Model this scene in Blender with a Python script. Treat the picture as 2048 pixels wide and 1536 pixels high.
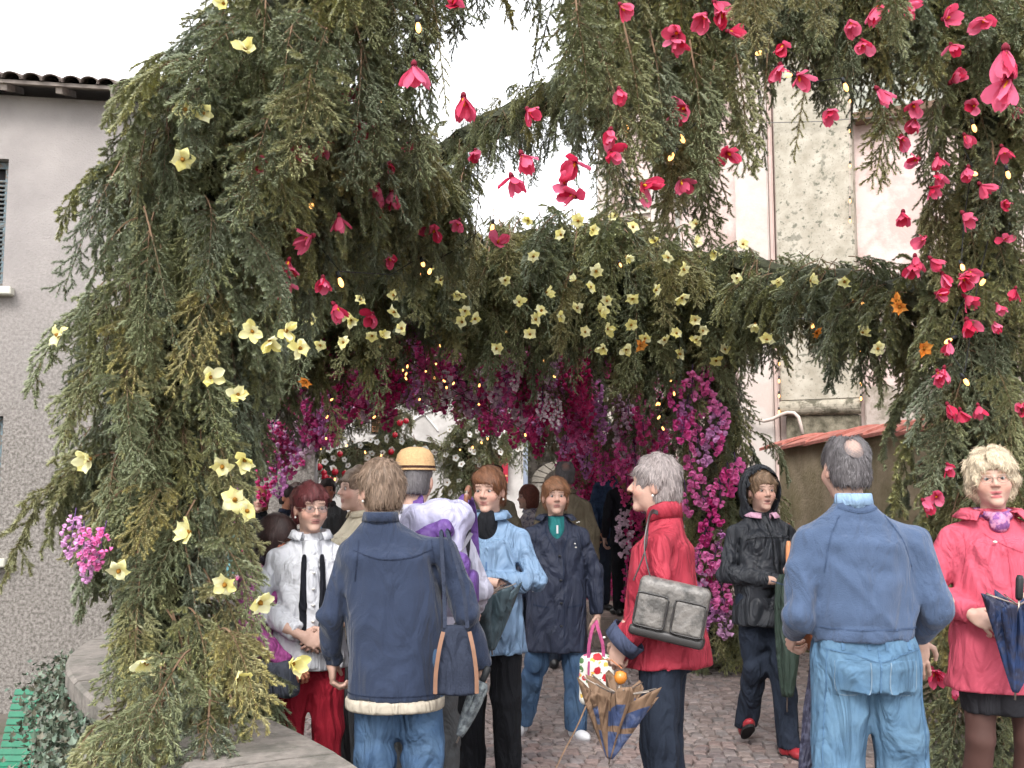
import bpy, bmesh, math, random
import numpy as np
from mathutils import Vector, Matrix

R = math.radians
sc = bpy.context.scene
for _o in list(bpy.data.objects):
    bpy.data.objects.remove(_o, do_unlink=True)
COL = sc.collection

# ------------------------------------------------------------------ camera
FPX = 2100.0                    # focal length in pixels of a 2048 px wide picture
HORIZON = 987.0                 # row of the horizon in that picture
CAMH = 1.55
PITCH = math.atan((HORIZON - 768.0) / FPX)
cam_d = bpy.data.cameras.new('camera')
cam_d.sensor_width = 36.0
cam_d.lens = 36.0 * FPX / 2048.0
cam_d.clip_start = 0.05
cam_d.clip_end = 2000.0
cam = bpy.data.objects.new('camera', cam_d)
COL.objects.link(cam)
cam.location = (0, 0, CAMH)
cam.rotation_euler = (R(90) + PITCH, 0, 0)
sc.camera = cam

# ------------------------------------------------------------------ overcast daylight
world = bpy.data.worlds.new('World')
sc.world = world
world.use_nodes = True
wn = world.node_tree
wn.nodes.clear()
w_out = wn.nodes.new('ShaderNodeOutputWorld')
w_bg = wn.nodes.new('ShaderNodeBackground')
w_sky = wn.nodes.new('ShaderNodeTexSky')
w_sky.sky_type = 'NISHITA'
w_sky.sun_disc = False
SUN_EL, SUN_AZ = R(44), R(196)          # high, behind the camera, a little to its left
w_sky.sun_elevation = SUN_EL
w_sky.sun_rotation = SUN_AZ
w_sky.dust_density = 5.0
w_mix = wn.nodes.new('ShaderNodeMix')
w_mix.data_type = 'RGBA'
w_mix.inputs[0].default_value = 0.88     # closed cloud cover over the sky
w_mix.inputs[7].default_value = (11.5, 11.6, 11.9, 1)
wn.links.new(w_sky.outputs[0], w_mix.inputs[6])
wn.links.new(w_mix.outputs[2], w_bg.inputs[0])
w_bg.inputs[1].default_value = 0.1
wn.links.new(w_bg.outputs[0], w_out.inputs[0])

sun_d = bpy.data.lights.new('sun', 'SUN')
sun_d.energy = 1.5
sun_d.angle = R(25)
sun_d.color = (1.0, 0.97, 0.93)
sun = bpy.data.objects.new('sun', sun_d)
COL.objects.link(sun)
_sd = Vector((math.sin(SUN_AZ) * math.cos(SUN_EL), math.cos(SUN_AZ) * math.cos(SUN_EL), math.sin(SUN_EL)))
sun.rotation_euler = _sd.to_track_quat('Z', 'Y').to_euler()

sc.view_settings.view_transform = 'Standard'
sc.view_settings.look = 'None'
sc.view_settings.exposure = 1.32
sc.view_settings.gamma = 1.0
sc.view_settings.use_curve_mapping = False
sc.render.engine = 'CYCLES'
sc.cycles.use_denoising = True
sc.cycles.use_adaptive_sampling = True
sc.cycles.adaptive_threshold = 0.03
sc.cycles.max_bounces = 5
sc.cycles.diffuse_bounces = 3
sc.cycles.glossy_bounces = 2
sc.cycles.transmission_bounces = 3
sc.cycles.caustics_reflective = False
sc.cycles.caustics_refractive = False

# ------------------------------------------------------------------ helpers
_cp, _sp = math.cos(PITCH), math.sin(PITCH)
def at(u, v, Y):
    """the world point at distance Y north of the camera that the picture shows at (u, v)"""
    a, b = (u - 1024.0) / FPX, (768.0 - v) / FPX
    dx, dy, dz = a, _cp - b * _sp, _sp + b * _cp
    t = Y / dy
    return Vector((dx * t, Y, CAMH + dz * t))

def srgb(h, k=1.0):
    """'#rrggbb' or (r, g, b) 0-255 -> linear"""
    if isinstance(h, str):
        h = h.lstrip('#')
        h = [int(h[i:i + 2], 16) for i in (0, 2, 4)]
    out = []
    for c in h:
        c = c / 255.0
        out.append(min(0.9, k * (c / 12.92 if c <= 0.04045 else ((c + 0.055) / 1.055) ** 2.4)))
    return tuple(out)

def tag(o, label=None, cat=None, group=None, kind=None):
    if label: o['label'] = label
    if cat: o['category'] = cat
    if group: o['group'] = group
    if kind: o['kind'] = kind
    return o

def empty(name, loc=(0, 0, 0), rz=0.0, s=1.0, parent=None):
    o = bpy.data.objects.new(name, None)
    COL.objects.link(o)
    o.location = loc
    o.rotation_euler = (0, 0, rz)
    o.scale = (s, s, s)
    o.empty_display_size = 0.05
    if parent: o.parent = parent
    return o

def link(name, me, parent=None, loc=None, rot=None, scale=None):
    o = bpy.data.objects.new(name, me)
    COL.objects.link(o)
    if parent: o.parent = parent
    if loc is not None: o.location = loc
    if rot is not None: o.rotation_euler = rot
    if scale is not None: o.scale = scale if hasattr(scale, '__len__') else (scale,) * 3
    return o

def np_mesh(name, V, tris=None, quads=None, mats=(), tri_mat=None, quad_mat=None, smooth=True, col=None):
    V = np.asarray(V, dtype=np.float32).reshape(-1, 3)
    tris = np.zeros((0, 3), np.int32) if tris is None or len(tris) == 0 else np.asarray(tris, np.int32).reshape(-1, 3)
    quads = np.zeros((0, 4), np.int32) if quads is None or len(quads) == 0 else np.asarray(quads, np.int32).reshape(-1, 4)
    me = bpy.data.meshes.new(name)
    nt, nq = len(tris), len(quads)
    me.vertices.add(len(V))
    me.vertices.foreach_set('co', V.ravel())
    me.loops.add(nt * 3 + nq * 4)
    me.loops.foreach_set('vertex_index', np.concatenate([tris.ravel(), quads.ravel()]))
    me.polygons.add(nt + nq)
    st = np.concatenate([np.arange(nt) * 3, nt * 3 + np.arange(nq) * 4]).astype(np.int32)
    me.polygons.foreach_set('loop_start', st)
    if tri_mat is not None or quad_mat is not None:
        a = np.zeros(nt, np.int32) if tri_mat is None else np.broadcast_to(np.asarray(tri_mat, np.int32), (nt,))
        b = np.zeros(nq, np.int32) if quad_mat is None else np.broadcast_to(np.asarray(quad_mat, np.int32), (nq,))
        me.polygons.foreach_set('material_index', np.concatenate([a, b]).astype(np.int32))
    me.polygons.foreach_set('use_smooth', np.full(nt + nq, bool(smooth)))
    for m in mats: me.materials.append(m)
    if col is not None:
        ca = me.color_attributes.new('Col', 'FLOAT_COLOR', 'POINT')
        c4 = np.ones((len(V), 4), np.float32)
        c4[:, :3] = col
        ca.data.foreach_set('color', c4.ravel())
    me.update(calc_edges=True)
    return me

class MB:
    """collects boxes, tubes and free faces into one mesh"""
    def __init__(self): self.v, self.f, self.m = [], [], []
    def add(self, vs, fs, m=0):
        n = len(self.v)
        self.v += [tuple(p) for p in vs]
        self.f += [tuple(i + n for i in f) for f in fs]
        self.m += [m] * len(fs)
        return self
    def box(self, c, s, M=None, m=0):
        x, y, z = s[0] / 2, s[1] / 2, s[2] / 2
        vs = [Vector((a * x, b * y, d * z)) for a in (-1, 1) for b in (-1, 1) for d in (-1, 1)]
        vs = [(M @ p if M is not None else p) + Vector(c) for p in vs]
        return self.add(vs, [(0, 1, 3, 2), (4, 6, 7, 5), (0, 4, 5, 1), (2, 3, 7, 6), (0, 2, 6, 4), (1, 5, 7, 3)], m)
    def tube(self, pts, rad, n=6, m=0, cap=True):
        pts = [Vector(p) for p in pts]
        if not hasattr(rad, '__len__'): rad = [rad] * len(pts)
        vs, fs = [], []
        for i, p in enumerate(pts):
            t = (pts[min(i + 1, len(pts) - 1)] - pts[max(i - 1, 0)])
            t = t.normalized() if t.length > 1e-9 else Vector((0, 0, 1))
            a = t.cross(Vector((0, 0, 1)) if abs(t.z) < 0.9 else Vector((1, 0, 0))).normalized()
            b = t.cross(a)
            for k in range(n):
                w = 2 * math.pi * k / n
                vs.append(p + (a * math.cos(w) + b * math.sin(w)) * rad[i])
        for i in range(len(pts) - 1):
            for k in range(n):
                fs.append((i * n + k, i * n + (k + 1) % n, (i + 1) * n + (k + 1) % n, (i + 1) * n + k))
        if cap:
            fs.append(tuple(range(n)))
            fs.append(tuple(reversed([(len(pts) - 1) * n + k for k in range(n)])))
        return self.add(vs, fs, m)
    def mesh(self, name, mats, smooth=False, bevel=0.0):
        me = bpy.data.meshes.new(name)
        me.from_pydata(self.v, [], self.f)
        for m in (mats if isinstance(mats, (list, tuple)) else [mats]): me.materials.append(m)
        if any(self.m): me.polygons.foreach_set('material_index', self.m)
        if bevel > 0 or True:
            bm = bmesh.new(); bm.from_mesh(me)
            bmesh.ops.recalc_face_normals(bm, faces=bm.faces)
            if bevel > 0:
                bmesh.ops.bevel(bm, geom=list(bm.edges), offset=bevel, segments=2, affect='EDGES', clamp_overlap=True)
            bm.to_mesh(me); bm.free()
        me.polygons.foreach_set('use_smooth', [smooth] * len(me.polygons))
        me.update()
        return me
    def obj(self, name, mats, parent=None, smooth=False, bevel=0.0, loc=None, rot=None):
        return link(name, self.mesh(name, mats, smooth, bevel), parent, loc, rot)

# ------------------------------------------------------------------ materials
MATS = {}
REFL = 0.78                      # paint, cloth and stone reflect a little less than their picture colours suggest
def mat(name, color, rough=0.75, vary=0.12, scale=8.0, bump=0.0, bscale=60.0, spec=0.3, use_col=False, rand=0.0,
        color2=None, mixscale=3.0, lo=0.45, hi=0.6, sheen=0.0, detail=4.0, metal=0.0, stretch=None, crease=0.0, cscale=6.0):
    """a plain procedural surface: colour with noise, second colour in patches, fine bump"""
    if name in MATS: return MATS[name]
    color = tuple(c * REFL for c in color)
    if color2 is not None: color2 = tuple(c * REFL for c in color2)
    m = bpy.data.materials.new(name)
    MATS[name] = m
    m.use_nodes = True
    nt = m.node_tree
    N, L = nt.nodes, nt.links
    b = N['Principled BSDF']
    b.inputs['Roughness'].default_value = rough
    b.inputs['Specular IOR Level'].default_value = spec
    b.inputs['Metallic'].default_value = metal
    if sheen: b.inputs['Sheen Weight'].default_value = sheen
    tc = N.new('ShaderNodeTexCoord')
    vec = tc.outputs['Object']
    if stretch:
        mp = N.new('ShaderNodeMapping'); mp.inputs['Scale'].default_value = stretch
        L.new(vec, mp.inputs[0]); vec = mp.outputs[0]
    base = N.new('ShaderNodeRGB'); base.outputs[0].default_value = (*color, 1)
    cur = base.outputs[0]
    def mul(sock_a, sock_b, fac=1.0):
        x = N.new('ShaderNodeMix'); x.data_type = 'RGBA'; x.blend_type = 'MULTIPLY'
        x.inputs[0].default_value = fac
        L.new(sock_a, x.inputs[6]); L.new(sock_b, x.inputs[7])
        return x.outputs[2]
    if color2 is not None:
        n2 = N.new('ShaderNodeTexNoise'); n2.inputs['Scale'].default_value = mixscale; n2.inputs['Detail'].default_value = 6
        n2.inputs['Roughness'].default_value = 0.65
        L.new(vec, n2.inputs['Vector'])
        rp = N.new('ShaderNodeValToRGB'); rp.color_ramp.elements[0].position = lo; rp.color_ramp.elements[1].position = hi
        L.new(n2.outputs[0], rp.inputs[0])
        x = N.new('ShaderNodeMix'); x.data_type = 'RGBA'
        L.new(rp.outputs[0], x.inputs[0]); L.new(cur, x.inputs[6]); x.inputs[7].default_value = (*color2, 1)
        cur = x.outputs[2]
    if use_col:
        at_ = N.new('ShaderNodeAttribute'); at_.attribute_name = 'Col'
        cur = mul(cur, at_.outputs['Color'])
    if vary > 0:
        n1 = N.new('ShaderNodeTexNoise'); n1.inputs['Scale'].default_value = scale; n1.inputs['Detail'].default_value = detail
        L.new(vec, n1.inputs['Vector'])
        mr = N.new('ShaderNodeMapRange'); mr.inputs[1].default_value = 0.25; mr.inputs[2].default_value = 0.75
        mr.inputs[3].default_value = 1 - vary; mr.inputs[4].default_value = 1 + vary
        L.new(n1.outputs[0], mr.inputs[0])
        cur = mul(cur, mr.outputs[0])
    if rand > 0:
        oi = N.new('ShaderNodeObjectInfo')
        mr = N.new('ShaderNodeMapRange'); mr.inputs[3].default_value = 1 - rand; mr.inputs[4].default_value = 1 + rand
        L.new(oi.outputs['Random'], mr.inputs[0])
        cur = mul(cur, mr.outputs[0])
    L.new(cur, b.inputs['Base Color'])
    if bump > 0:
        nb = N.new('ShaderNodeTexNoise'); nb.inputs['Scale'].default_value = bscale; nb.inputs['Detail'].default_value = 5
        L.new(vec, nb.inputs['Vector'])
        bp = N.new('ShaderNodeBump'); bp.inputs['Strength'].default_value = bump; bp.inputs['Distance'].default_value = 0.01
        L.new(nb.outputs[0], bp.inputs['Height'])
        L.new(bp.outputs[0], b.inputs['Normal'])
        if crease > 0:                             # long soft wrinkles of hanging cloth
            mp2 = N.new('ShaderNodeMapping'); mp2.inputs['Scale'].default_value = (1.4, 1.4, .55); mp2.inputs['Rotation'].default_value = (.2, .5, .3)
            L.new(vec, mp2.inputs[0])
            nc = N.new('ShaderNodeTexNoise'); nc.inputs['Scale'].default_value = cscale; nc.inputs['Detail'].default_value = 3.0; nc.inputs['Roughness'].default_value = .42; nc.inputs['Distortion'].default_value = 1.4
            L.new(mp2.outputs[0], nc.inputs['Vector'])
            bc = N.new('ShaderNodeBump'); bc.inputs['Strength'].default_value = crease; bc.inputs['Distance'].default_value = .10
            L.new(nc.outputs[0], bc.inputs['Height']); L.new(bc.outputs[0], bp.inputs['Normal'])
    return m

def emit(name, color, strength):
    if name in MATS: return MATS[name]
    m = bpy.data.materials.new(name); MATS[name] = m
    m.use_nodes = True
    b = m.node_tree.nodes['Principled BSDF']
    b.inputs['Base Color'].default_value = (*color, 1)
    b.inputs['Emission Color'].default_value = (*color, 1)
    b.inputs['Emission Strength'].default_value = strength
    return m

def copy_tree(o, parent=None):
    c = o.copy(); COL.objects.link(c)
    if parent is not None: c.parent = parent
    for ch in o.children: copy_tree(ch, c)
    return c
# ------------------------------------------------------------------ ground and paving
rnd = random.Random(11)
M_soil = mat('soil', (0.16, 0.14, 0.12), 0.95, 0.25, 3, 0.4, 30, color2=(0.10, 0.11, 0.06), mixscale=1.2)
M_bed = mat('cobble_bed', (0.31, 0.275, 0.255), 0.95, 0.2, 14, 0.5, 60, color2=(0.24, 0.20, 0.185), mixscale=9)
M_cobble = mat('porphyry_cobble', (0.250, 0.208, 0.197), 0.75, 0.22, 35, 0.5, 70, spec=0.4, use_col=True, rand=0.14)
LOW = -0.8                                        # the lane below the terrace

ground = MB().add([(-600, -300, LOW), (600, -300, LOW), (600, 900, LOW), (-600, 900, LOW)], [(0, 1, 2, 3)]).obj('ground', M_soil)
tag(ground, kind='structure')

# the parapet wall that bounds the terrace: centre line in plan
WALL_H, WALL_W = 0.60, 0.54
WALL_C = [(-0.33, 2.75), (-0.52, 3.15), (-0.74, 3.62), (-1.00, 4.08), (-1.30, 4.52), (-1.62, 5.0), (-1.92, 5.48), (-2.2, 6.0), (-2.42, 6.6),
          (-2.52, 7.2), (-2.54, 8.0), (-2.5, 9.0), (-2.45, 11.0), (-2.45, 14.0), (-2.45, 19.0)]
def _cr(a, b, c, d, t): return tuple(.5 * (2 * q + (r - p) * t + (2 * p - 5 * q + 4 * r - w) * t * t + (3 * q - p - 3 * r + w) * t ** 3) for p, q, r, w in zip(a, b, c, d))
WALL_N = 4                                        # short pieces per control span, so that the curve is smooth
WALL_C = [_cr(WALL_C[max(i - 1, 0)], WALL_C[i], WALL_C[i + 1], WALL_C[min(i + 2, len(WALL_C) - 1)], k / WALL_N) for i in range(len(WALL_C) - 1) for k in range(WALL_N)] + [WALL_C[-1]]
def wall_frame(i):
    p = Vector((*WALL_C[i], 0))
    t = Vector((*WALL_C[min(i + 1, len(WALL_C) - 1)], 0)) - Vector((*WALL_C[max(i - 1, 0)], 0))
    t.normalize()
    return p, t, Vector((t.y, -t.x, 0))          # point, along, towards the terrace

pv = [(x, y) for x, y in WALL_C] + [(-2.45, 40), (14, 40), (14, -4), (-0.33, -4)]
mb = MB()
n = len(pv)
mb.add([(x, y, -0.020) for x, y in pv] + [(x, y, LOW) for x, y in pv],
       [tuple(range(n))] + [(i, (i + 1) % n, n + (i + 1) % n, n + i) for i in range(n)])
pavement = mb.obj('pavement', M_bed)
tag(pavement, kind='structure')

def cobble_geo(w, l, h, rg):
    """a rough stone: four-sided, chamfered, crooked"""
    j = lambda a: rg.uniform(-a, a)
    base = [(-w / 2 + j(.008), -l / 2 + j(.008)), (w / 2 + j(.008), -l / 2 + j(.008)), (w / 2 + j(.008), l / 2 + j(.008)), (-w / 2 + j(.008), l / 2 + j(.008))]
    vs = [(x, y, -0.05) for x, y in base] + [(x, y, h - 0.012 + j(.004)) for x, y in base] + [(x * .78 + j(.003), y * .78 + j(.003), h + j(.003)) for x, y in base]
    fs = []
    for k in range(4):
        a, b = k, (k + 1) % 4
        fs += [(a, b, 4 + b, 4 + a), (4 + a, 4 + b, 8 + b, 8 + a)]
    fs.append((8, 9, 10, 11))
    return vs, fs
PW, PL = 0.086, 0.088
spots = []
y = 4.2
row = 0
while y < 19:
    x = -2.6 + (row % 2) * 0.05
    while x < 5.2:
        spots.append((x, y + 0.10 * math.sin(x * 3.1) + 0.02 * math.sin(x * 9), rnd.uniform(-.16, .16) + 0.3 * math.cos(x * 3.1)))
        x += PW + rnd.uniform(-.008, .008)
    y += PL
    row += 1
def inside_terrace(x, y):
    for i in range(len(WALL_C) - 1):
        (x0, y0), (x1, y1) = WALL_C[i], WALL_C[i + 1]
        if y0 <= y <= y1 and y1 > y0:
            return x > x0 + (x1 - x0) * (y - y0) / (y1 - y0) + 0.1
    return y > 3
spots = [s for s in spots if inside_terrace(s[0], s[1])]
def in_frame(x, y):
    u = 1024 + FPX * x / y
    return 560 < u < 2060 and y > 5.75
vis = [i for i, s in enumerate(spots) if in_frame(s[0], s[1]) and 920 < 1024 + FPX * s[0] / s[1] < 1660]
vis.sort(key=lambda i: spots[i][1])
own = set(vis[:300])
cob_meshes = []
for k in range(8):
    vs, fs = cobble_geo(PW * .91, PL * .91, rnd.uniform(-.004, .006), rnd)
    me = bpy.data.meshes.new('cobble'); me.from_pydata(vs, [], fs); me.materials.append(M_cobble)
    ca = me.color_attributes.new('Col', 'FLOAT_COLOR', 'POINT')
    tint = [(1, 1, 1), (1.12, 1.02, 1.0), (.86, .88, .9), (1.05, .93, .9), (.92, .96, 1.0), (1.2, 1.15, 1.1), (1.0, .86, .82), (.78, .76, .78)][k]
    ca.data.foreach_set('color', [c for _ in vs for c in (*tint, 1)])
    cob_meshes.append(me)
V, Q, C = [], [], []
for i, (x, y, a) in enumerate(spots):
    if i in own:
        link('cobble', cob_meshes[rnd.randrange(8)], pavement, (x, y, 0), (0, 0, a + R(90) * rnd.randrange(4)))
    else:
        vs, fs = cobble_geo(PW * .91, PL * .91, rnd.uniform(-.004, .006), rnd)
        n = len(V); ca_, sa_ = math.cos(a), math.sin(a)
        V += [(x + p[0] * ca_ - p[1] * sa_, y + p[0] * sa_ + p[1] * ca_, p[2]) for p in vs]
        Q += [tuple(q + n for q in f) for f in fs]
        t = rnd.uniform(.76, 1.22); r_ = rnd.uniform(-.05, .07)
        C += [(t + r_, t, t - r_ * .5)] * 12
cob = link('cobbles', np_mesh('cobbles', V, None, Q, [M_cobble], smooth=False, col=np.array(C)), pavement)
cob['kind'] = 'stuff'

# ------------------------------------------------------------------ parapet wall
M_wallstone = mat('parapet_render', (0.22, 0.205, 0.19), 0.9, 0.25, 6, 0.7, 30, color2=(0.13, 0.13, 0.105), mixscale=4)
M_cap = mat('parapet_cap_stone', (0.250, 0.222, 0.198), 0.9, 0.22, 30, 0.7, 60, color2=(0.165, 0.152, 0.132), mixscale=7, detail=8)
wall = empty('parapet_wall', (*WALL_C[16], LOW))
tag(wall, 'low curved grey stone parapet wall under the big spruce column', 'wall')
bpy.context.view_layer.update()
def w2l(root, p):
    return Vector(p) - root.location
mb = MB()
vs, fs = [], []
for i in range(len(WALL_C)):
    p, t, nrm = wall_frame(i)
    for s in (-1, 1):
        for z in (LOW, WALL_H - 0.11):
            q = p + nrm * s * (WALL_W / 2 - 0.04); vs.append(w2l(wall, (q.x, q.y, z)))
for i in range(len(WALL_C) - 1):
    a, b = i * 4, (i + 1) * 4
    fs += [(a, b, b + 1, a + 1), (a + 2, a + 3, b + 3, b + 2), (a + 1, b + 1, b + 3, a + 3)]
fs += [(0, 1, 3, 2), tuple(len(vs) - 4 + k for k in (0, 2, 3, 1))]
mb.add(vs, fs).obj('wall_body', M_wallstone, wall)
STONE = 5                                         # pieces per cap stone
for i in range(0, len(WALL_C) - 1, STONE):
    fr = [wall_frame(k) for k in range(i, min(i + STONE, len(WALL_C) - 1) + 1)]
    g = 0.005
    dz = rnd.uniform(-.004, .004)
    vs, fs = [], []
    for k, (p, t, nn) in enumerate(fr):
        p = p + t * (g if k == 0 else (-g if k == len(fr) - 1 else 0))
        for off, z in ((-WALL_W / 2, WALL_H - .108), (-WALL_W / 2, WALL_H - .016 + dz), (-WALL_W / 2 + .018, WALL_H + dz), (-.1, WALL_H + dz + .004), (.1, WALL_H + dz + .004), (WALL_W / 2 - .018, WALL_H + dz), (WALL_W / 2, WALL_H - .016 + dz), (WALL_W / 2, WALL_H - .108)):
            q = p + nn * off; vs.append(w2l(wall, (q.x, q.y, z + (rnd.uniform(-.002, .002) if z > WALL_H - .02 else 0))))
    for k in range(len(fr) - 1):
        for c in range(8): fs.append((k * 8 + c, k * 8 + (c + 1) % 8, k * 8 + 8 + (c + 1) % 8, k * 8 + 8 + c))
    fs += [tuple(range(8)), tuple(reversed(range(len(vs) - 8, len(vs))))]
    MB().add(vs, fs).obj('cap_stone', M_cap, wall)

# ------------------------------------------------------------------ ivy on the outer face of the wall
M_ivy = mat('ivy_leaf', (0.105, 0.125, 0.085), 0.45, 0.3, 30, spec=0.4, use_col=True)
M_twig = mat('brown_twig', (0.16, 0.10, 0.065), 0.85, 0.25, 40)
def ivy_patch(i0, i1, count, zlo, zhi, seed):
    rg = random.Random(seed)
    V, T, C = [], [], []
    for _ in range(count):
        f = rg.uniform(i0, i1); i = int(f); f -= i
        p0, _, n0 = wall_frame(i); p1, _, n1 = wall_frame(i + 1)
        p = p0.lerp(p1, f); nn = n0.lerp(n1, f)
        bulge = abs(rg.gauss(0, .09)) + .02
        c = p - nn * (WALL_W / 2 + bulge) + Vector((0, 0, rg.uniform(zlo, zhi)))
        s = rg.uniform(.011, .023)
        e = Matrix.Rotation(rg.uniform(0, 6.28), 3, 'Z') @ Matrix.Rotation(rg.gauss(1.0, .45), 3, 'X') @ Matrix.Rotation(rg.uniform(-.6, .6), 3, 'Y')
        shape = [(0, -.9), (.55, -.75), (.95, -.1), (.45, .1), (0, 1.1), (-.45, .1), (-.95, -.1), (-.55, -.75)]
        n = len(V)
        V += [c + e @ Vector((a * s, b * s, abs(a) * s * .25)) for a, b in shape]
        T += [(n, n + 1, n + 2), (n, n + 2, n + 3), (n, n + 3, n + 4), (n, n + 4, n + 5), (n, n + 5, n + 6), (n, n + 6, n + 7)]
        t = rg.uniform(.6, 1.5); g = rg.uniform(.9, 1.6)
        C += [(t * 1.15, t * g * .95, t * g)] * 8
    return V, T, C
ivy = empty('ivy', (-1.9, 5.1, LOW))
tag(ivy, 'grey green ivy covering the outer face of the parapet wall', 'ivy')
V, T, C = ivy_patch(2.0 * WALL_N, 9.0 * WALL_N, 11000, LOW + .1, .54, 3)
me = np_mesh('foliage', [w2l(ivy, p) for p in V], T, None, [M_ivy], smooth=False, col=np.array(C))
o = link('foliage', me, ivy); o['kind'] = 'stuff'
mb = MB()
for k in range(14):
    f = rnd.uniform(2, 8.8) * WALL_N; i = int(f)
    p, t, nn = wall_frame(i)
    p = p + (wall_frame(i + 1)[0] - p) * (f - i) - nn * (WALL_W / 2 + .0)
    pts = [w2l(ivy, (p.x + t.x * .05 * math.sin(q * 1.7 + k), p.y + t.y * .05 * math.sin(q * 1.7 + k), LOW + q * .17)) for q in range(8)]
    mb.tube(pts, .008, 5)
mb.obj('stems', M_twig, ivy)['kind'] = 'stuff'

# ------------------------------------------------------------------ green slatted bench in the lane
M_bench = mat('green_bench_paint', srgb((34, 122, 92), .95), 0.5, 0.2, 12, 0.2, 50)
M_iron = mat('dark_iron', (0.05, 0.05, 0.05), 0.5, 0.2, 20)
bench_at = at(24, 1380, 7.1)
bench = empty('park_bench', (bench_at.x - .17, 7.15, LOW))
tag(bench, 'green wooden slatted bench in the lane below the ivy wall', 'bench')
prof = [(.36, .97), (.335, .925), (.31, .88), (.285, .835), (.262, .79), (.24, .745), (.22, .70), (.20, .655), (.178, .61), (.155, .57), (.128, .535),
        (.085, .515), (.035, .508), (-.015, .512), (-.065, .52), (-.115, .525), (-.165, .515), (-.205, .485)]
for k, (yy, zz) in enumerate(prof):
    a, b = prof[max(k - 1, 0)], prof[min(k + 1, len(prof) - 1)]
    ang = math.atan2(b[1] - a[1], b[0] - a[0])
    MB().box((0, 0, 0), (.76, .043, .02)).obj('slat', M_bench, bench, bevel=.004, loc=(.38, yy, zz), rot=(ang, 0, 0))
for x in (.09, .67):
    mb = MB()
    mb.tube([(x, yy + .0, zz - .03) for yy, zz in prof], .016, 6)
    mb.tube([(x, -.16, .48), (x, -.2, .0)], .018, 6).tube([(x, .18, .60), (x, .27, 0)], .018, 6)
    mb.obj('leg_frame', M_iron, bench, smooth=True)

# ------------------------------------------------------------------ grey house across the lane
M_stucco = mat('grey_stucco', srgb((170, 165, 163), .8), 0.95, 0.10, 1.2, 0.6, 45, color2=srgb((140, 136, 132), .85), mixscale=3, lo=.50, hi=.85, detail=8)
M_stucco_low = mat('rough_cast_stucco', srgb((150, 144, 139), .8), 0.95, 0.2, 2.0, 1.0, 40, color2=srgb((96, 91, 85), .8), mixscale=26, lo=.44, hi=.64, detail=8)
def stucco():
    m = bpy.data.materials.new('weathered_grey_stucco'); m.use_nodes = True
    N, L = m.node_tree.nodes, m.node_tree.links
    b = N['Principled BSDF']; b.inputs['Roughness'].default_value = .95; b.inputs['Specular IOR Level'].default_value = .2
    tc = N.new('ShaderNodeTexCoord')
    def noise(sc_, det, rough=.6):
        n = N.new('ShaderNodeTexNoise'); n.inputs['Scale'].default_value = sc_; n.inputs['Detail'].default_value = det; n.inputs['Roughness'].default_value = rough
        L.new(tc.outputs['Object'], n.inputs['Vector']); return n.outputs[0]
    def ramp(v, a, b_, ca, cb):
        r = N.new('ShaderNodeValToRGB'); r.color_ramp.elements[0].position = a; r.color_ramp.elements[1].position = b_
        r.color_ramp.elements[0].color = (*ca, 1); r.color_ramp.elements[1].color = (*cb, 1); L.new(v, r.inputs[0]); return r.outputs[0]
    up = ramp(noise(1.3, 8), .3, .7, srgb((158, 152, 150), .80), srgb((182, 175, 172), .80))
    lowc = ramp(noise(30, 6, .7), .40, .62, srgb((110, 105, 100), .80), srgb((164, 158, 153), .84))
    sp = N.new('ShaderNodeSeparateXYZ'); L.new(tc.outputs['Object'], sp.inputs[0])
    ad = N.new('ShaderNodeMath'); ad.operation = 'MULTIPLY_ADD'; ad.inputs[1].default_value = 2.6; L.new(noise(.9, 7), ad.inputs[0]); L.new(sp.outputs[2], ad.inputs[2])
    mr = N.new('ShaderNodeMapRange'); mr.inputs[1].default_value = 4.2; mr.inputs[2].default_value = 6.6; mr.inputs[3].default_value = 0; mr.inputs[4].default_value = 1; L.new(ad.outputs[0], mr.inputs[0])
    x = N.new('ShaderNodeMix'); x.data_type = 'RGBA'; L.new(mr.outputs[0], x.inputs[0]); L.new(lowc, x.inputs[6]); L.new(up, x.inputs[7])
    L.new(x.outputs[2], b.inputs['Base Color'])
    bp = N.new('ShaderNodeBump'); bp.inputs['Strength'].default_value = .8; bp.inputs['Distance'].default_value = .012; L.new(noise(48, 5), bp.inputs['Height']); L.new(bp.outputs[0], b.inputs['Normal'])
    return m
M_front = stucco()
M_tile = mat('old_roof_tile', (0.17, 0.135, 0.12), 0.9, 0.3, 7, 0.4, 40, rand=.2)
M_wood = mat('weathered_wood', (0.34, 0.29, 0.26), 0.85, 0.25, 10)
M_shutter = mat('pale_blue_shutter', srgb((128, 150, 160), .8), 0.7, 0.3, 25, 0.3, 60, color2=srgb((120, 108, 98)), mixscale=20)
M_frame = mat('cream_frame', srgb((215, 212, 200)), 0.6, 0.1, 10)
M_dark = mat('dark_interior', (0.02, 0.02, 0.022), 0.8, 0)
HA, HB = at(0, 140, 11.5), at(235, 155, 11.72)
hd = Vector((HB.x - HA.x, HB.y - HA.y, 0)).normalized()
hn = Vector((hd.y, -hd.x, 0))                     # towards the camera
EAVE = HA.z - .27
house = empty('grey_house', (HA.x, HA.y, LOW), math.atan2(hd.y, hd.x))
tag(house, 'grey stuccoed house with tiled eaves and blue shutters behind the spruce column', 'house')
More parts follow.
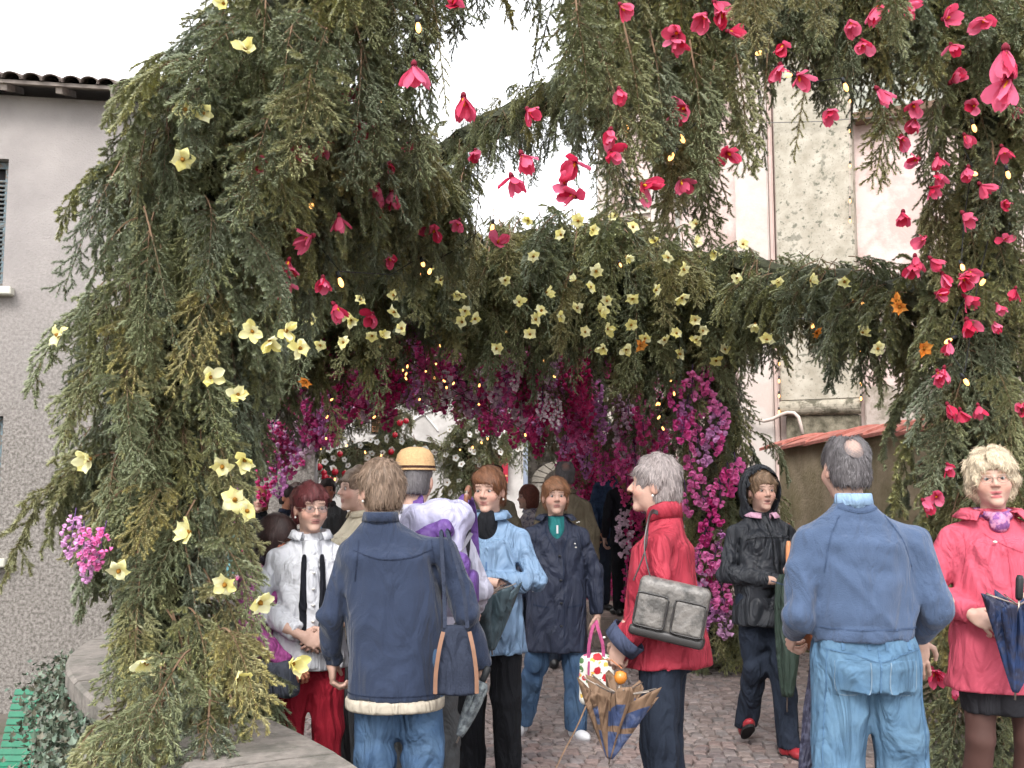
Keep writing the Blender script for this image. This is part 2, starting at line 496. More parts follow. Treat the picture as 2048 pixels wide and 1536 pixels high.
# local: x along the facade, y away from the camera, z up
def hloc(u, v):
    """facade coordinates (x, z above the lane) of a pixel"""
    o0 = Vector((0, 0, CAMH)); d = at(u, v, 1.0) - o0
    t = (HA - o0).dot(hn) / d.dot(hn)
    p = o0 + d * t
    return (p - HA).dot(hd), p.z - LOW
HZ = EAVE - LOW
wins = []
xr, zt = hloc(18, 318); _, zb = hloc(18, 577); wins.append((xr - 1.05, xr, zb, zt))
xr2, zt2 = hloc(7, 832); _, zb2 = hloc(7, 1116); wins.append((xr2 - 1.05, xr2, zb2, zt2))
X0, X1, DEP = -4.5, 3.6, 7.0
ZS = 3.4                                          # rough cast below, smooth stucco above
def wall_with_holes(z0, z1, holes, m, name):
    xs = sorted({X0, X1, *[h[0] for h in holes], *[h[1] for h in holes]})
    zs = sorted({z0, z1, *[h[2] for h in holes], *[h[3] for h in holes]})
    mb = MB()
    for i in range(len(xs) - 1):
        for j in range(len(zs) - 1):
            cx, cz = (xs[i] + xs[i + 1]) / 2, (zs[j] + zs[j + 1]) / 2
            if any(h[0] < cx < h[1] and h[2] < cz < h[3] for h in holes): continue
            mb.add([(xs[i], 0, zs[j]), (xs[i + 1], 0, zs[j]), (xs[i + 1], 0, zs[j + 1]), (xs[i], 0, zs[j + 1])], [(0, 1, 2, 3)])
    for h in holes:
        a, b, c, d = h; r = .22
        mb.add([(a, 0, c), (b, 0, c), (b, 0, d), (a, 0, d), (a, r, c), (b, r, c), (b, r, d), (a, r, d)],
               [(0, 4, 5, 1), (1, 5, 6, 2), (2, 6, 7, 3), (3, 7, 4, 0)])
    return mb.obj(name, m, house)
wall_with_holes(0, ZS, [wins[1]], M_front, 'lower_wall')
wall_with_holes(ZS, HZ - .02, [wins[0]], M_front, 'upper_wall')
MB().add([(X1, 0, 0), (X1, DEP, 0), (X1, DEP, HZ - .02), (X1, 0, HZ - .02), (X0, 0, 0), (X0, DEP, 0), (X0, DEP, HZ - .02), (X0, 0, HZ - .02)],
         [(0, 1, 2, 3), (5, 4, 7, 6), (1, 5, 6, 2)]).obj('side_wall', M_stucco, house)
for (a, b, c, d) in wins:
    w = empty('window', (0, 0, 0), parent=house)
    MB().box(((a + b) / 2, .20, (c + d) / 2), (b - a - .01, .02, d - c - .01)).obj('backing', M_dark, w)
    MB().box(((a + b) / 2, -.03, c - .045), (b - a + .26, .24, .09)).obj('sill', M_frame, w, bevel=.01)
    mb = MB()
    for xx in (a + .03, (a + b) / 2, b - .03): mb.box((xx, .13, (c + d) / 2), (.055, .045, d - c - .02))
    for zz in (c + .05, (c + d) / 2, d - .05): mb.box(((a + b) / 2, .128, zz), (b - a - .02, .04, .07))
    mb.obj('shutter_frame', M_shutter, w)
    sl = MB().box((0, 0, 0), ((b - a) / 2 - .10, .05, .010)).mesh('slat', M_shutter)
    nsl = int((d - c - .24) / .052)
    for k in range(nsl):
        for sx in (-1, 1):
            link('slat', sl, w, ((a + b) / 2 + sx * (b - a) / 4, .125, c + .11 + k * .052), (R(38) + rnd.uniform(-.1, .1), 0, rnd.uniform(-.01, .01)))
# the roof: rafters, boarding and barrel tiles
OV, SL = 0.36, math.tan(R(17))
roof = MB()
zt = lambda y: HZ + .10 + (y) * SL
roof.add([(X0 - .3, -OV, zt(-OV)), (X1 + .3, -OV, zt(-OV)), (X1 + .3, DEP / 2, zt(DEP / 2)), (X0 - .3, DEP / 2, zt(DEP / 2)),
          (X0 - .3, -OV, zt(-OV) + .04), (X1 + .3, -OV, zt(-OV) + .04), (X1 + .3, DEP / 2, zt(DEP / 2) + .04), (X0 - .3, DEP / 2, zt(DEP / 2) + .04),
          (X0 - .3, DEP + OV, zt(-OV)), (X1 + .3, DEP + OV, zt(-OV))],
         [(0, 1, 2, 3), (4, 5, 6, 7), (0, 1, 5, 4), (1, 2, 6, 5), (0, 4, 7, 3), (7, 6, 9, 8)])
ro = roof.obj('roof', M_wood, house)
n = 0
raf = MB().box((0, 0, 0), (.07, .66, .075)).mesh('rafter', M_wood)
x = X0
while x < X1 + .2:
    link('rafter', raf, ro, (x, -OV + .36, zt(-OV + .36) - .042), (math.atan(SL), 0, 0)); x += .58
mb = MB(); vs, fs = [], []
for i in range(2):
    yy = (-.25, .25)[i]
    for k in range(9):
        w = math.pi * k / 8
        rr = .105 if i == 0 else .085
        vs.append((rr * math.cos(w), yy, rr * .75 * math.sin(w)))
    for k in range(9):
        w = math.pi * k / 8
        rr = (.105 if i == 0 else .085) - .016
        vs.append((rr * math.cos(w), yy, rr * .75 * math.sin(w)))
for k in range(8):
    fs += [(k, k + 1, 19 + k - 1 + 0, 18 + k)] if False else [(k, k + 1, 18 + k + 1, 18 + k), (9 + k + 1, 9 + k, 27 + k, 27 + k + 1), (k, 9 + k, 10 + k, k + 1), (18 + k, 19 + k, 28 + k, 27 + k)]
tile_me = MB().add(vs, fs).mesh('roof_tile', M_tile, smooth=True)
for rowi in range(4):
    x = X0 - .25
    while x < X1 + .35:
        yy = -OV + .18 + rowi * .42
        link('roof_tile', tile_me, ro, (x + rnd.uniform(-.012, .012), yy, zt(yy) + .055), (math.atan(SL) + .03 + rnd.uniform(-.03, .03), rnd.uniform(-.05, .05), rnd.uniform(-.03, .03)))
        x += .2
# under tiles (the troughs)
mb = MB(); vs = []; fs = []
for i in range(2):
    yy = (-.22, .25)[i]
    for k in range(7):
        w = math.pi + math.pi * k / 6
        vs.append((.085 * math.cos(w), yy, .05 * math.sin(w)))
for k in range(6): fs.append((k, k + 1, 7 + k + 1, 7 + k))
tro = MB().add(vs, fs).mesh('trough_tile', M_tile, smooth=True)
for rowi in range(2):
    x = X0 - .15
    while x < X1 + .35:
        yy = -OV + .2 + rowi * .42
        link('trough_tile', tro, ro, (x, yy, zt(yy) + .095), (math.atan(SL), 0, 0)); x += .2

# ------------------------------------------------------------------ pale church-like facade on the far side
M_pink = mat('pale_pink_plaster', srgb((232, 206, 198), .74), 0.9, 0.05, 3, 0.3, 40, color2=srgb((228, 208, 202)), mixscale=2.5)
M_white = mat('white_plaster_pilaster', srgb((230, 220, 212), .85), 0.9, 0.06, 3, 0.3, 40, color2=srgb((205, 190, 182)), mixscale=3)
M_stained = mat('stained_plaster', srgb((200, 186, 178)), 0.95, 0.18, 5, 0.5, 40, color2=srgb((112, 106, 90)), mixscale=5, lo=.42, hi=.66, detail=8)
M_edge = mat('pink_edge_plaster', srgb((228, 204, 196)), 0.9, 0.1, 6)
def lichen_stone():
    m = bpy.data.materials.new('lichen_spotted_stone'); m.use_nodes = True
    N, L = m.node_tree.nodes, m.node_tree.links
    b = N['Principled BSDF']; b.inputs['Roughness'].default_value = .95; b.inputs['Specular IOR Level'].default_value = .2
    tc = N.new('ShaderNodeTexCoord')
    n0 = N.new('ShaderNodeTexNoise'); n0.inputs['Scale'].default_value = 4.5; n0.inputs['Detail'].default_value = 9; n0.inputs['Roughness'].default_value = .62
    L.new(tc.outputs['Object'], n0.inputs['Vector'])
    r0 = N.new('ShaderNodeValToRGB'); r0.color_ramp.elements[0].position = .30; r0.color_ramp.elements[1].position = .66
    r0.color_ramp.elements[0].color = (*srgb((180, 172, 154), .60), 1); r0.color_ramp.elements[1].color = (*srgb((226, 218, 202), .60), 1)
    L.new(n0.outputs[0], r0.inputs[0])
    # dark lichen blotches of two sizes, ragged
    mixed = r0.outputs[0]
    for scl, lo, hi, amt in ((7, .62, .67, .55), (17, .60, .66, .75), (48, .60, .68, .5)):
        vo = N.new('ShaderNodeTexNoise'); vo.inputs['Scale'].default_value = scl; vo.inputs['Detail'].default_value = 5; vo.inputs['Roughness'].default_value = .55
        L.new(tc.outputs['Object'], vo.inputs['Vector'])
        rr = N.new('ShaderNodeValToRGB'); rr.color_ramp.elements[0].position = lo; rr.color_ramp.elements[1].position = hi
        rr.color_ramp.elements[1].color = (amt, amt, amt, 1)
        L.new(vo.outputs[0], rr.inputs[0])
        x = N.new('ShaderNodeMix'); x.data_type = 'RGBA'
        L.new(rr.outputs[0], x.inputs[0]); L.new(mixed, x.inputs[6]); x.inputs[7].default_value = (*srgb((84, 86, 74)), 1)
        mixed = x.outputs[2]
    L.new(mixed, b.inputs['Base Color'])
    bp = N.new('ShaderNodeBump'); bp.inputs['Strength'].default_value = .6; bp.inputs['Distance'].default_value = .02
    L.new(n0.outputs[0], bp.inputs['Height']); L.new(bp.outputs[0], b.inputs['Normal'])
    return m
M_lichen = lichen_stone()
FA, FB = Vector((1.12, 13.4, 0)), Vector((6.6, 10.65, 0))
fd = (FB - FA).normalized(); fn = Vector((fd.y, -fd.x, 0))       # fn towards the camera
FL = (FB - FA).length
church = empty('pale_facade', (FA.x, FA.y, 0), math.atan2(fd.y, fd.x))
tag(church, 'pale pink plastered facade with a lichen spotted stone pilaster', 'building')
def floc(u, v, proud=0.0):
    o0 = Vector((0, 0, CAMH)); d = at(u, v, 1.0) - o0
    t = (FA + fn * proud - o0).dot(fn) / d.dot(fn)
    p = o0 + d * t
    return (p - FA).dot(fd), p.z
def fslab(name, u0, u1, v0, v1, proud, m, parent=church, z0=None, z1=None, bevel=.012):
    vm = (v0 + v1) / 2 if v0 is not None and v1 is not None else 600
    x0, x1 = floc(u0, vm, proud)[0], floc(u1, vm, proud)[0]
    um = (u0 + u1) / 2
    zt_ = z1 if z1 is not None else floc(um, v0, proud)[1]
    zb_ = z0 if z0 is not None else floc(um, v1, proud)[1]
    return MB().box(((x0 + x1) / 2, -proud / 2 + .002, (zt_ + zb_) / 2), (x1 - x0, proud + .004, zt_ - zb_)).obj(name, m, parent, bevel=bevel)
MB().box((FL / 2, 2.0, 4.6), (FL, 4.0, 9.2)).obj('wall', M_pink, church)
fslab('pilaster', 1474, 1541, 300, 900, .16, M_white, z0=0, z1=9.1)
fslab('pilaster_edge', 1541.5, 1551, 300, 860, .10, M_edge, z0=1.5, z1=9.1)
fslab('stone_pilaster', 1552, 1708, 100, 800, .22, M_lichen, z1=9.1)
zb_ = floc(1630, 800, .22)[1]
# the rolled base of the stone pilaster and its pedestal
x0, x1 = floc(1560, 815, .22)[0], floc(1722, 815, .22)[0]
mb = MB(); vs = []; fs = []
for i, xx in enumerate((x0, x1)):
    for k in range(11):
        w = -math.pi / 2 + math.pi * k / 10
        vs.append((xx, -.20 - .085 * math.cos(w), zb_ - .085 + .088 * math.sin(w)))
for k in range(10): fs.append((k, k + 1, 11 + k + 1, 11 + k))
fs += [tuple(range(11)), tuple(range(11, 22))]
M_torus = mat('base_moulding_stone', srgb((170, 162, 146)), .95, .2, 12, .5, 50, color2=srgb((96, 92, 78)), mixscale=9, detail=8)
mb.add(vs, fs).obj('base_moulding', M_torus, church)
M_ped = mat('stained_pedestal', srgb((150, 142, 124)), .95, .2, 10, .5, 50, color2=srgb((84, 80, 66)), mixscale=7, detail=8, lo=.38, hi=.62)
MB().box(((x0 + .06 + x1 - .03) / 2, -.10, (zb_ - .175) / 2), (x1 - x0 - .09, .20, zb_ - .175)).obj('pedestal', M_ped, church, bevel=.01)
# the blind window: a proud surround leaves the panel recessed
zl = floc(1745, 236, .2)[1]
xl = floc(1712, 400, .2)[0]
M_grey_pl = mat('grey_green_plaster', srgb((205, 205, 196)), .95, .15, 5, .5, 40, color2=srgb((150, 155, 140)), mixscale=4)
M_lintel = mat('brown_lintel', srgb((120, 98, 84)), .9, .2, 14)
MB().box((xl + 1.3, -.10, (zl + .10 + 9.1) / 2), (2.6, .20, 9.1 - zl - .10)).obj('wall_above_window', M_grey_pl, church)
MB().box((xl + .62, -.115, zl + .045), (1.25, .23, .09)).obj('lintel', M_lintel, church, bevel=.008)
zs_ = floc(1800, 770, .06)[1]
MB().box((xl + 1.3, -.04, zs_ / 2), (2.6, .08, zs_)).obj('stained_dado', M_stained, church, bevel=.015)
fslab('corner_pilaster', 1302, 1324, 300, 700, .12, M_white, z0=0, z1=9.1)
fslab('narrow_pilaster', 1196, 1222, 300, 700, .10, M_white, z0=0, z1=9.1)
# an upper window left of the pilaster
xw, zw = floc(1240, 345, .05)
mb = MB()
for k in range(6): mb.box((xw + .22, -.03, zw - .12 - k * .11), (.36, .05, .03))
mb.obj('louvre', M_frame, church)

# the garden wall with its tile coping
M_gwall = mat('mossy_garden_wall', srgb((186, 168, 142)), .95, .2, 3, .7, 35, color2=srgb((122, 114, 80)), mixscale=1.6, lo=.38, hi=.68, detail=8)
M_gtile = mat('red_coping_tile', srgb((192, 124, 112)), .8, .15, 14, .3, 50, rand=.1, color2=srgb((160, 96, 84)), mixscale=6)
GA, GB = at(1592, 893, 11.35), at(1880, 862, 8.35)
gd = Vector((GB.x - GA.x, GB.y - GA.y, 0)); gl = gd.length; gd.normalize()
GB2 = GA + gd * (gl + 2.2)
gz = GA.z
gwall = empty('garden_wall', (GA.x, GA.y, 0), math.atan2(gd.y, gd.x))
tag(gwall, 'mossy garden wall topped with red coping tiles before the pale facade', 'wall')
GL = gl + 2.2
mb = MB(); vs = []; fs = []
prof = [(0, 0), (0.02, .15), (.12, .24), (.3, .28), (GL, .28)]         # rounded free end; y<0 is the visible side
k = len(prof)
for z in (0, gz - .02):
    for x, w in prof: vs.append((x, -w, z))
    for x, w in prof: vs.append((x, w * .3, z))
m_ = 2 * k
for side in (0, k):
    for i in range(k - 1): fs.append((side + i, side + i + 1, m_ + side + i + 1, m_ + side + i))
fs += [tuple(list(range(m_, m_ + k)) + list(reversed(range(m_ + k, m_ + 2 * k)))), (k - 1, 2 * k - 1, m_ + 2 * k - 1, m_ + k - 1)]
sgn = -1 if fn.dot(Vector((gd.y, -gd.x, 0))) > 0 else 1
wb = MB().add(vs, fs).obj('wall_body', M_gwall, gwall, smooth=False)
TL = .62
vs, fs = [], []
for i, xx in enumerate((-.02, TL + .05)):
    for q in range(7):
        f = q / 6
        yy = -.36 + .52 * f
        zz = -.02 + .11 * math.sin(f * math.pi * .62) + (.028 if i == 1 else 0)
        vs.append((xx, yy, zz)); 
    for q in range(7):
        f = q / 6
        yy = -.36 + .52 * f
        zz = -.02 + .11 * math.sin(f * math.pi * .62) + (.028 if i == 1 else 0) - .03
        vs.append((xx, yy, zz))
for q in range(6): fs += [(q, q + 1, 14 + q + 1, 14 + q), (7 + q, 21 + q, 22 + q, 8 + q), (q, 7 + q, 8 + q, q + 1), (14 + q, 15 + q, 22 + q, 21 + q)]
fs += [(0, 14, 21, 7), (6, 13, 27, 20)]
ct = MB().add(vs, fs).mesh('coping_tile', M_gtile, smooth=False)
x = -.12
while x < GL:
    link('coping_tile', ct, gwall, (x, 0, gz + rnd.uniform(-.006, .006)), (rnd.uniform(-.02, .02), 0, rnd.uniform(-.012, .012))); x += TL

# pale hose, wall wire and fairy lights on the facade
M_hose = mat('pale_hose', srgb((214, 196, 186)), .5, .05, 10)
def P3(u, v, pr): 
    x, z = floc(u, v, pr); return FA + fd * x + fn * pr + Vector((0, 0, z))
hp = [(1496, 815), (1500, 828), (1512, 838), (1528, 842), (1545, 838), (1560, 830), (1575, 825), (1588, 826), (1597, 834), (1601, 848), (1605, 868)]
hose_o = empty('hose', P3(1605, 868, .3))
tag(hose_o, 'pale flexible hose looping over the pink plaster above the garden wall', 'hose')
MB().tube([w2l(hose_o, P3(u, v, .30)) for u, v in hp], .021, 8).obj('tube', M_hose, hose_o, smooth=True)
M_wire = mat('thin_grey_wire', (.2, .19, .18), .6, 0)
wire = MB().tube([P3(u, v, .30) for u, v in ((1440, 243), (1500, 246), (1560, 245), (1640, 243), (1700, 238), (1830, 232))], .006, 5).obj('wall_wire', M_wire)
tag(wire, 'thin grey wire strung across the lichen spotted pilaster', 'wire')

# street lantern in front of the facade
M_lamp = mat('grey_lantern_metal', srgb((150, 148, 142)), .5, .2, 20)
M_glass = mat('milky_lantern_glass', srgb((190, 190, 184)), .25, .05, 10, spec=.5)
lp = at(1355, 430, 11.6)
lamp = empty('street_lamp', (lp.x, lp.y, 0))
tag(lamp, 'grey street lantern on a thin post behind the yellow flower arch', 'street lamp')
zt_ = at(1355, 395, 11.6).z
MB().tube([(0, 0, 0), (0, 0, .5), (0, 0, .52), (0, 0, zt_ - .02)], [.06, .055, .035, .028], 10).obj('post', M_lamp, lamp, smooth=True)
MB().tube([(0, 0, zt_ - .04), (0, 0, zt_ + .02), (0, 0, zt_ + .2), (0, 0, zt_ + .21)], [.05, .085, .12, .10], 8).obj('lantern_glass', M_glass, lamp)
MB().tube([(0, 0, zt_ + .21), (0, 0, zt_ + .24), (0, 0, zt_ + .32), (0, 0, zt_ + .38)], [.15, .14, .06, .012], 8).obj('lantern_cap', M_lamp, lamp)

# ------------------------------------------------------------------ low stone plinth along the tunnel, and the houses at its far end
M_plinth = mat('pinkish_step_stone', srgb((196, 178, 168)), .85, .12, 8, .4, 40, color2=srgb((150, 138, 128)), mixscale=5)
pl = MB().box((1.28, 12.6, .12), (.9, 3.4, .32)).obj('stone_step', M_plinth, bevel=.02)
tag(pl, 'long low pinkish stone step beside the tunnel posts', 'step')
M_farwall = mat('pale_grey_render', srgb((214, 210, 206)), .95, .08, 1.5, .3, 30, color2=srgb((186, 182, 178)), mixscale=1.2)
FY = 24.0
far = empty('pale_grey_house', (at(860, 900, FY).x, FY, 0))
tag(far, 'pale grey rendered house closing the view at the end of the tunnel', 'house')
fx = lambda u: (u - 1024) / FPX * FY - far.location.x
fz = lambda v: at(1024, v, FY).z
MB().box((fx(700), 2.0, 3.1), (fx(1046) - fx(340), 4.0, 6.2)).obj('wall', M_farwall, far)
MB().box((fx(700), 2.0, 6.3), (fx(1046) - fx(340) + .6, 4.8, .2)).obj('roof', M_tile, far)
M_redsign = mat('red_painted_sign', srgb((176, 34, 62)), .6, .06, 6)
M_gold = mat('faded_gold_paint', srgb((232, 170, 120)), .6, .1, 10)
sg = MB().box((0, 0, 0), ((1016 - 950) / FPX * (FY - .2), .06, (966 - 893) / FPX * (FY - .2))).obj('shop_sign', M_redsign)
sg.location = at(983, 930, FY - .2)
tag(sg, 'red painted shop sign with faded gold lettering on the pale grey house', 'sign')
# the faded letters, too small to read: strokes as they show
mb = MB()
k_ = (FY - .2) / FPX
for (u0, v0, u1, v1) in ((968, 914, 970, 922), (970, 914, 973, 917), (973, 914, 974, 922), (978, 916, 979, 922), (979, 914, 982, 916), (981, 917, 983, 922), (985, 914, 986, 922), (987, 914, 990, 916),
                         (989, 917, 991, 922), (992, 914, 995, 916), (992, 918, 995, 920), (978, 905, 982, 907), (977, 909, 983, 910), (978, 924, 984, 926), (999, 950, 1015, 953), (1004, 963, 1015, 966)):
    mb.box((((u0 + u1) / 2 - 983) * k_, -.035, -((v0 + v1) / 2 - 930) * k_), ((u1 - u0) * k_, .012, (v1 - v0) * k_))
mb.obj('lettering', M_gold, sg)
pipe = MB().tube([(at(1051, 900, FY - .35).x, FY - .35, 0), (at(1051, 900, FY - .35).x, FY - .35, 6.0)], .055, 10).obj('drainpipe', mat('pale_blue_pipe', srgb((178, 192, 214)), .5, .05, 8), smooth=True)
tag(pipe, 'pale blue drainpipe at the corner of the far grey house', 'pipe')
M_shut2 = mat('brown_louvre', srgb((150, 100, 70)), .8, .2, 12)
w = empty('window', (0, 0, 0), parent=far)
for k in range(9): MB().box((fx(757), -.03, fz(828 + k * 4.3)), (26 / FPX * FY, .05, .028)).obj('slat', M_shut2, w)
MB().box((fx(757), -.012, fz(846)), (30 / FPX * FY, .02, 44 / FPX * FY)).obj('backing', M_dark, w)
# branching pale ornament fixed to the wall
mb = MB()
for a, b in (((808, 850), (830, 838)), ((830, 838), (842, 822)), ((842, 822), (856, 812)), ((830, 838), (850, 826)), ((842, 822), (862, 844)), ((862, 844), (876, 862)), ((850, 826), (868, 820)), ((836, 812), (842, 822))):
    mb.tube([(fx(a[0]), -.03, fz(a[1])), (fx(b[0]), -.03, fz(b[1]))], .02, 5)
mb.obj('wall_ornament', mat('white_ornament', srgb((232, 230, 228)), .6, .05), far)
# stone house with an arched gateway, right of the drainpipe
M_farstone = mat('grey_rubble_stone', srgb((150, 144, 136)), .95, .3, 9, .8, 25, color2=srgb((92, 88, 80)), mixscale=7)
arch = empty('stone_gateway', (at(1110, 900, FY + .4).x, FY + .4, 0))
tag(arch, 'grey rubble stone archway right of the pale blue drainpipe', 'archway')
ax0, ax1 = at(1062, 900, FY + .4).x - arch.location.x, at(1210, 900, FY + .4).x - arch.location.x
zc = fz(938)
mb = MB(); vs = []; fs = []
cx = (ax0 + ax1) / 2; ro_, ri_ = (ax1 - ax0) / 2 , (ax1 - ax0) / 2 - .3
M_quoin = mat('arch_stone', srgb((140, 134, 124)), .95, .25, 6, .6, 25, rand=.15)
for k in range(11):
    w0, w1 = math.pi * k / 11 + .01, math.pi * (k + 1) / 11 - .01
    vs = []
    for yy in (-.02, .35):
        for rr, ww in ((ri_, w0), (ro_, w0), (ro_, w1), (ri_, w1)): vs.append((cx + rr * math.cos(ww), yy, zc - .3 + rr * .62 * math.sin(ww)))
    MB().add(vs, [(0, 1, 2, 3), (4, 7, 6, 5), (0, 4, 5, 1), (1, 5, 6, 2), (2, 6, 7, 3), (3, 7, 4, 0)]).obj('arch_stone', M_quoin, arch, bevel=.01)
for sx in (-1, 1):
    MB().box((cx + sx * (ro_ - .15), .16, (zc - .32) / 2), (.3, .36, zc - .32)).obj('jamb', M_farstone, arch)
MB().box((cx, 1.2, 1.5), (ax1 - ax0 + .4, .2, 3.0)).obj('back_wall', M_farstone, arch)
MB().box((cx + 1.0, .3, 3.9), (ax1 - ax0 + 2.0, .5, 2.6)).obj('wall_above', M_farwall, arch)
# ------------------------------------------------------------------ spruce boughs
def needle_mat():
    m = bpy.data.materials.new('spruce_needles'); m.use_nodes = True
    N, L = m.node_tree.nodes, m.node_tree.links
    b = N['Principled BSDF']; b.inputs['Roughness'].default_value = .48; b.inputs['Specular IOR Level'].default_value = .75
    oi = N.new('ShaderNodeObjectInfo')
    rp = N.new('ShaderNodeValToRGB')
    e = rp.color_ramp.elements
    e[0].position = 0; e[0].color = (0.165, 0.190, 0.128, 1)           # blue green
    e[1].position = 1; e[1].color = (0.285, 0.262, 0.125, 1)           # tired olive
    x = e.new(.35); x.color = (0.196, 0.220, 0.124, 1)
    x = e.new(.75); x.color = (0.232, 0.240, 0.118, 1)
    L.new(oi.outputs['Random'], rp.inputs[0])
    a = N.new('ShaderNodeAttribute'); a.attribute_name = 'Col'
    mx = N.new('ShaderNodeMix'); mx.data_type = 'RGBA'; mx.blend_type = 'MULTIPLY'; mx.inputs[0].default_value = 1
    L.new(rp.outputs[0], mx.inputs[6]); L.new(a.outputs['Color'], mx.inputs[7])
    L.new(mx.outputs[2], b.inputs['Base Color'])
    return m
M_needle = needle_mat()
M_bark = mat('spruce_twig_bark', (0.20, 0.125, 0.075), .85, .2, 40)
M_core = mat('painted_core_shade', (0.045, 0.048, 0.026), .95, .4, 30, .8, 40)  # dark colour stands in for the shade deep between the boughs

class BoughGeo:
    def __init__(self, seed):
        self.rg = np.random.default_rng(seed)
        self.V, self.T, self.TM, self.C = [], [], [], []
        self.n = 0
    def push(self, V, T, m, C):
        self.V.append(V); self.T.append(T + self.n); self.TM.append(np.full(len(T), m)); self.C.append(C); self.n += len(V)
    def stem(self, pts, r0, r1):
        pts = np.asarray(pts); k = len(pts)
        t = np.gradient(pts, axis=0); t /= np.linalg.norm(t, axis=1)[:, None] + 1e-9
        up = np.where(np.abs(t[:, 2:3]) < .9, np.array([[0, 0, 1.]]), np.array([[1., 0, 0]]))
        a = np.cross(t, up); a /= np.linalg.norm(a, axis=1)[:, None] + 1e-9
        b = np.cross(t, a)
        r = np.linspace(r0, r1, k)[:, None]
        ring = [pts + r * (a * math.cos(w) + b * math.sin(w)) for w in (0, 2.094, 4.189)]
        V = np.stack(ring, 1).reshape(-1, 3)
        T = []
        for i in range(k - 1):
            for q in range(3):
                a0, a1, b0, b1 = i * 3 + q, i * 3 + (q + 1) % 3, i * 3 + 3 + q, i * 3 + 3 + (q + 1) % 3
                T += [(a0, a1, b1), (a0, b1, b0)]
        self.push(V, np.array(T), 1, np.ones((len(V), 3)))
    def needles(self, pts, per_m, ln, wd, tipcol):
        """needles round a shoot, thick on its upper side and flanks"""
        rg = self.rg
        pts = np.asarray(pts)
        seg = np.linalg.norm(np.diff(pts, axis=0), axis=1); L = seg.sum()
        n = max(6, int(L * per_m))
        s = np.sort(rg.uniform(0, L, n))
        cum = np.concatenate([[0], np.cumsum(seg)])
        P = np.stack([np.interp(s, cum, pts[:, k]) for k in range(3)], 1)
        i = np.clip(np.searchsorted(cum, s) - 1, 0, len(seg) - 1)
        t = (pts[i + 1] - pts[i]) / (seg[i][:, None] + 1e-9)
        up = np.array([[0, 0, 1.]]) * np.ones((n, 1)); up[np.abs(t[:, 2]) > .95] = (1, 0, 0)
        a = np.cross(t, up); a /= np.linalg.norm(a, axis=1)[:, None] + 1e-9
        b = np.cross(a, t)
        w = rg.uniform(0, 2 * math.pi, n)
        rad = a * np.cos(w)[:, None] + b * (np.sin(w) * .8)[:, None]
        fw = rg.uniform(.55, 1.0, n)[:, None]
        d = rad + t * fw; d /= np.linalg.norm(d, axis=1)[:, None]
        ll = ln * rg.uniform(.7, 1.15, n) * np.clip((L - s) / .02 + .55, .55, 1)
        tip = P + d * ll[:, None]
        side = np.cross(d, t); side /= np.linalg.norm(side, axis=1)[:, None] + 1e-9
        V = np.stack([P + side * wd / 2, P - side * wd / 2, tip], 1).reshape(-1, 3)
        T = np.arange(3 * n).reshape(-1, 3)
        sh = rg.uniform(.75, 1.3, n)
        fr = (s / L) ** 2
        C = (np.ones((n, 3)) * (1 - fr)[:, None] + np.array([tipcol]) * fr[:, None]) * sh[:, None]
        self.push(V, T, 0, np.repeat(C, 3, 0))
    def mesh(self, name):
        return np_mesh(name, np.concatenate(self.V), np.concatenate(self.T), None, [M_needle, M_bark], tri_mat=np.concatenate(self.TM), smooth=False, col=np.concatenate(self.C))

def curve(p, d, L, droop, k, rg, wob=.05):
    """a shoot that starts at p along d and sags"""
    pts = [np.array(p, float)]
    d = np.array(d, float); d /= np.linalg.norm(d)
    for i in range(k):
        d = d + np.array([0, 0, -droop / k]) + rg.normal(0, wob / math.sqrt(k), 3)
        d /= np.linalg.norm(d)
        pts.append(pts[-1] + d * L / k)
    return np.array(pts)

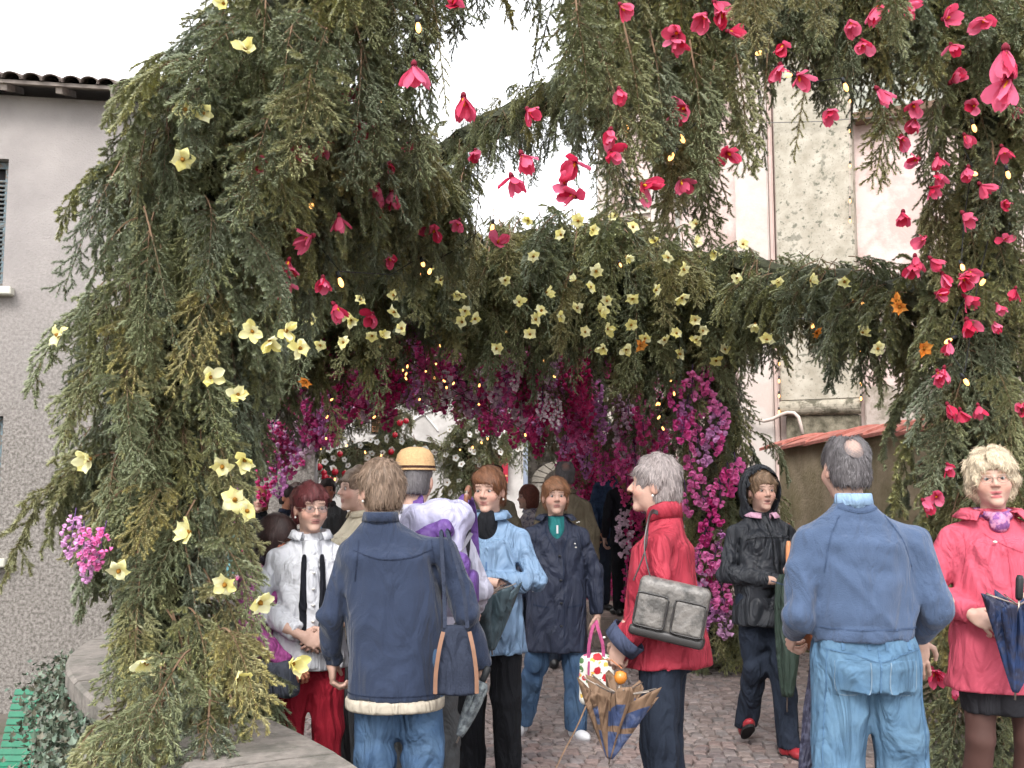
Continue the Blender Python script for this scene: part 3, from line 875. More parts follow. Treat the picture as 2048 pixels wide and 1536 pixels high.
def make_bough(seed, L, elev, droop, nside, side_len, sub=True, per_m=1050, ln=.019, wd=.0048, bare=.06):
    """local frame: grows from the origin along +x, z up"""
    g = BoughGeo(seed); rg = g.rg
    d0 = (math.cos(elev), 0, math.sin(elev))
    main = curve((0, 0, 0), d0, L, droop, 12, rg, .10)
    g.stem(main, .0048, .0015)
    cum = np.linspace(0, 1, len(main))
    tipc = np.array([1.45, 1.38, 1.0]) if rg.random() < .5 else np.array([1.1, 1.15, 1.1])
    k0 = int(len(main) * .3)
    g.needles(main[k0:], per_m, ln, wd, tipc)
    for i in range(nside):
        f = bare + (1 - bare) * (i + rg.uniform(.0, .9)) / nside
        f = min(f, .985)
        p = np.array([np.interp(f, cum, main[:, k]) for k in range(3)])
        j = min(int(f * (len(main) - 1)), len(main) - 2)
        t = main[j + 1] - main[j]; t /= np.linalg.norm(t)
        ax = np.array([0, 1., 0]) if True else None
        sgn = 1 if i % 2 else -1
        lat = np.cross(t, np.cross(ax, t)); lat /= np.linalg.norm(lat) + 1e-9
        nrm = np.cross(t, lat)
        ang = R(rg.uniform(36, 58))
        d = t * math.cos(ang) + (lat * sgn * rg.uniform(.75, 1) + nrm * rg.normal(0, .35)) * math.sin(ang)
        sl = side_len * (1.15 - .75 * f) * rg.uniform(.65, 1.2) * (min(1, (f + .12) / .35))
        sh = curve(p, d, sl, rg.uniform(.35, .9), 5, rg, .10)
        g.stem(sh, .0018, .0009)
        g.needles(sh[1:] if f < .4 and sl > .1 else sh, per_m, ln, wd, tipc)
        if sub and sl > .075:
            ns = int(sl / .036)
            for q in range(ns):
                fq = .22 + .72 * (q + rg.uniform(0, .7)) / ns
                pp = np.array([np.interp(fq, np.linspace(0, 1, len(sh)), sh[:, k]) for k in range(3)])
                jj = min(int(fq * 5), 4)
                tt = sh[jj + 1] - sh[jj]; tt /= np.linalg.norm(tt)
                ll = np.cross(tt, nrm + rg.normal(0, .3, 3)); ll /= np.linalg.norm(ll) + 1e-9
                aa = R(rg.uniform(35, 55)) * (1 if q % 2 else -1)
                dd = tt * math.cos(aa) + ll * math.sin(aa)
                ss = curve(pp, dd, rg.uniform(.035, .075) * (1.2 - .5 * fq), rg.uniform(.3, .8), 3, rg, .06)
                g.stem(ss, .0014, .0008)
                g.needles(ss, per_m, ln, wd, tipc)
    return g.mesh('bough')

HANG = [make_bough(100 + k, .54 + .06 * (k % 4), R(-30 - 12 * (k % 3)), 3.0, 20 + k % 3 * 3, .20) for k in range(6)]       # falls steeply
ARCH = [make_bough(200 + k, .56 + .05 * (k % 3), R(15 - 10 * (k % 3)), 2.3, 22, .21) for k in range(5)]                      # arches out, then falls
SPRAY = [make_bough(300 + k, .46, R(18 - 8 * k), .75, 20, .18) for k in range(3)]                                            # stands off, lightly bent
STRAND = [make_bough(400 + k, .62 + .1 * (k % 2), R(-60), 3.2, 18, .11, sub=(k % 2 == 0)) for k in range(4)]                   # thin hanging strands
LITTLE = [make_bough(500 + k, .46, R(10 - 20 * (k % 2)), 2.4, 15, .18, per_m=520, wd=.0055, ln=.022) for k in range(4)]     # for the garlands farther off

def sample_path(path, ds=.04):
    P = [at(u, v, Y) for u, v, Y, r in path]; Rr = [q[3] for q in path]
    out = []
    def cr(a, b, c, d, t):
        return 0.5 * ((2 * b) + (-a + c) * t + (2 * a - 5 * b + 4 * c - d) * t * t + (-a + 3 * b - 3 * c + d) * t ** 3)
    for i in range(len(P) - 1):
        a, b, c, d = P[max(i - 1, 0)], P[i], P[i + 1], P[min(i + 2, len(P) - 1)]
        n = max(2, int((c - b).length / ds))
        for k in range(n):
            t = k / n
            out.append((cr(a, b, c, d, t), Rr[i] + (Rr[i + 1] - Rr[i]) * t))
    out.append((P[-1], Rr[-1]))
    return out

GARLANDS = {}
# openings of the place that no bough reaches into: sky between the arches, the facade, the lane (as the place is seen from the square)
GAPS = [(895, -60, 1085, 185), (1010, 285, 1190, 405), (1490, 235, 1785, 470), (-200, -60, 190, 330), (-200, 330, 85, 640), (-200, 640, 40, 1200), (-200, 1180, 140, 1510), (128, 1255, 240, 1400), (140, 1400, 200, 1470), (488, 945, 660, 1130), (535, 1130, 800, 1330), (572, 1290, 800, 1480), (640, 1330, 800, 1480), (1510, 735, 1790, 860), (640, 1075, 1180, 1600)]
def proj(p):
    d = p - Vector((0, 0, CAMH))
    f = d.y * _cp + d.z * _sp
    return 1024 + FPX * d.x / f, 768 - FPX * (d.z * _cp - d.y * _sp) / f
def blocked(pos, az, L, more=()):
    for f, dz in ((.0, .0), (.35, -.18), (.5, -.5)):
        u, v = proj(pos + Vector((math.cos(az) * f * L, math.sin(az) * f * L, dz * L)))
        if any(a < u < c and b < v < d for a, b, c, d in (*GAPS, *more)): return True
    return False
def garland(name, label, path, count, seed, kinds=('HANG', 'HANG', 'ARCH', 'STRAND'), size=1.0, group='spruce garlands of the festival arches', core=.42, front=.62,
            pole=.045, name_='spruce_garland', down=1.0, gaps=(), free=False):
    """a pole wrapped in spruce: lumpy core for the inner branches, coloured dark for their shade, then single boughs"""
    rg = random.Random(seed)
    sp = sample_path(path)
    root = empty(name_, sp[0][0])
    tag(root, label, 'garland', group)
    o0 = root.location
    mb = MB()
    mb.tube([p - o0 for p, r in sp[::4]] + [sp[-1][0] - o0], pole, 8)
    mb.obj('pole', mat('peeled_pole', (0.34, 0.24, 0.15), .8, .2, 12), root, smooth=True)
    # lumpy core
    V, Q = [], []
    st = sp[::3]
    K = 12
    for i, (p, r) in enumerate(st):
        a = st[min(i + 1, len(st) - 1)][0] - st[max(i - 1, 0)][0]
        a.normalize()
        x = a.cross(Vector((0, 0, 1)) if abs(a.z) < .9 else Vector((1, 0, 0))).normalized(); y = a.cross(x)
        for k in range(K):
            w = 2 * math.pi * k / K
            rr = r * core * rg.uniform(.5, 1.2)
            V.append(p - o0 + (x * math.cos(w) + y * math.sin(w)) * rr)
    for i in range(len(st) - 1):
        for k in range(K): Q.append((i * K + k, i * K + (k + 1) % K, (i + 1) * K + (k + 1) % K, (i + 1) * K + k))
    link('dark_shade_core', np_mesh('dark_shade_core', V, None, Q, [M_core], smooth=False), root)
    # boughs
    wsum = []
    acc = 0
    for p, r in sp: acc += max(r, .15); wsum.append(acc)
    for _ in range(count):
        t = rg.uniform(0, acc)
        i = next(k for k, w in enumerate(wsum) if w >= t)
        p, r = sp[i]
        ax = (sp[min(i + 2, len(sp) - 1)][0] - sp[max(i - 2, 0)][0]).normalized()
        # radial direction, more of them on the camera side
        for _try in range(8):
            q = Vector((rg.gauss(0, 1), rg.gauss(0, 1), rg.gauss(0, 1)))
            q -= ax * q.dot(ax)
            q.normalize()
            if rg.random() < (front if q.y > .25 else 1.0): break
        depth = rg.choice((.25, .45, .6, .7, .8)) * rg.uniform(.9, 1.1)
        pos = p + q * r * depth
        horiz = Vector((q.x, q.y, 0))
        if horiz.length < .35: az = rg.uniform(-math.pi, 0) if rg.random() < .7 else rg.uniform(0, math.pi)
        else: az = math.atan2(q.y, q.x) + rg.gauss(0, .5)
        if q.z < -.5: kk = rg.choice(('STRAND', 'HANG', 'HANG'))
        elif q.z > .6: kk = rg.choice(('ARCH', 'ARCH', 'HANG', 'HANG'))
        else: kk = rg.choice(kinds)
        if 'LITTLE' in kinds: kk = 'LITTLE'
        me = rg.choice(globals()[kk])
        s = size * rg.uniform(.72, 1.2) * (.75 + .55 * min(r, .5) / .5 * .5)
        if not free and blocked(pos, az, s * (.45 if kk in ('SPRAY', 'LITTLE') else .85), gaps): continue
        link('bough', me, root, pos - o0, (rg.gauss(0, .17), rg.gauss(.10 * down, .16), az), s)
    GARLANDS[name] = (root, sp)
    return root

def extra(name, pts, kinds, seed, size=1.0):
    """single boughs set by hand: (u, v, Y, azimuth in degrees)"""
    rg = random.Random(seed)
    root = GARLANDS[name][0]
    for q in pts:
        u, v, Y, az = q[:4]
        if blocked(at(u, v, Y), R(az), .8): continue
        kk = q[5] if len(q) > 5 else rg.choice(kinds)
        link('bough', rg.choice(globals()[kk]), root, at(u, v, Y) - root.location, (rg.gauss(0, .15), rg.gauss(0, .12), R(az)), size * (q[4] if len(q) > 4 else 1) * rg.uniform(.9, 1.15))

garland('left_low', 'thick spruce column standing on the parapet wall, its lower half with big yellow flowers',
        [(370, 1500, 4.55, .36), (360, 1400, 4.6, .38), (345, 1280, 4.7, .35), (332, 1130, 4.8, .33), (325, 980, 4.9, .34), (322, 850, 4.95, .37)], 300, 1)
garland('left_high', 'upper half of the thick spruce column, bending over towards the arch top',
        [(322, 850, 4.95, .38), (325, 700, 5.0, .42), (345, 540, 5.0, .47), (400, 380, 5.05, .50), (470, 230, 5.1, .50), (560, 90, 5.1, .50)], 300, 2)
garland('front_top', 'spruce header of the front arch dropping red flowers over the square',
        [(560, 90, 5.1, .50), (680, 0, 5.15, .46), (800, -60, 5.2, .40), (930, -150, 5.25, .22), (1060, -170, 5.3, .20), (1180, -120, 5.35, .32), (1330, -60, 5.4, .38), (1500, -50, 5.5, .36), (1680, -50, 5.6, .36), (1820, -20, 5.7, .40), (1930, 60, 5.8, .42)], 300, 3)
garland('front_curtain', 'spruce curtain hung with red flowers between left column and second arch',
        [(520, 400, 5.7, .42), (620, 300, 5.8, .45), (720, 290, 6.0, .42), (800, 360, 6.6, .32), (880, 400, 7.2, .28)], 270, 4, size=.85)
garland('right_col', 'spruce column dotted with red flowers beside the pink jacket',
        [(1970, 60, 5.85, .44), (1975, 250, 5.9, .40), (1965, 450, 5.9, .38), (1970, 700, 5.95, .40), (1985, 950, 6.0, .40), (1990, 1200, 6.05, .37), (2005, 1480, 6.1, .33)], 300, 5, size=1.1)
garland('diag', 'slanting spruce beam crossing the bright sky gap',
        [(660, 500, 8.0, .24), (760, 405, 7.7, .24), (880, 312, 7.3, .22), (1000, 245, 6.9, .22), (1120, 190, 6.5, .24), (1240, 140, 6.1, .28), (1330, 70, 5.8, .3)], 300, 6, pole=.055, size=.55, free=True)
garland('yellow_left', 'spruce arch with yellow flowers, its half left of the sky gap',
        [(440, 1020, 8.6, .30), (440, 880, 8.6, .32), (455, 740, 8.6, .36), (530, 620, 8.6, .44), (660, 545, 8.6, .50), (820, 520, 8.6, .50), (980, 510, 8.6, .48)], 300, 7, size=1.1)
garland('yellow_mid', 'crown of the spruce arch thick with yellow flowers under the sky gap',
        [(980, 510, 8.6, .44), (1100, 505, 8.6, .46), (1230, 510, 8.6, .48), (1340, 540, 8.65, .48), (1420, 590, 8.8, .44)], 300, 8, size=1.15)
garland('yellow_lower', 'lower fringe of spruce under the yellow flower arch, magenta showing through',
        [(510, 660, 9.3, .30), (640, 590, 9.3, .34), (800, 565, 9.3, .36), (960, 560, 9.3, .36), (1120, 565, 9.3, .36), (1260, 595, 9.3, .36), (1370, 660, 9.3, .34)], 300, 18, size=.85)
garland('yellow_right', 'spruce post of the yellow flower arch hung with magenta blossom, by the black raincoat',
        [(1420, 590, 8.8, .42), (1440, 720, 9.0, .36), (1440, 860, 9.2, .32), (1445, 1000, 9.3, .31), (1440, 1150, 9.4, .30), (1430, 1295, 9.5, .29)], 280, 9, size=1.0)
garland('rail', 'spruce rail with yellow flowers running from the yellow arch to the red flowered column',
        [(1420, 520, 8.6, .26), (1520, 545, 8.1, .26), (1620, 560, 7.6, .26), (1720, 575, 7.1, .26), (1830, 600, 6.4, .25), (1900, 610, 6.1, .2)], 200, 10, size=1.0)
garland('tassel_near', 'long spruce tassel hanging right of the sky gap',
        [(1175, -120, 4.75, .16), (1180, 20, 4.75, .15), (1190, 150, 4.75, .13), (1190, 250, 4.75, .10)], 90, 31, size=.9, kinds=('STRAND', 'HANG', 'STRAND'), core=.35, pole=.012)
garland('tassel_wide', 'broad dark spruce drape before the pale facade',
        [(1350, -60, 5.25, .26), (1370, 60, 5.25, .24), (1385, 170, 5.3, .20), (1400, 270, 5.35, .15)], 130, 32, size=.9, kinds=('STRAND', 'HANG'), core=.4, pole=.012)
garland('tassel_right', 'spruce drape with red flowers at the top of the facade',
        [(1560, -60, 5.3, .22), (1640, -20, 5.35, .22), (1740, 0, 5.45, .24)], 90, 33, size=.8, kinds=('STRAND', 'HANG'), core=.4, pole=.012)
LT = ('LITTLE',)
TG = ((765, 805, 900, 1100), (700, 842, 960, 1100), (645, 878, 1060, 1100), (600, 915, 1135, 1100))
garland('tunnel_near', 'nearer spruce ring of the tunnel covered in magenta blossom',
        [(490, 1130, 10.6, .28), (500, 950, 10.6, .30), (530, 830, 10.6, .34), (620, 740, 10.6, .40), (760, 690, 10.6, .44), (920, 670, 10.6, .44), (1080, 690, 10.6, .44), (1200, 730, 10.7, .42), (1290, 800, 10.8, .36), (1325, 900, 11, .30), (1330, 1050, 11, .28), (1325, 1220, 11, .26)],
        300, 11, size=1.05, kinds=LT, core=.32, gaps=TG)
garland('tunnel_far', 'farther spruce ring of the tunnel in deep magenta blossom',
        [(520, 1120, 13, .26), (545, 960, 13, .28), (600, 850, 13, .32), (700, 790, 13, .36), (830, 765, 13, .40), (960, 775, 13, .40), (1070, 805, 13, .36), (1140, 855, 13.1, .32), (1180, 930, 13.2, .28), (1190, 1060, 13.2, .26), (1190, 1180, 13.2, .26)],
        300, 12, size=1.05, kinds=LT, core=.32, gaps=TG)
for k_, (a_, b_) in enumerate((((600, 690, 9.8, .40), (640, 800, 13.0, .36)), ((760, 650, 9.8, .42), (770, 770, 13.0, .38)), ((930, 640, 9.8, .42), (910, 765, 13.0, .38)), ((1100, 650, 9.8, .42), (1030, 780, 13.0, .38)), ((1260, 700, 9.8, .40), (1130, 830, 13.0, .36)), ((1360, 800, 9.8, .34), (1180, 910, 13.0, .30)))):
    m_ = tuple((p + q) / 2 for p, q in zip(a_, b_))
    garland('roof_%d' % k_, 'spruce roof garland of the magenta tunnel, ' + ('first', 'second', 'third', 'fourth', 'fifth', 'sixth')[k_] + ' counted from the thick spruce column',
            [a_, m_, b_], 64, 60 + k_, size=1.0, kinds=LT, core=.3, gaps=TG)
garland('white_post', 'far spruce post with white flowers right of the straw hat',
        [(940, 1120, 17.5, .26), (938, 1020, 17.5, .28), (935, 930, 17.5, .3), (940, 870, 17.5, .36), (1000, 850, 17.5, .34), (1060, 862, 17.5, .24)], 170, 13, size=1.5, kinds=LT, core=.3)
garland('white_left', 'far spruce garland with white flowers and red baubles behind the crowd',
        [(490, 950, 17, .45), (580, 935, 17, .5), (660, 920, 17, .48), (740, 895, 17.2, .36), (820, 888, 17.4, .26), (900, 905, 17.5, .24)], 190, 14, size=1.3, kinds=LT, core=.3)
garland('white_arm', 'small spruce spur with red blooms rising in front of the far grey wall',
        [(770, 900, 17.3, .2), (790, 860, 17.3, .18), (800, 820, 17.3, .14)], 44, 15, size=1.2, kinds=LT, core=.3)
# hand-set sprays that break the outline
extra('left_low', [(250, 905, 4.75, 185, 1.1), (225, 915, 4.7, 190, 1.0), (200, 1130, 4.9, 180, .8), (180, 1330, 4.6, 200, .9), (220, 1430, 4.4, 200, .9), (230, 1400, 4.3, 205, 1.0),
                   (250, 1420, 4.2, 240, 1.1), (330, 1400, 4.15, 262, 1.1), (420, 1380, 4.2, 290, 1.1), (460, 1390, 4.3, 290, .85), (500, 1200, 4.6, 350, 1.0), (230, 1200, 4.4, 215, 1.1), (520, 1120, 4.7, 345, .9),
                   (440, 1260, 4.35, 300, .9), (280, 1330, 4.15, 250, 1.0), (380, 1300, 4.2, 275, 1.1), (210, 1290, 4.35, 215, 1.0), (200, 1470, 4.1, 235, 1.1), (300, 1500, 4.05, 255, 1.1), (400, 1490, 4.05, 280, 1.0)], ('ARCH', 'HANG'), 51)
extra('left_high', [(180, 360, 5.0, 170, .8, 'SPRAY'), (170, 380, 5.0, 180, .9, 'SPRAY'), (190, 560, 5.0, 190, .9), (210, 540, 4.8, 200), (170, 700, 4.9, 185, .8), (240, 250, 5.0, 180), (260, 200, 5.0, 175), (330, 120, 5.0, 150), (400, 60, 5.1, 130), (440, 20, 5.1, 110, .9, 'SPRAY'),
                    (230, 300, 4.8, 200, 1.1), (300, 200, 4.7, 215, 1.1), (420, 130, 4.7, 230, 1.1), (520, 60, 4.7, 250, 1.2), (600, 20, 4.7, 265, 1.2), (560, 200, 4.6, 275, 1.2), (620, 130, 4.7, 285, 1.2)], ('ARCH', 'HANG'), 52)
extra('front_top', [(1150, -20, 4.5, 265, 1.2, 'HANG'), (1190, 60, 4.4, 270, 1.1, 'STRAND'), (1215, 130, 4.5, 275, 1.0, 'STRAND'), (1180, 180, 4.6, 260, .9, 'STRAND'), (1240, 30, 4.6, 280, 1.1, 'HANG'), (1300, 60, 4.8, 270, 1.2, 'HANG'), (1380, 80, 4.9, 265, 1.2, 'HANG'),
                    (1430, 120, 5.0, 265, 1.1, 'STRAND'), (1460, 60, 5.0, 280, 1.1, 'HANG'), (1400, 220, 5.2, 275, 1.1, 'HANG'), (1340, 200, 5.2, 265, 1.1, 'HANG'), (1420, 320, 5.4, 285, 1.0, 'HANG'), (1380, 300, 5.4, 265, 1.0, 'HANG'), (1440, 380, 5.5, 330, .9, 'SPRAY'),
                    (1580, -60, 3.3, 262, .72, 'ARCH'), (1640, -90, 3.2, 272, .75, 'ARCH'), (1720, -70, 3.3, 285, .7, 'ARCH'), (1500, -50, 3.5, 255, .7, 'ARCH'), (1540, 60, 5.2, 270, 1.0, 'STRAND'), (1620, 90, 5.3, 265, 1.0, 'STRAND'), (1720, 80, 5.4, 275, 1.1, 'STRAND'), (1780, 120, 5.5, 280, 1.1, 'HANG'),
                    (820, 20, 5.1, 300, 1.2, 'HANG'), (880, 10, 5.0, 310, 1.1, 'STRAND'), (930, -30, 5.0, 330, 1.1, 'HANG'), (850, 100, 5.2, 300, 1.1, 'STRAND'), (780, 60, 5.1, 280, 1.2, 'HANG'), (900, 60, 5.2, 320, 1.1, 'STRAND'), (660, 60, 4.8, 275, 1.2, 'ARCH'), (720, 80, 4.9, 290, 1.2, 'HANG')], ('HANG',), 53)
extra('diag', [(930, 330, 6.9, 270, 1.0, 'HANG'), (960, 380, 7.0, 265, 1.0, 'STRAND'), (900, 360, 7.2, 260, 1.0, 'HANG'), (1180, 230, 6.0, 275, 1.1, 'STRAND'), (1140, 270, 6.1, 270, .9, 'HANG'), (1230, 260, 5.9, 265, 1.0, 'HANG')], ('HANG',), 54)
# ------------------------------------------------------------------ paper flowers
def paper(name, c, c2, trans=.35, rand=.18):
    m = bpy.data.materials.new(name); m.use_nodes = True
    N, L = m.node_tree.nodes, m.node_tree.links
    b = N['Principled BSDF']; out = N['Material Output']
    b.inputs['Roughness'].default_value = .8; b.inputs['Specular IOR Level'].default_value = .15
    oi = N.new('ShaderNodeObjectInfo')
    x = N.new('ShaderNodeMix'); x.data_type = 'RGBA'; x.inputs[6].default_value = (*c, 1); x.inputs[7].default_value = (*c2, 1)
    L.new(oi.outputs['Random'], x.inputs[0])
    a = N.new('ShaderNodeAttribute'); a.attribute_name = 'Col'
    y = N.new('ShaderNodeMix'); y.data_type = 'RGBA'; y.blend_type = 'MULTIPLY'; y.inputs[0].default_value = 1
    L.new(x.outputs[2], y.inputs[6]); L.new(a.outputs['Color'], y.inputs[7])
    L.new(y.outputs[2], b.inputs['Base Color'])
    t = N.new('ShaderNodeBsdfTranslucent'); L.new(y.outputs[2], t.inputs[0])
    ms = N.new('ShaderNodeMixShader'); ms.inputs[0].default_value = trans
    L.new(b.outputs[0], ms.inputs[1]); L.new(t.outputs[0], ms.inputs[2]); L.new(ms.outputs[0], out.inputs[0])
    return m
M_red = paper('red_crepe_paper', srgb((214, 46, 84), .92), srgb((240, 128, 162), .92), .45)
M_yel = paper('yellow_crepe_paper', srgb((250, 238, 150), .98), srgb((254, 249, 204), .98), .42)
M_ora = paper('orange_crepe_paper', srgb((238, 140, 50)), srgb((246, 176, 90)))
M_mag = paper('magenta_paper', srgb((226, 80, 160)), srgb((244, 152, 208)), .42)
M_wine = paper('deep_pink_paper', srgb((210, 54, 124)), srgb((230, 108, 168)), .4)
M_lil = paper('lilac_paper', srgb((214, 140, 204)), srgb((230, 184, 222)), .35)
M_pal = paper('pale_pink_paper', srgb((226, 196, 216)), srgb((240, 226, 234)), .3)
M_wht = paper('white_paper', srgb((240, 238, 232)), srgb((250, 248, 240)), .3)
M_stamen = mat('yellow_stamen', srgb((232, 176, 40)), .8, .1)
M_calyx = mat('dark_calyx', srgb((120, 20, 44)), .8, .1)
M_heart = mat('brown_flower_heart', srgb((150, 104, 30)), .8, .1)

def petal_mesh(name, m, L, W, cup, flare, crink, seed, pts=1.0, tint0=.82):
    """a crinkled petal from the origin along +x, curving up in z (cup), its rim bent out (flare)"""
    rg = random.Random(seed)
    nu, nv = 6, 7
    V, Q, C = [], [], []
    for j in range(nv):
        f = j / (nv - 1)
        w = W * math.sin(math.pi * min(1, (f * .86 + .08))) ** .75 * (1 if pts < 1.5 else (1 - .75 * max(0, f - .55) / .45))
        x = L * (f - .18 * cup * f * f)
        z = L * cup * (f ** .8) - L * flare * max(0, f - .55) ** 1.5
        for i in range(nu):
            g = i / (nu - 1) * 2 - 1
            V.append((x * (1 - .10 * g * g * (f > .6)), g * w / 2, z + cup * .10 * L * g * g + rg.uniform(-1, 1) * crink * L * f + .018 * L * math.sin(g * 7 + seed) * f))
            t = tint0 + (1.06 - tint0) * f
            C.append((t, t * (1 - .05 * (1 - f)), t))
    for j in range(nv - 1):
        for i in range(nu - 1): Q.append((j * nu + i, j * nu + i + 1, (j + 1) * nu + i + 1, (j + 1) * nu + i))
    return np_mesh(name, V, None, Q, [m], smooth=True, col=np.array(C))
def ball(name, m, r, sz=1.0, seg=8):
    mb = MB()
    pts = [(0, 0, -r * sz * math.cos(math.pi * k / 5)) for k in range(6)]
    mb.tube(pts, [max(.0008, r * math.sin(math.pi * k / 5)) for k in range(6)], seg)
    return mb.mesh(name, m, smooth=True)
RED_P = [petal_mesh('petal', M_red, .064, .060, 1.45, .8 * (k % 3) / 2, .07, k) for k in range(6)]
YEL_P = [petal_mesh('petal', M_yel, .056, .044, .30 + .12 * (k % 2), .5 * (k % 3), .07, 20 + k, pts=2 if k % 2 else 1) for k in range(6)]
YEL_B = [petal_mesh('petal', M_yel, .054, .042, .95, .5 * (k % 2), .07, 40 + k, pts=2 if k % 2 else 1) for k in range(4)]
ORA_P = [petal_mesh('petal', M_ora, .056, .036, .4, .3 * (k % 3), .03, 30 + k, pts=2) for k in range(2)]
ST_R = MB().tube([(0, 0, .012), (0, 0, .035), (0, 0, .05)], [.006, .008, .003], 6).mesh('stamen', M_stamen, smooth=True)
CALYX = MB().tube([(0, 0, -.022), (0, 0, -.012), (0, 0, .004)], [.005, .012, .014], 7).mesh('calyx', M_calyx, smooth=True)
HEART = MB().tube([(0, 0, .0), (0, 0, .012), (0, 0, .022)], [.010, .009, .003], 7).mesh('flower_heart', M_heart, smooth=True)
frg = random.Random(77)
def flower(name, label, cat, group, petals, n, heart, loc, axis, s, calyx=False):
    """an Empty whose +z is the flower's axis, with its petals"""
    e = empty(name, loc, s=s)
    e.rotation_mode = 'QUATERNION'
    e.rotation_quaternion = Vector(axis).to_track_quat('Z', 'Y')
    tag(e, label, cat, group)
    a0 = frg.uniform(0, 6.28)
    if petals is YEL_P and frg.random() < .38: petals = YEL_B
    for k in range(n):
        link('petal', frg.choice(petals), e, (0, 0, 0), (frg.gauss(0, .16), frg.gauss(0, .24), a0 + k * 2 * math.pi / n + frg.gauss(0, .1)))
    link(heart.name.split('.')[0], heart, e)
    if calyx: link('calyx', CALYX, e)
    return e
def surf(u, v, names, off=.12):
    """depth of the garland surface one sees at (u, v)"""
    best = None
    for nm in names:
        for p, r in GARLANDS[nm][1][::4]:
            a, b = proj(p)
            ppm = FPX / p.y
            d = math.hypot(a - u, (b - v) * (.7 if v > b else 1)) / ppm
            if best is None or d < best[0]: best = (d, p.y - r * .95 - off)
    return best[1]
RED = [(910, 10), (828, 130), (705, 185), (722, 244), (927, 193), (1055, 219), (821, 285), (951, 301), (780, 325), (756, 371), (783, 383), (765, 419), (1023, 352), (1043, 308), (1151, 323), (1129, 369), (1152, 393), (918, 441), (995, 487), (777, 513),
       (1221, 304), (1221, 260), (1286, 369), (1344, 75), (1361, 219), (1238, 178), (1241, 10), (1361, 359), (608, 290), (639, 280), (538, 342), (578, 520), (624, 472), (678, 432), (574, 529), (571, 567), (646, 555), (668, 609), (745, 628),
       (1358, 65), (1410, 30), (1457, 62), (1560, 130), (1597, 150), (1700, 44), (1724, 82), (1758, 5), (1806, 10), (1888, 38), (1970, 38), (1902, 89), (2011, 99), (2018, 157), (1902, 164), (1755, 178), (1657, 222), (1826, 210), (1830, 236), (1950, 212), (2026, 212),
       (1929, 270), (1803, 273), (1454, 304), (1372, 215), (2004, 294), (1874, 349), (1861, 376), (1837, 318), (1874, 311), (1936, 335), (1960, 369), (2008, 403), (1926, 427), (1806, 424), (1850, 475), (2008, 479), (1830, 513), (1567, 89), (1430, 5), (1440, 20),
       (1830, 524), (1861, 517), (1885, 548), (1922, 552), (1940, 542), (1873, 587), (1929, 592), (1994, 609), (2031, 577), (1934, 640), (1987, 643), (1898, 684), (1875, 742), (1888, 736), (1895, 809), (1920, 820), (1956, 811), (2043, 807), (1895, 929), (1956, 932), (1874, 992), (1847, 1002),
       (1864, 1339), (1878, 1343), (1908, 1370), (1886, 1093), (870, 460), (600, 300), (1990, 1010)]
FRONT = ['front_top', 'front_curtain', 'left_high', 'tassel_near', 'tassel_wide', 'tassel_right']
for u, v in RED:
    right = u > 1790 and v > 120
    Y = surf(u, v, ['right_col'] if right else FRONT, .16 if right else (.60 if u < 1060 else .38))
    if (u, v) in ((2011, 99), (2018, 157)): Y = 3.4
    a = frg.random()
    ax = (frg.gauss(0, .35), frg.gauss(-.45, .35), -1) if a < .74 else (frg.gauss(0, .6), -1, frg.gauss(-.25, .35))
    if right: lb, gp = ('red paper bell flower on the spruce column by the pink jacket', 'red flowers on the right spruce column')
    elif u > 1060: lb, gp = ('red paper bell flower on the spruce header above the yellow arch', 'red flowers on the front spruce header')
    elif v > 500: lb, gp = ('red paper flower low on the spruce curtain near yellow ones', 'red flowers low on the spruce curtain')
    else: lb, gp = ('red paper bell flower on the spruce curtain beside the sky gap', 'red flowers on the spruce curtain')
    flower('red_paper_flower', lb, 'paper flower', gp, RED_P, 5, ST_R, at(u, v, Y), ax, frg.uniform(.72, 1.08) * (.92 if right else 1) * (1.2 if Y < 4 else 1), True)
YN = [(372, 220), (405, 226), (490, 100), (365, 318), (118, 672), (420, 755), (475, 790), (180, 918), (445, 932), (488, 918), (470, 1000), (492, 1022), (380, 1065), (238, 1140), (450, 1168), (518, 1203), (293, 1322), (473, 1358), (582, 1327), (570, 662), (505, 662), (598, 697), (540, 680), (450, 8)]
for u, v in YN:
    Y = surf(u, v, ['left_low', 'left_high'], .22)
    if v > 1150: Y = min(Y, 4.12)
    ax = (frg.gauss((u - 320) / 300, .55), -1, frg.gauss(-.2, .5))
    flower('yellow_paper_flower', 'large yellow paper flower on the thick spruce column by the parapet', 'paper flower', 'yellow flowers on the left spruce column', YEL_P, 6, HEART, at(u, v, Y), ax, frg.uniform(.92, 1.15))
YC = [(821, 422), (855, 424), (858, 470), (1057, 441), (1123, 470), (1156, 441), (1185, 460), (1231, 431), (1265, 455), (1310, 482), (1337, 514), (1252, 513), (1067, 513), (1392, 448), (1392, 485), (1430, 504), (1485, 489), (859, 531), (788, 589), (920, 589), (1038, 604), (1093, 585), (1193, 541), (1151, 561),
      (1180, 575), (1214, 601), (1265, 596), (1364, 594), (1366, 538), (790, 623), (690, 627), (701, 640), (930, 621), (925, 645), (949, 637), (1156, 614), (1199, 623), (1082, 623), (1070, 640), (804, 657), (744, 671), (766, 674), (688, 685), (1060, 669), (1170, 664), (1214, 657), (1262, 650), (1289, 676), (1207, 695),
      (992, 697), (1252, 698), (1358, 708), (1352, 667), (1122, 632), (1327, 678), (1310, 580), (1473, 555), (1555, 562), (1620, 562), (1690, 562), (1468, 638), (1391, 640), (1510, 647), (1406, 661), (1392, 679), (1451, 698), (1432, 720), (1519, 685), (1533, 681), (1755, 697), (1724, 667), (620, 640), (640, 690), (720, 600), (1010, 560), (880, 560)]
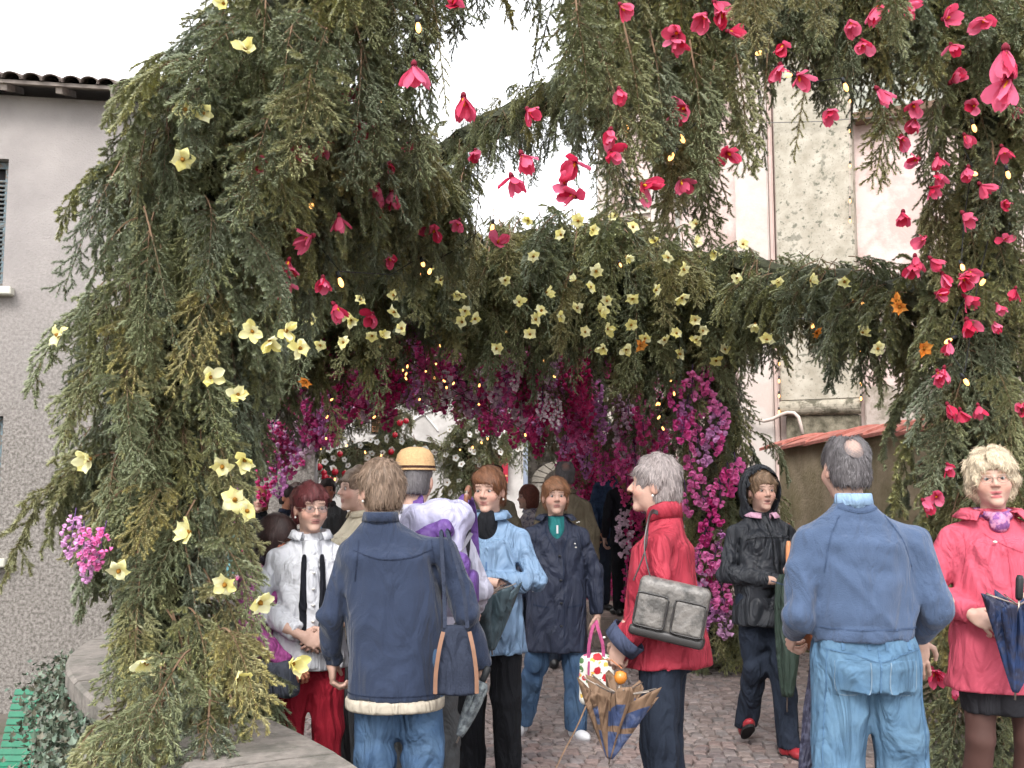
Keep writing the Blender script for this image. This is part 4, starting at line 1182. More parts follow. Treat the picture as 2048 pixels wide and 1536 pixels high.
OC = [(1632, 664), (1792, 603), (1800, 612), (1847, 696), (1280, 690), (612, 762)]
for u, v in YC + OC:
    Y = surf(u, v, ['yellow_left', 'yellow_mid', 'yellow_right', 'rail'], .44 if u > 1460 else .50)
    if 1480 < u and v > 640: Y += .15
    ax = (frg.gauss(0, .6), -1, frg.gauss(-.35, .55))
    o_ = (u, v) in OC
    if u > 1460: lb, gp = 'on the spruce rail before the facade', ' flowers on the spruce rail'
    elif u > 980: lb, gp = 'on the arch crown under the sky gap', ' flowers on the arch crown'
    else: lb, gp = 'on the shaded spruce arch behind the red flowers', ' flowers on the shaded arch half'
    flower('orange_paper_flower' if o_ else 'yellow_paper_flower', ('orange' if o_ else 'pale yellow') + ' flower ' + lb, 'paper flower', ('orange' if o_ else 'yellow') + gp,
           ORA_P if o_ else YEL_P, 6, HEART, at(u, v, Y), ax, frg.uniform(.9, 1.15))

# hanging blossom clusters
M_stalk = mat('purple_stalk', srgb((88, 60, 110)), .8, .1)
def cluster_mesh(m, seed, L, Rr, n, fl):
    rg = random.Random(seed)
    V, Q, C = [], [], []
    for i in range(n):
        f = (i + rg.random()) / n
        rr = Rr * (math.sin(math.pi * min(1, f * .85 + .12))) * rg.uniform(.35, 1)
        w = rg.uniform(0, 6.283)
        c = Vector((rr * math.cos(w), rr * math.sin(w), -L * f))
        ax = Vector((math.cos(w) * .8, math.sin(w) * .8, rg.uniform(-1.1, .1))).normalized()
        q = ax.to_track_quat('Z', 'Y').to_matrix()
        s = fl * rg.uniform(.75, 1.2); k0 = rg.uniform(0, 1.5)
        n0 = len(V)
        t = rg.uniform(.72, 1.2)
        for rad, z in ((.16, 0), (.62, .55), (.72, 1.05)):
            for k in range(5):
                a = k0 + k * 1.2566
                V.append(c + q @ Vector((rad * s * math.cos(a), rad * s * math.sin(a), z * s + (rg.uniform(-.2, .2) * s if z > .9 else 0))))
                C.append((t * (.8 if z < .3 else 1.03),) * 3)
        for j in range(2):
            for k in range(5): Q.append((n0 + j * 5 + k, n0 + j * 5 + (k + 1) % 5, n0 + j * 5 + 5 + (k + 1) % 5, n0 + j * 5 + 5 + k))
    return np_mesh('blossoms', V, None, Q, [m], smooth=True, col=np.array(C))
STALK = MB().tube([(0, 0, .06), (0, 0, -.1), (.01, 0, -.2), (0, .01, -.3)], [.004, .004, .003, .002], 5).mesh('stalk', M_stalk, smooth=True)
CL = {k: [cluster_mesh(m, 9 * i + j, .34, .075, 46, .026) for j in range(3)] for i, (k, m) in enumerate((('mag', M_mag), ('wine', M_wine), ('lil', M_lil), ('pal', M_pal)))}
CLB = {k: [cluster_mesh(m, 77 + 9 * i + j, .30, .085, 26, .040) for j in range(3)] for i, (k, m) in enumerate((('mag', M_mag), ('lil', M_lil)))}
def rz_(a): return np.array([[math.cos(a), -math.sin(a), 0], [math.sin(a), math.cos(a), 0], [0, 0, 1]])
def cluster(loc, colr, label, group, s=1.0, tilt=(0, 0), big=False):
    e = empty('blossom_cluster', loc, frg.uniform(0, 6.28), s)
    e.rotation_euler = (tilt[0], tilt[1], frg.uniform(0, 6.28))
    tag(e, label, 'blossom cluster', group)
    o = link('blossoms', frg.choice((CLB if big else CL)[colr]), e); o['kind'] = 'stuff'
    link('stalk', STALK, e)
    return e
NAMEC = {'mag': 'magenta', 'wine': 'deep pink', 'lil': 'lilac', 'pal': 'whitish pink'}
def cl_at(u, v, names, colr, where, s=1.0, tilt=(0, 0), off=.08, big=False):
    Y = surf(u, v, names, off)
    cluster(at(u, v, Y), colr, NAMEC[colr] + ' paper blossom cluster ' + where, NAMEC[colr] + ' clusters ' + where, s, tilt, big)
wr = 'on the spruce post beside the black raincoat'
for u, v, c in ((1385, 770, 'mag'), (1420, 800, 'mag'), (1400, 850, 'mag'), (1440, 830, 'mag'), (1430, 880, 'mag'), (1370, 860, 'mag'), (1405, 905, 'lil'), (1470, 945, 'mag'), (1440, 985, 'mag'), (1400, 985, 'mag'), (1370, 1000, 'mag'), (1420, 1070, 'mag'), (1445, 1090, 'lil'), (1400, 1120, 'mag'), (1410, 1190, 'mag'), (1430, 1220, 'lil'), (1425, 1150, 'mag'), (1380, 940, 'mag'), (1450, 1250, 'lil'), (1360, 790, 'mag'), (1445, 860, 'lil'), (1410, 760, 'mag'), (1395, 880, 'mag'), (1455, 965, 'mag'), (1410, 1030, 'mag'), (1435, 1120, 'mag'), (1395, 1160, 'lil'), (1440, 1190, 'mag'), (1415, 1260, 'lil'), (1375, 830, 'lil')):
    cl_at(u, v - 30, ['yellow_right'], c, wr, .78, (frg.gauss(0, .3), frg.gauss(0, .3)), .26, True)
for u, v, c in ((150, 1050, 'lil'), (168, 1075, 'mag'), (182, 1100, 'lil'), (210, 1075, 'mag')):
    cl_at(u, v - 20, ['left_low'], c, 'at the outer edge of the column', .5, (0, .25), .25)
rg = random.Random(5)
REST = {k: [] for k in CL}
def scatter(name, n, rest, colors, where, s):
    sp = GARLANDS[name][1]
    k = 0
    while k < n + rest:
        p, r = rg.choice(sp)
        ax = Vector((rg.gauss(0, .7), rg.uniform(-1, -.3), rg.uniform(-1, .2))).normalized()
        pos = p + ax * (r * rg.uniform(.8, 1.0) + rg.uniform(.10, .34))
        u, v = proj(pos)
        if not (470 < u < 1345 and 560 < v < 1250) or v + 45 > float(np.interp(u, (500, 560, 640, 720, 830, 930, 1040, 1110, 1150, 1170), (1300, 965, 890, 845, 805, 840, 880, 895, 950, 1300))): continue
        c = rg.choice(colors); sz = s * rg.uniform(.8, 1.15); tl = (rg.gauss(0, .15), rg.gauss(0, .15))
        if k < n: cluster(pos, c, NAMEC[c] + ' paper blossom cluster ' + where, NAMEC[c] + ' clusters ' + where, sz, tl)
        else: REST[c].append((pos, sz, rg.uniform(0, 6.28)))
        k += 1
scatter('tunnel_near', 70, 90, ('mag', 'mag', 'wine', 'wine', 'lil', 'pal'), 'on the nearer ring of the tunnel', 1.1)
scatter('tunnel_far', 50, 70, ('wine', 'wine', 'mag'), 'on the farther ring of the tunnel', 1.15)
for k in range(6): scatter('roof_%d' % k, 13, 14, ('mag', 'wine', 'lil', 'pal') if k in (2, 3) else ('mag', 'wine', 'wine', 'lil'), 'in tunnel roof garland ' + ('one', 'two', 'three', 'four', 'five', 'six')[k], 1.1)
scatter('yellow_lower', 34, 14, ('mag', 'mag', 'lil', 'wine'), 'along the yellow arch fringe', .9)
V, Q, C, QM = [], [], [], []
nv = 0
for ci, (c, lst) in enumerate(REST.items()):
    for pos, sz, a in lst:
        me = CL[c][ci % 3]
        co = np.zeros(len(me.vertices) * 3, np.float32); me.vertices.foreach_get('co', co); co = co.reshape(-1, 3)
        q = np.zeros(len(me.loops), np.int32); me.loops.foreach_get('vertex_index', q); q = q.reshape(-1, 4)
        cc = np.zeros(len(me.vertices) * 4, np.float32); me.color_attributes['Col'].data.foreach_get('color', cc)
        V.append(co @ rz_(a).T * sz + np.array(pos)); Q.append(q + nv); C.append(cc.reshape(-1, 4)[:, :3]); QM.append(np.full(len(q), ci)); nv += len(co)
o = link('small_blossoms', np_mesh('small_blossoms', np.concatenate(V), None, np.concatenate(Q), [M_mag, M_wine, M_lil, M_pal], quad_mat=np.concatenate(QM), smooth=True, col=np.concatenate(C)))
tag(o, 'mass of small magenta and pink blossoms filling the tunnel roof', 'blossoms', kind='stuff')
for u, v, c in ((990, 590, 'pal'), (1000, 620, 'pal'), (975, 640, 'pal'), (1020, 690, 'pal'), (1085, 800, 'pal'), (1110, 815, 'pal'), (1030, 740, 'pal')):
    cl_at(u, v - 20, ['yellow_lower', 'yellow_mid'], c, 'amid the yellow flower arch', .75, (0, 0), .1)
for u, v, c in ((1215, 1040, 'pal'), (1225, 1070, 'pal'), (1190, 960, 'lil'), (1175, 1000, 'mag'), (1185, 1050, 'mag'), (1200, 1100, 'mag'), (1270, 880, 'lil'), (1285, 850, 'lil'), (1160, 900, 'wine'), (1230, 900, 'mag'), (1300, 900, 'mag'), (1205, 870, 'lil'), (1250, 850, 'mag')):
    cl_at(u, v - 20, ['tunnel_near' if u > 1240 else 'tunnel_far'], c, 'on the post behind the red jacket', .95, (0, 0), .1)

# white flowers and red baubles on the far garlands
WHT = []
for k in range(3):
    me_ps = petal_mesh('petal', M_wht, .055, .05, .5, .5, .05, 60 + k)
    WHT.append(me_ps)
def white_mesh(seed):
    rg2 = random.Random(seed)
    src = WHT[seed % 3]
    nv = len(src.vertices); co = np.zeros(nv * 3, np.float32); src.vertices.foreach_get('co', co); co = co.reshape(-1, 3)
    q = np.zeros(len(src.loops), np.int32); src.loops.foreach_get('vertex_index', q); q = q.reshape(-1, 4)
    V, Q = [], []
    for k in range(5):
        a = k * 2 * math.pi / 5 + rg2.gauss(0, .1)
        Rm = np.array([[math.cos(a), -math.sin(a), 0], [math.sin(a), math.cos(a), 0], [0, 0, 1]])
        V.append(co @ Rm.T); Q.append(q + k * nv)
    n = np.concatenate(V)
    # the dark heart
    H = np.array([[.011 * math.cos(w), .011 * math.sin(w), .022] for w in np.linspace(0, 6.283, 7)[:-1]])
    T = np.array([(len(n), len(n) + i, len(n) + i + 1) for i in range(1, 5)])
    return np_mesh('white_paper_flower', np.concatenate([n, H]), T, np.concatenate(Q), [M_wht, M_heart], tri_mat=1, quad_mat=0, smooth=True, col=np.ones((len(n) + 6, 3)))
WM = [white_mesh(k) for k in range(3)]
def white_at(p, label, group, s):
    o = link('white_paper_flower', frg.choice(WM), None, p)
    o.rotation_mode = 'QUATERNION'
    o.rotation_quaternion = Vector((frg.gauss(0, .4), -1, frg.gauss(-.1, .4))).to_track_quat('Z', 'Y')
    o.scale = (s,) * 3
    tag(o, label, 'paper flower', group)
WF = [(706, 884), (722, 890), (740, 880), (754, 884), (776, 878), (805, 882), (830, 898), (850, 898), (870, 903), (892, 910), (895, 877), (905, 890), (900, 860), (912, 915), (924, 930), (918, 960), (932, 880), (940, 900), (938, 870), (948, 905), (955, 862), (970, 865), (978, 872), (988, 880), (996, 868), (1005, 862), (960, 880), (950, 920), (960, 930), (965, 915), (990, 892), (1000, 905), (893, 965), (898, 985), (880, 1000),
      (660, 900), (668, 915), (680, 905), (690, 918), (650, 925), (640, 945), (620, 952), (600, 960), (585, 965), (570, 972), (560, 980), (555, 945), (575, 938), (610, 930), (630, 918), (665, 938), (695, 930), (700, 945), (712, 955), (672, 960), (650, 962), (540, 962), (545, 990), (735, 915), (745, 905), (765, 905), (785, 900), (1035, 898), (1042, 895)]
for u, v in WF:
    ps = u >= 875
    Y = surf(u, v, ['white_post', 'white_left'], .15)
    white_at(at(u, v, Y), 'white paper flower on the far spruce post beside the red sign' if ps else 'white paper flower on the far spruce garland above the crowd', 'white flowers on the far post' if ps else 'white flowers on the far garland', frg.uniform(.95, 1.4))
M_bauble = mat('red_bauble', srgb((206, 30, 56)), .2, .03, 5, spec=.6)
BB = MB().tube([(0, 0, -.05 * math.cos(math.pi * k / 8)) for k in range(9)], [max(.001, .05 * math.sin(math.pi * k / 8)) for k in range(9)], 12).mesh('bauble_ball', M_bauble, smooth=True)
BCAP = MB().tube([(0, 0, .046), (0, 0, .062)], [.014, .011], 8).mesh('bauble_cap', mat('bauble_cap_metal', (.6, .5, .3), .3, 0, metal=.8))
for u, v in ((618, 928), (622, 912), (638, 934), (648, 946), (650, 955), (670, 944), (660, 961), (690, 948), (608, 936), (604, 954), (592, 958), (680, 908), (782, 904), (760, 930), (545, 972), (800, 846), (812, 842), (790, 870)):
    e = empty('bauble', at(u, v, surf(u, v, ['white_left', 'white_arm'], .2)), s=frg.uniform(.9, 1.2))
    tag(e, 'shiny red bauble on the far spruce garland behind the crowd', 'bauble', 'red baubles on the far garland')
    link('ball', BB, e); link('cap', BCAP, e)

# ------------------------------------------------------------------ strings of warm bulbs
M_glow = emit('warm_bulb_glow', (1.0, 0.46, 0.13), 1.7)
M_socket = mat('black_bulb_socket', (.02, .022, .025), .5, 0)
BULB = MB().tube([(0, 0, -.030), (0, 0, -.024), (0, 0, -.012), (0, 0, 0), (0, 0, .010)], [.0025, .008, .0105, .008, .005], 8).mesh('bulb', M_glow, smooth=True)
SOCK = MB().tube([(0, 0, .008), (0, 0, .036)], [.009, .008], 8).mesh('socket', M_socket, smooth=True)
def string_lights(label, pts, names, off=.2, s=1.0, fixed=None):
    P = [at(u, v, fixed if fixed else surf(u, v, names, off)) for u, v in pts]
    root = empty('string_lights', P[0])
    tag(root, label, 'string lights', 'strings of warm bulbs')
    mb = MB()
    for a, b in zip(P[:-1], P[1:]):
        mid = (a + b) / 2 + Vector((frg.uniform(-.03, .03), .10, -.03 * (b - a).length))
        up = Vector((0, 0, .034 * s))
        mb.tube([a + up - P[0], mid + up - P[0], b + up - P[0]], .0028, 4)
    mb.obj('cable', M_socket, root)
    for p in P:
        b = link('bulb', BULB, root, p - P[0], (frg.gauss(0, .5), frg.gauss(0, .5), 0), s)
        link('socket', SOCK, b)
string_lights('string of warm bulbs through the spruce curtain by the sky gap', [(836, 50), (762, 203), (690, 320), (623, 404), (603, 440), (680, 560), (845, 525), (860, 540), (985, 452)], FRONT, .25, 1.25)
string_lights('string of warm bulbs in the front header above the facade', [(1252, 252), (1362, 273), (1345, 310), (1522, 105), (1580, 150), (1690, 170)], ['front_top'], .15, 1.15)
string_lights('string of warm bulbs down the red flowered spruce column', [(1947, 252), (1945, 346), (1924, 532), (1968, 560), (1900, 680), (1930, 760), (2015, 345)], ['right_col'], .15, 1.15)
string_lights('string of warm bulbs on the spruce rail by the facade', [(1450, 603), (1625, 650), (1706, 600), (1714, 610), (1722, 604), (1803, 620), (1790, 600)], ['rail'], .1, 1.1)
string_lights('string of warm bulbs on the yellow flower arch', [(1152, 545), (1124, 562), (1183, 588), (1240, 528), (1278, 656), (1346, 700), (1300, 620), (1014, 662), (1060, 640), (840, 545), (718, 560), (700, 655)], ['yellow_mid', 'yellow_left', 'yellow_lower'], .2, .9)
string_lights('string of warm bulbs in the magenta tunnel roof', [(815, 731), (806, 738), (813, 746), (811, 755), (852, 741), (869, 754), (872, 726), (887, 761), (893, 773), (908, 765), (959, 769), (956, 808), (840, 797), (750, 833), (665, 798), (655, 832), (652, 875), (1088, 721), (1107, 752), (1050, 868), (760, 690), (880, 690)], ['yellow_lower'], .12, .8)
string_lights('string of warm bulbs on the tunnel post behind the raincoat', [(1318, 805), (1342, 757), (1348, 785), (1319, 833), (1325, 855), (1316, 806), (1345, 745)], ['yellow_right'], .12, .9)
string_lights('string of warm bulbs on the far white flower garland', [(548, 888), (640, 895), (675, 880), (694, 890), (730, 903), (763, 910), (565, 940), (593, 960), (632, 945), (670, 957), (860, 912), (920, 898), (945, 893), (962, 884), (975, 876), (580, 985)], ['white_left', 'white_post'], .25, 1.3)
FACX = [[(1558, v) for v in (655, 690, 725, 760, 790, 822)], [(1722, v) for v in (640, 668, 700, 735, 765, 795)], [(1700, v) for v in (200, 260, 330, 400, 440)]]
for k, pts in enumerate(FACX):
    P = [P3(u, v, .30) for u, v in pts]
    root = empty('string_lights', P[0])
    tag(root, ('vertical string of small bulbs on the pale pilaster edge', 'vertical string of small bulbs right of the spotted stone pilaster', 'short string of small bulbs high on the spotted pilaster edge')[k], 'string lights', 'strings of warm bulbs')
    MB().tube([p + Vector((0, 0, .03)) - P[0] for p in P], .0035, 5).obj('cable', mat('pale_cable', srgb((210, 190, 180)), .6, 0), root)
    for p in P:
        b = link('bulb', BULB, root, p - P[0], (0, 0, 0), 1.2); link('socket', SOCK, b)

# ------------------------------------------------------------------ each hanging flower gets its own place in its group
_ONES = 'first second third fourth fifth sixth seventh eighth ninth tenth eleventh twelfth thirteenth fourteenth fifteenth sixteenth seventeenth eighteenth nineteenth'.split()
_TENS = ('', '', 'twent', 'thirt', 'fort', 'fift', 'sixt', 'sevent', 'eight', 'ninet')
def ordinal(n):
    if n < 20: return _ONES[n - 1]
    if n >= 100: return 'hundred-and-' + ordinal(n - 100) if n > 100 else 'hundredth'
    return _TENS[n // 10] + ('ieth' if n % 10 == 0 else 'y-' + _ONES[n % 10 - 1])
_by = {}
for o in COL.objects:
    if o.parent is None and o.get('category') in ('paper flower', 'blossom cluster', 'bauble'): _by.setdefault(o['label'], []).append(o)
for lb, os_ in _by.items():
    if len(os_) > 1:
        os_.sort(key=lambda o: -o.location.z)
        for k, o in enumerate(os_): o['label'] = lb + ', ' + ordinal(k + 1) + ' from the top'
# ------------------------------------------------------------------ people: smooth implicit bodies turned into meshes
def polygonise(fn, lo, hi, h):
    """surface nets on a regular grid -> vertices, quads"""
    lo = np.asarray(lo, float); hi = np.asarray(hi, float)
    n = np.maximum(np.ceil((hi - lo) / h).astype(int) + 1, 4)
    ax = [lo[k] + h * np.arange(n[k]) for k in range(3)]
    G = np.stack(np.meshgrid(*ax, indexing='ij'), -1)
    F = fn(G.reshape(-1, 3)).reshape(n).astype(np.float32)
    S = F < 0
    c = [S[:-1, :-1, :-1], S[1:, :-1, :-1], S[:-1, 1:, :-1], S[1:, 1:, :-1], S[:-1, :-1, 1:], S[1:, :-1, 1:], S[:-1, 1:, 1:], S[1:, 1:, 1:]]
    cnt = sum(x.astype(np.int8) for x in c)
    act = (cnt > 0) & (cnt < 8)
    idx = np.full(act.shape, -1, np.int64)
    I = np.argwhere(act)
    if len(I) == 0: return np.zeros((0, 3)), np.zeros((0, 4), int)
    idx[act] = np.arange(len(I))
    offs = [(0, 0, 0), (1, 0, 0), (0, 1, 0), (1, 1, 0), (0, 0, 1), (1, 0, 1), (0, 1, 1), (1, 1, 1)]
    acc = np.zeros((len(I), 3)); num = np.zeros(len(I))
    vals = [F[I[:, 0] + o[0], I[:, 1] + o[1], I[:, 2] + o[2]] for o in offs]
    for a, b in ((0, 1), (2, 3), (4, 5), (6, 7), (0, 2), (1, 3), (4, 6), (5, 7), (0, 4), (1, 5), (2, 6), (3, 7)):
        va, vb = vals[a], vals[b]
        m = (va < 0) != (vb < 0)
        t = np.where(m, va / np.where(m, va - vb, 1), 0)
        oa, ob = np.array(offs[a]), np.array(offs[b])
        acc += np.where(m[:, None], oa + (ob - oa) * t[:, None], 0); num += m
    V = lo + h * (I + acc / num[:, None])
    Q = []
    for d in range(3):
        e, f = (d + 1) % 3, (d + 2) % 3
        sl0 = [slice(None)] * 3; sl1 = [slice(None)] * 3
        sl0[d] = slice(0, -1); sl1[d] = slice(1, None)
        A, B = S[tuple(sl0)], S[tuple(sl1)]
        W = np.argwhere(A != B)
        W = W[(W[:, e] > 0) & (W[:, f] > 0) & (W[:, e] < n[e] - 1) & (W[:, f] < n[f] - 1)]
        if len(W) == 0: continue
        def cell(de, df):
            q = W.copy(); q[:, e] += de; q[:, f] += df
            return idx[q[:, 0], q[:, 1], q[:, 2]]
        q = np.stack([cell(-1, -1), cell(0, -1), cell(0, 0), cell(-1, 0)], 1)
        flip = ~A[W[:, 0], W[:, 1], W[:, 2]]
        q[flip] = q[flip][:, ::-1]
        Q.append(q)
    Q = np.concatenate(Q)
    return V, Q[(Q >= 0).all(1)]

def s_cap(a, b, r1, r2):
    a, b = np.array(a, float), np.array(b, float); ba = b - a; L2 = max(ba @ ba, 1e-9)
    def f(P):
        t = np.clip(((P - a) @ ba) / L2, 0, 1)
        return np.linalg.norm(P - a - t[:, None] * ba, axis=1) - (r1 + (r2 - r1) * t)
    return f
def s_ell(c, r, rot=None):
    c, r = np.array(c, float), np.array(r, float)
    def f(P):
        q = P - c
        if rot is not None: q = q @ rot
        k0 = np.linalg.norm(q / r, axis=1); k1 = np.linalg.norm(q / (r * r), axis=1) + 1e-9
        return k0 * (k0 - 1) / k1
    return f
def s_prof(rows, ex=2.3):
    """a body of elliptical slices: rows of (z, cx, cy, rx, ry)"""
    A = np.array(sorted(rows), float)
    def f(P):
        z = P[:, 2]
        cx, cy, rx, ry = (np.interp(z, A[:, 0], A[:, k]) for k in (1, 2, 3, 4))
        k = ((np.abs((P[:, 0] - cx) / rx)) ** ex + (np.abs((P[:, 1] - cy) / ry)) ** ex) ** (1 / ex)
        d = (k - 1) * np.minimum(rx, ry)
        return np.maximum(d, np.maximum(A[0, 0] - z, z - A[-1, 0]))
    return f
def smin(d1, d2, k):
    h = np.clip(.5 + .5 * (d2 - d1) / k, 0, 1)
    return d2 + (d1 - d2) * h - k * h * (1 - h)
def s_uni(fs, k):
    def f(P):
        d = fs[0](P)
        for g in fs[1:]: d = smin(d, g(P), k)
        return d
    return f
def s_sub(f0, g, k=.006):
    return lambda P: -smin(-f0(P), g(P), k)
def s_cut(f0, fn):
    return lambda P: np.maximum(f0(P), fn(P))
def folds(f0, amp, seed, freq=22.0, stretch=(1, 1, .5), zones=()):
    """cloth: long creases everywhere, deeper round the given points (p, radius, gain)"""
    rg = np.random.default_rng(seed)
    n = 6
    D = rg.normal(0, 1, (n, 3)); D /= np.linalg.norm(D, axis=1)[:, None]
    D = D * np.array(stretch)[None] * freq * rg.uniform(.6, 1.7, (n, 1))
    ph = rg.uniform(0, 6.28, n)
    D2 = rg.normal(0, 1, (n, 3)) * freq * .35
    def f(P):
        w = np.zeros(len(P))
        for k in range(n):
            x = np.abs(np.sin(P @ D[k] * .6 + ph[k] + 1.3 * np.sin(P @ D2[k] + k)))
            m = .5 + .5 * np.sin(P @ D2[(k + 2) % n] * .8 + ph[k] * 2)
            w += ((1 - x) ** 2.5) * m * (1 if k % 2 else -.7)
        g = np.full(len(P), .55)
        for p, r, gain in zones:
            g += gain * np.exp(-np.sum((P - np.array(p)) ** 2, 1) / (r * r))
        return f0(P) + np.clip(amp * 1.05 * np.minimum(g, 1.5) * w, -.014, .018)
    return f
def laplace(V, Q, it=1, a=.5):
    n = len(V)
    for _ in range(it):
        S = np.zeros_like(V); c = np.zeros(n)
        for i in range(4):
            j = (i + 1) % 4
            for p, q in ((i, j), (j, i)):
                np.add.at(S, Q[:, p], V[Q[:, q]]); np.add.at(c, Q[:, p], 1)
        V = V * (1 - a) + a * S / np.maximum(c, 1)[:, None]
    return V
def normals(V, Q):
    N = np.zeros_like(V)
    fn_ = np.cross(V[Q[:, 2]] - V[Q[:, 0]], V[Q[:, 3]] - V[Q[:, 1]])
    for k in range(4): np.add.at(N, Q[:, k], fn_)
    return N / (np.linalg.norm(N, axis=1)[:, None] + 1e-12)

M_skin = mat('skin', (1, 1, 1), .55, .05, 40, .12, 90, spec=.35, use_col=True)
M_hair = mat('hair', (1, 1, 1), .55, .10, 60, .0, 60, spec=.35, use_col=True)
M_eye = mat('eye', (1, 1, 1), .2, 0, use_col=True, spec=.5)
M_spec = mat('spectacle_metal', (.35, .3, .26), .3, 0, metal=.6)
M_lens = mat('tinted_spectacle_lens', (.25, .2, .2), .15, 0, spec=.6)
M_pearl = mat('pearl', (.8, .78, .72), .25, 0, spec=.6)
M_goldm = mat('gold_metal', (.75, .55, .2), .3, 0, metal=.9)
def cloth(name, c, k=.90, vary=.12, bump=.14, crease=.75, bscale=140, sheen=0, scale=14, rough=.85, spec=.2, **kw):
    g_ = sum(c) / 3; c = tuple(x + (g_ - x) * .16 for x in c)
    kw.setdefault('crease', crease)
    return mat(name, srgb(c, k), rough, vary, scale, bump, bscale, spec=spec, sheen=sheen, **kw)

SKIN = srgb((222, 182, 164), .88); LIP = srgb((176, 112, 106), .82); BROW = srgb((120, 92, 78), .8)
def head_geo(h, skin=SKIN, brow=BROW, lip=LIP, mouth_open=0.0, nose=1.0, wide=1.0, scalp=None):
    """head in its own frame: face towards -y, origin between the ears"""
    wd = wide
    parts = [s_ell((0, .012, .035), (.074 * wd, .094, .092)), s_ell((0, -.022, -.038), (.060 * wd, .072, .074))]
    base = s_uni(parts, .04)
    add = [s_ell((0, -.074, -.094), (.026, .022, .020)), s_ell((.036 * wd, -.062, -.024), (.028, .026, .028)), s_ell((-.036 * wd, -.062, -.024), (.028, .026, .028)),
           s_cap((-.040, -.076, .036), (.040, -.076, .036), .013, .013)]
    fine = [s_cap((0, -.088, .020), (0, -.1085 * (1 + .03 * nose), -.018), .0065, .0108 * nose), s_ell((.0125, -.100, -.022), (.0080, .011, .0075)), s_ell((-.0125, -.100, -.022), (.0080, .011, .0075)),
            s_cap((-.025, -.083, -.054), (0, -.0925, -.0505), .0034, .0042), s_cap((.025, -.083, -.054), (0, -.0925, -.0505), .0034, .0042),
            s_cap((-.018, -.088, -.062 - .012 * mouth_open), (.018, -.086, -.062 - .012 * mouth_open), .0055, .0055), s_cap((0, -.0875, -.064 - .012 * mouth_open), (0, -.089, -.064 - .012 * mouth_open), .0075, .0075)]
    neck = s_cap((0, .022, -.06), (0, .036, -.20), .050, .056)
    ears = [s_ell((sx * .077 * wd, .014, -.004), (.010, .021, .032)) for sx in (-1, 1)]
    def f(P):
        d = base(P)
        for g in add: d = smin(d, g(P), .022)
        for sx in (-1, 1): d = -smin(-d, s_ell((sx * .032, -.101, .012), (.020, .017, .0115))(P), .010)
        for g in fine: d = smin(d, g(P), .007)
        d = -smin(-d, s_cap((-.022, -.103, -.0565 - .004 * mouth_open), (.022, -.103, -.0565 - .004 * mouth_open), +.0033 + .003 * mouth_open, .0033 + .003 * mouth_open)(P), .003)
        for sx in (-1, 1):   # upper and lower lids
            d = smin(d, s_cap((sx * .018, -.0885, .0162), (sx * .046, -.0815, .0152), .0046, .0046)(P), .005)
            d = smin(d, s_cap((sx * .019, -.0885, .0035), (sx * .045, -.082, .0035), .0032, .0032)(P), .005)
        for g in ears: d = smin(d, g(P), .008)
        return smin(d, neck(P), .03)
    V, Q = polygonise(f, (-.10, -.135, -.19), (.10, .125, .14), h)
    C = np.tile(np.array(skin), (len(V), 1))
    rgn = np.random.default_rng(3)
    def blend(mask, col):
        C[:] = C * (1 - mask[:, None]) + np.array(col) * mask[:, None]
    def near(p, r, soft):
        d = np.linalg.norm((V - np.array(p)) / np.array(r), axis=1)
        return np.clip((1 + soft - d) / soft, 0, 1)
    red = np.array(skin) * np.array([1.0, .74, .70])
    for sx in (-1, 1):
        blend(.55 * near((sx * .042, -.075, -.022), (.026, .03, .022), .6), red)
        blend(.35 * near((sx * .032, -.09, .010), (.020, .02, .012), .4), np.array(skin) * np.array([.72, .58, .55]))
        blend(.85 * near((sx * .033, -.088, .0335), (.017, .02, .0035), .5), brow)
        blend(.8 * near((sx * .032, -.092, .0195), (.015, .012, .0022), .7), np.array(brow) * .6)
        blend(.4 * near((sx * .08, .01, -.004), (.012, .02, .03), .4), red)
    blend(.4 * near((0, -.112, -.02), (.014, .012, .012), .6), red)
    m_ = mouth_open
    blend(.85 * near((0, -.094, -.0505), (.024, .012, .0048), .35), lip)
    blend(.85 * near((0, -.092, -.0635 - .012 * m_), (.020, .012, .0056), .35), lip)
    blend(.9 * near((0, -.097, -.0567 - .004 * m_), (.019, .014, .0022 + .005 * m_), .4), np.array(lip) * .25)
    blend(.25 * near((0, -.07, -.115), (.03, .03, .012), .6), red)
    if scalp is not None:                         # thinning hair: the scalp shows through towards the crown
        d = np.linalg.norm((V - np.array([0, .095, .095])) / np.array([.055, .06, .060]), axis=1)
        m = np.clip((d - .1) / .7, .42, .92) * np.clip((V[:, 2] - .0) / .03, 0, 1) * np.clip((V[:, 1] + .02) / .03, 0, 1)
        m = m * (1 + .35 * np.sin(V[:, 0] * 900) * np.sin(V[:, 2] * 700 + V[:, 1] * 500))
        blend(np.clip(m, 0, .9), np.array(scalp))
    return V, Q, C

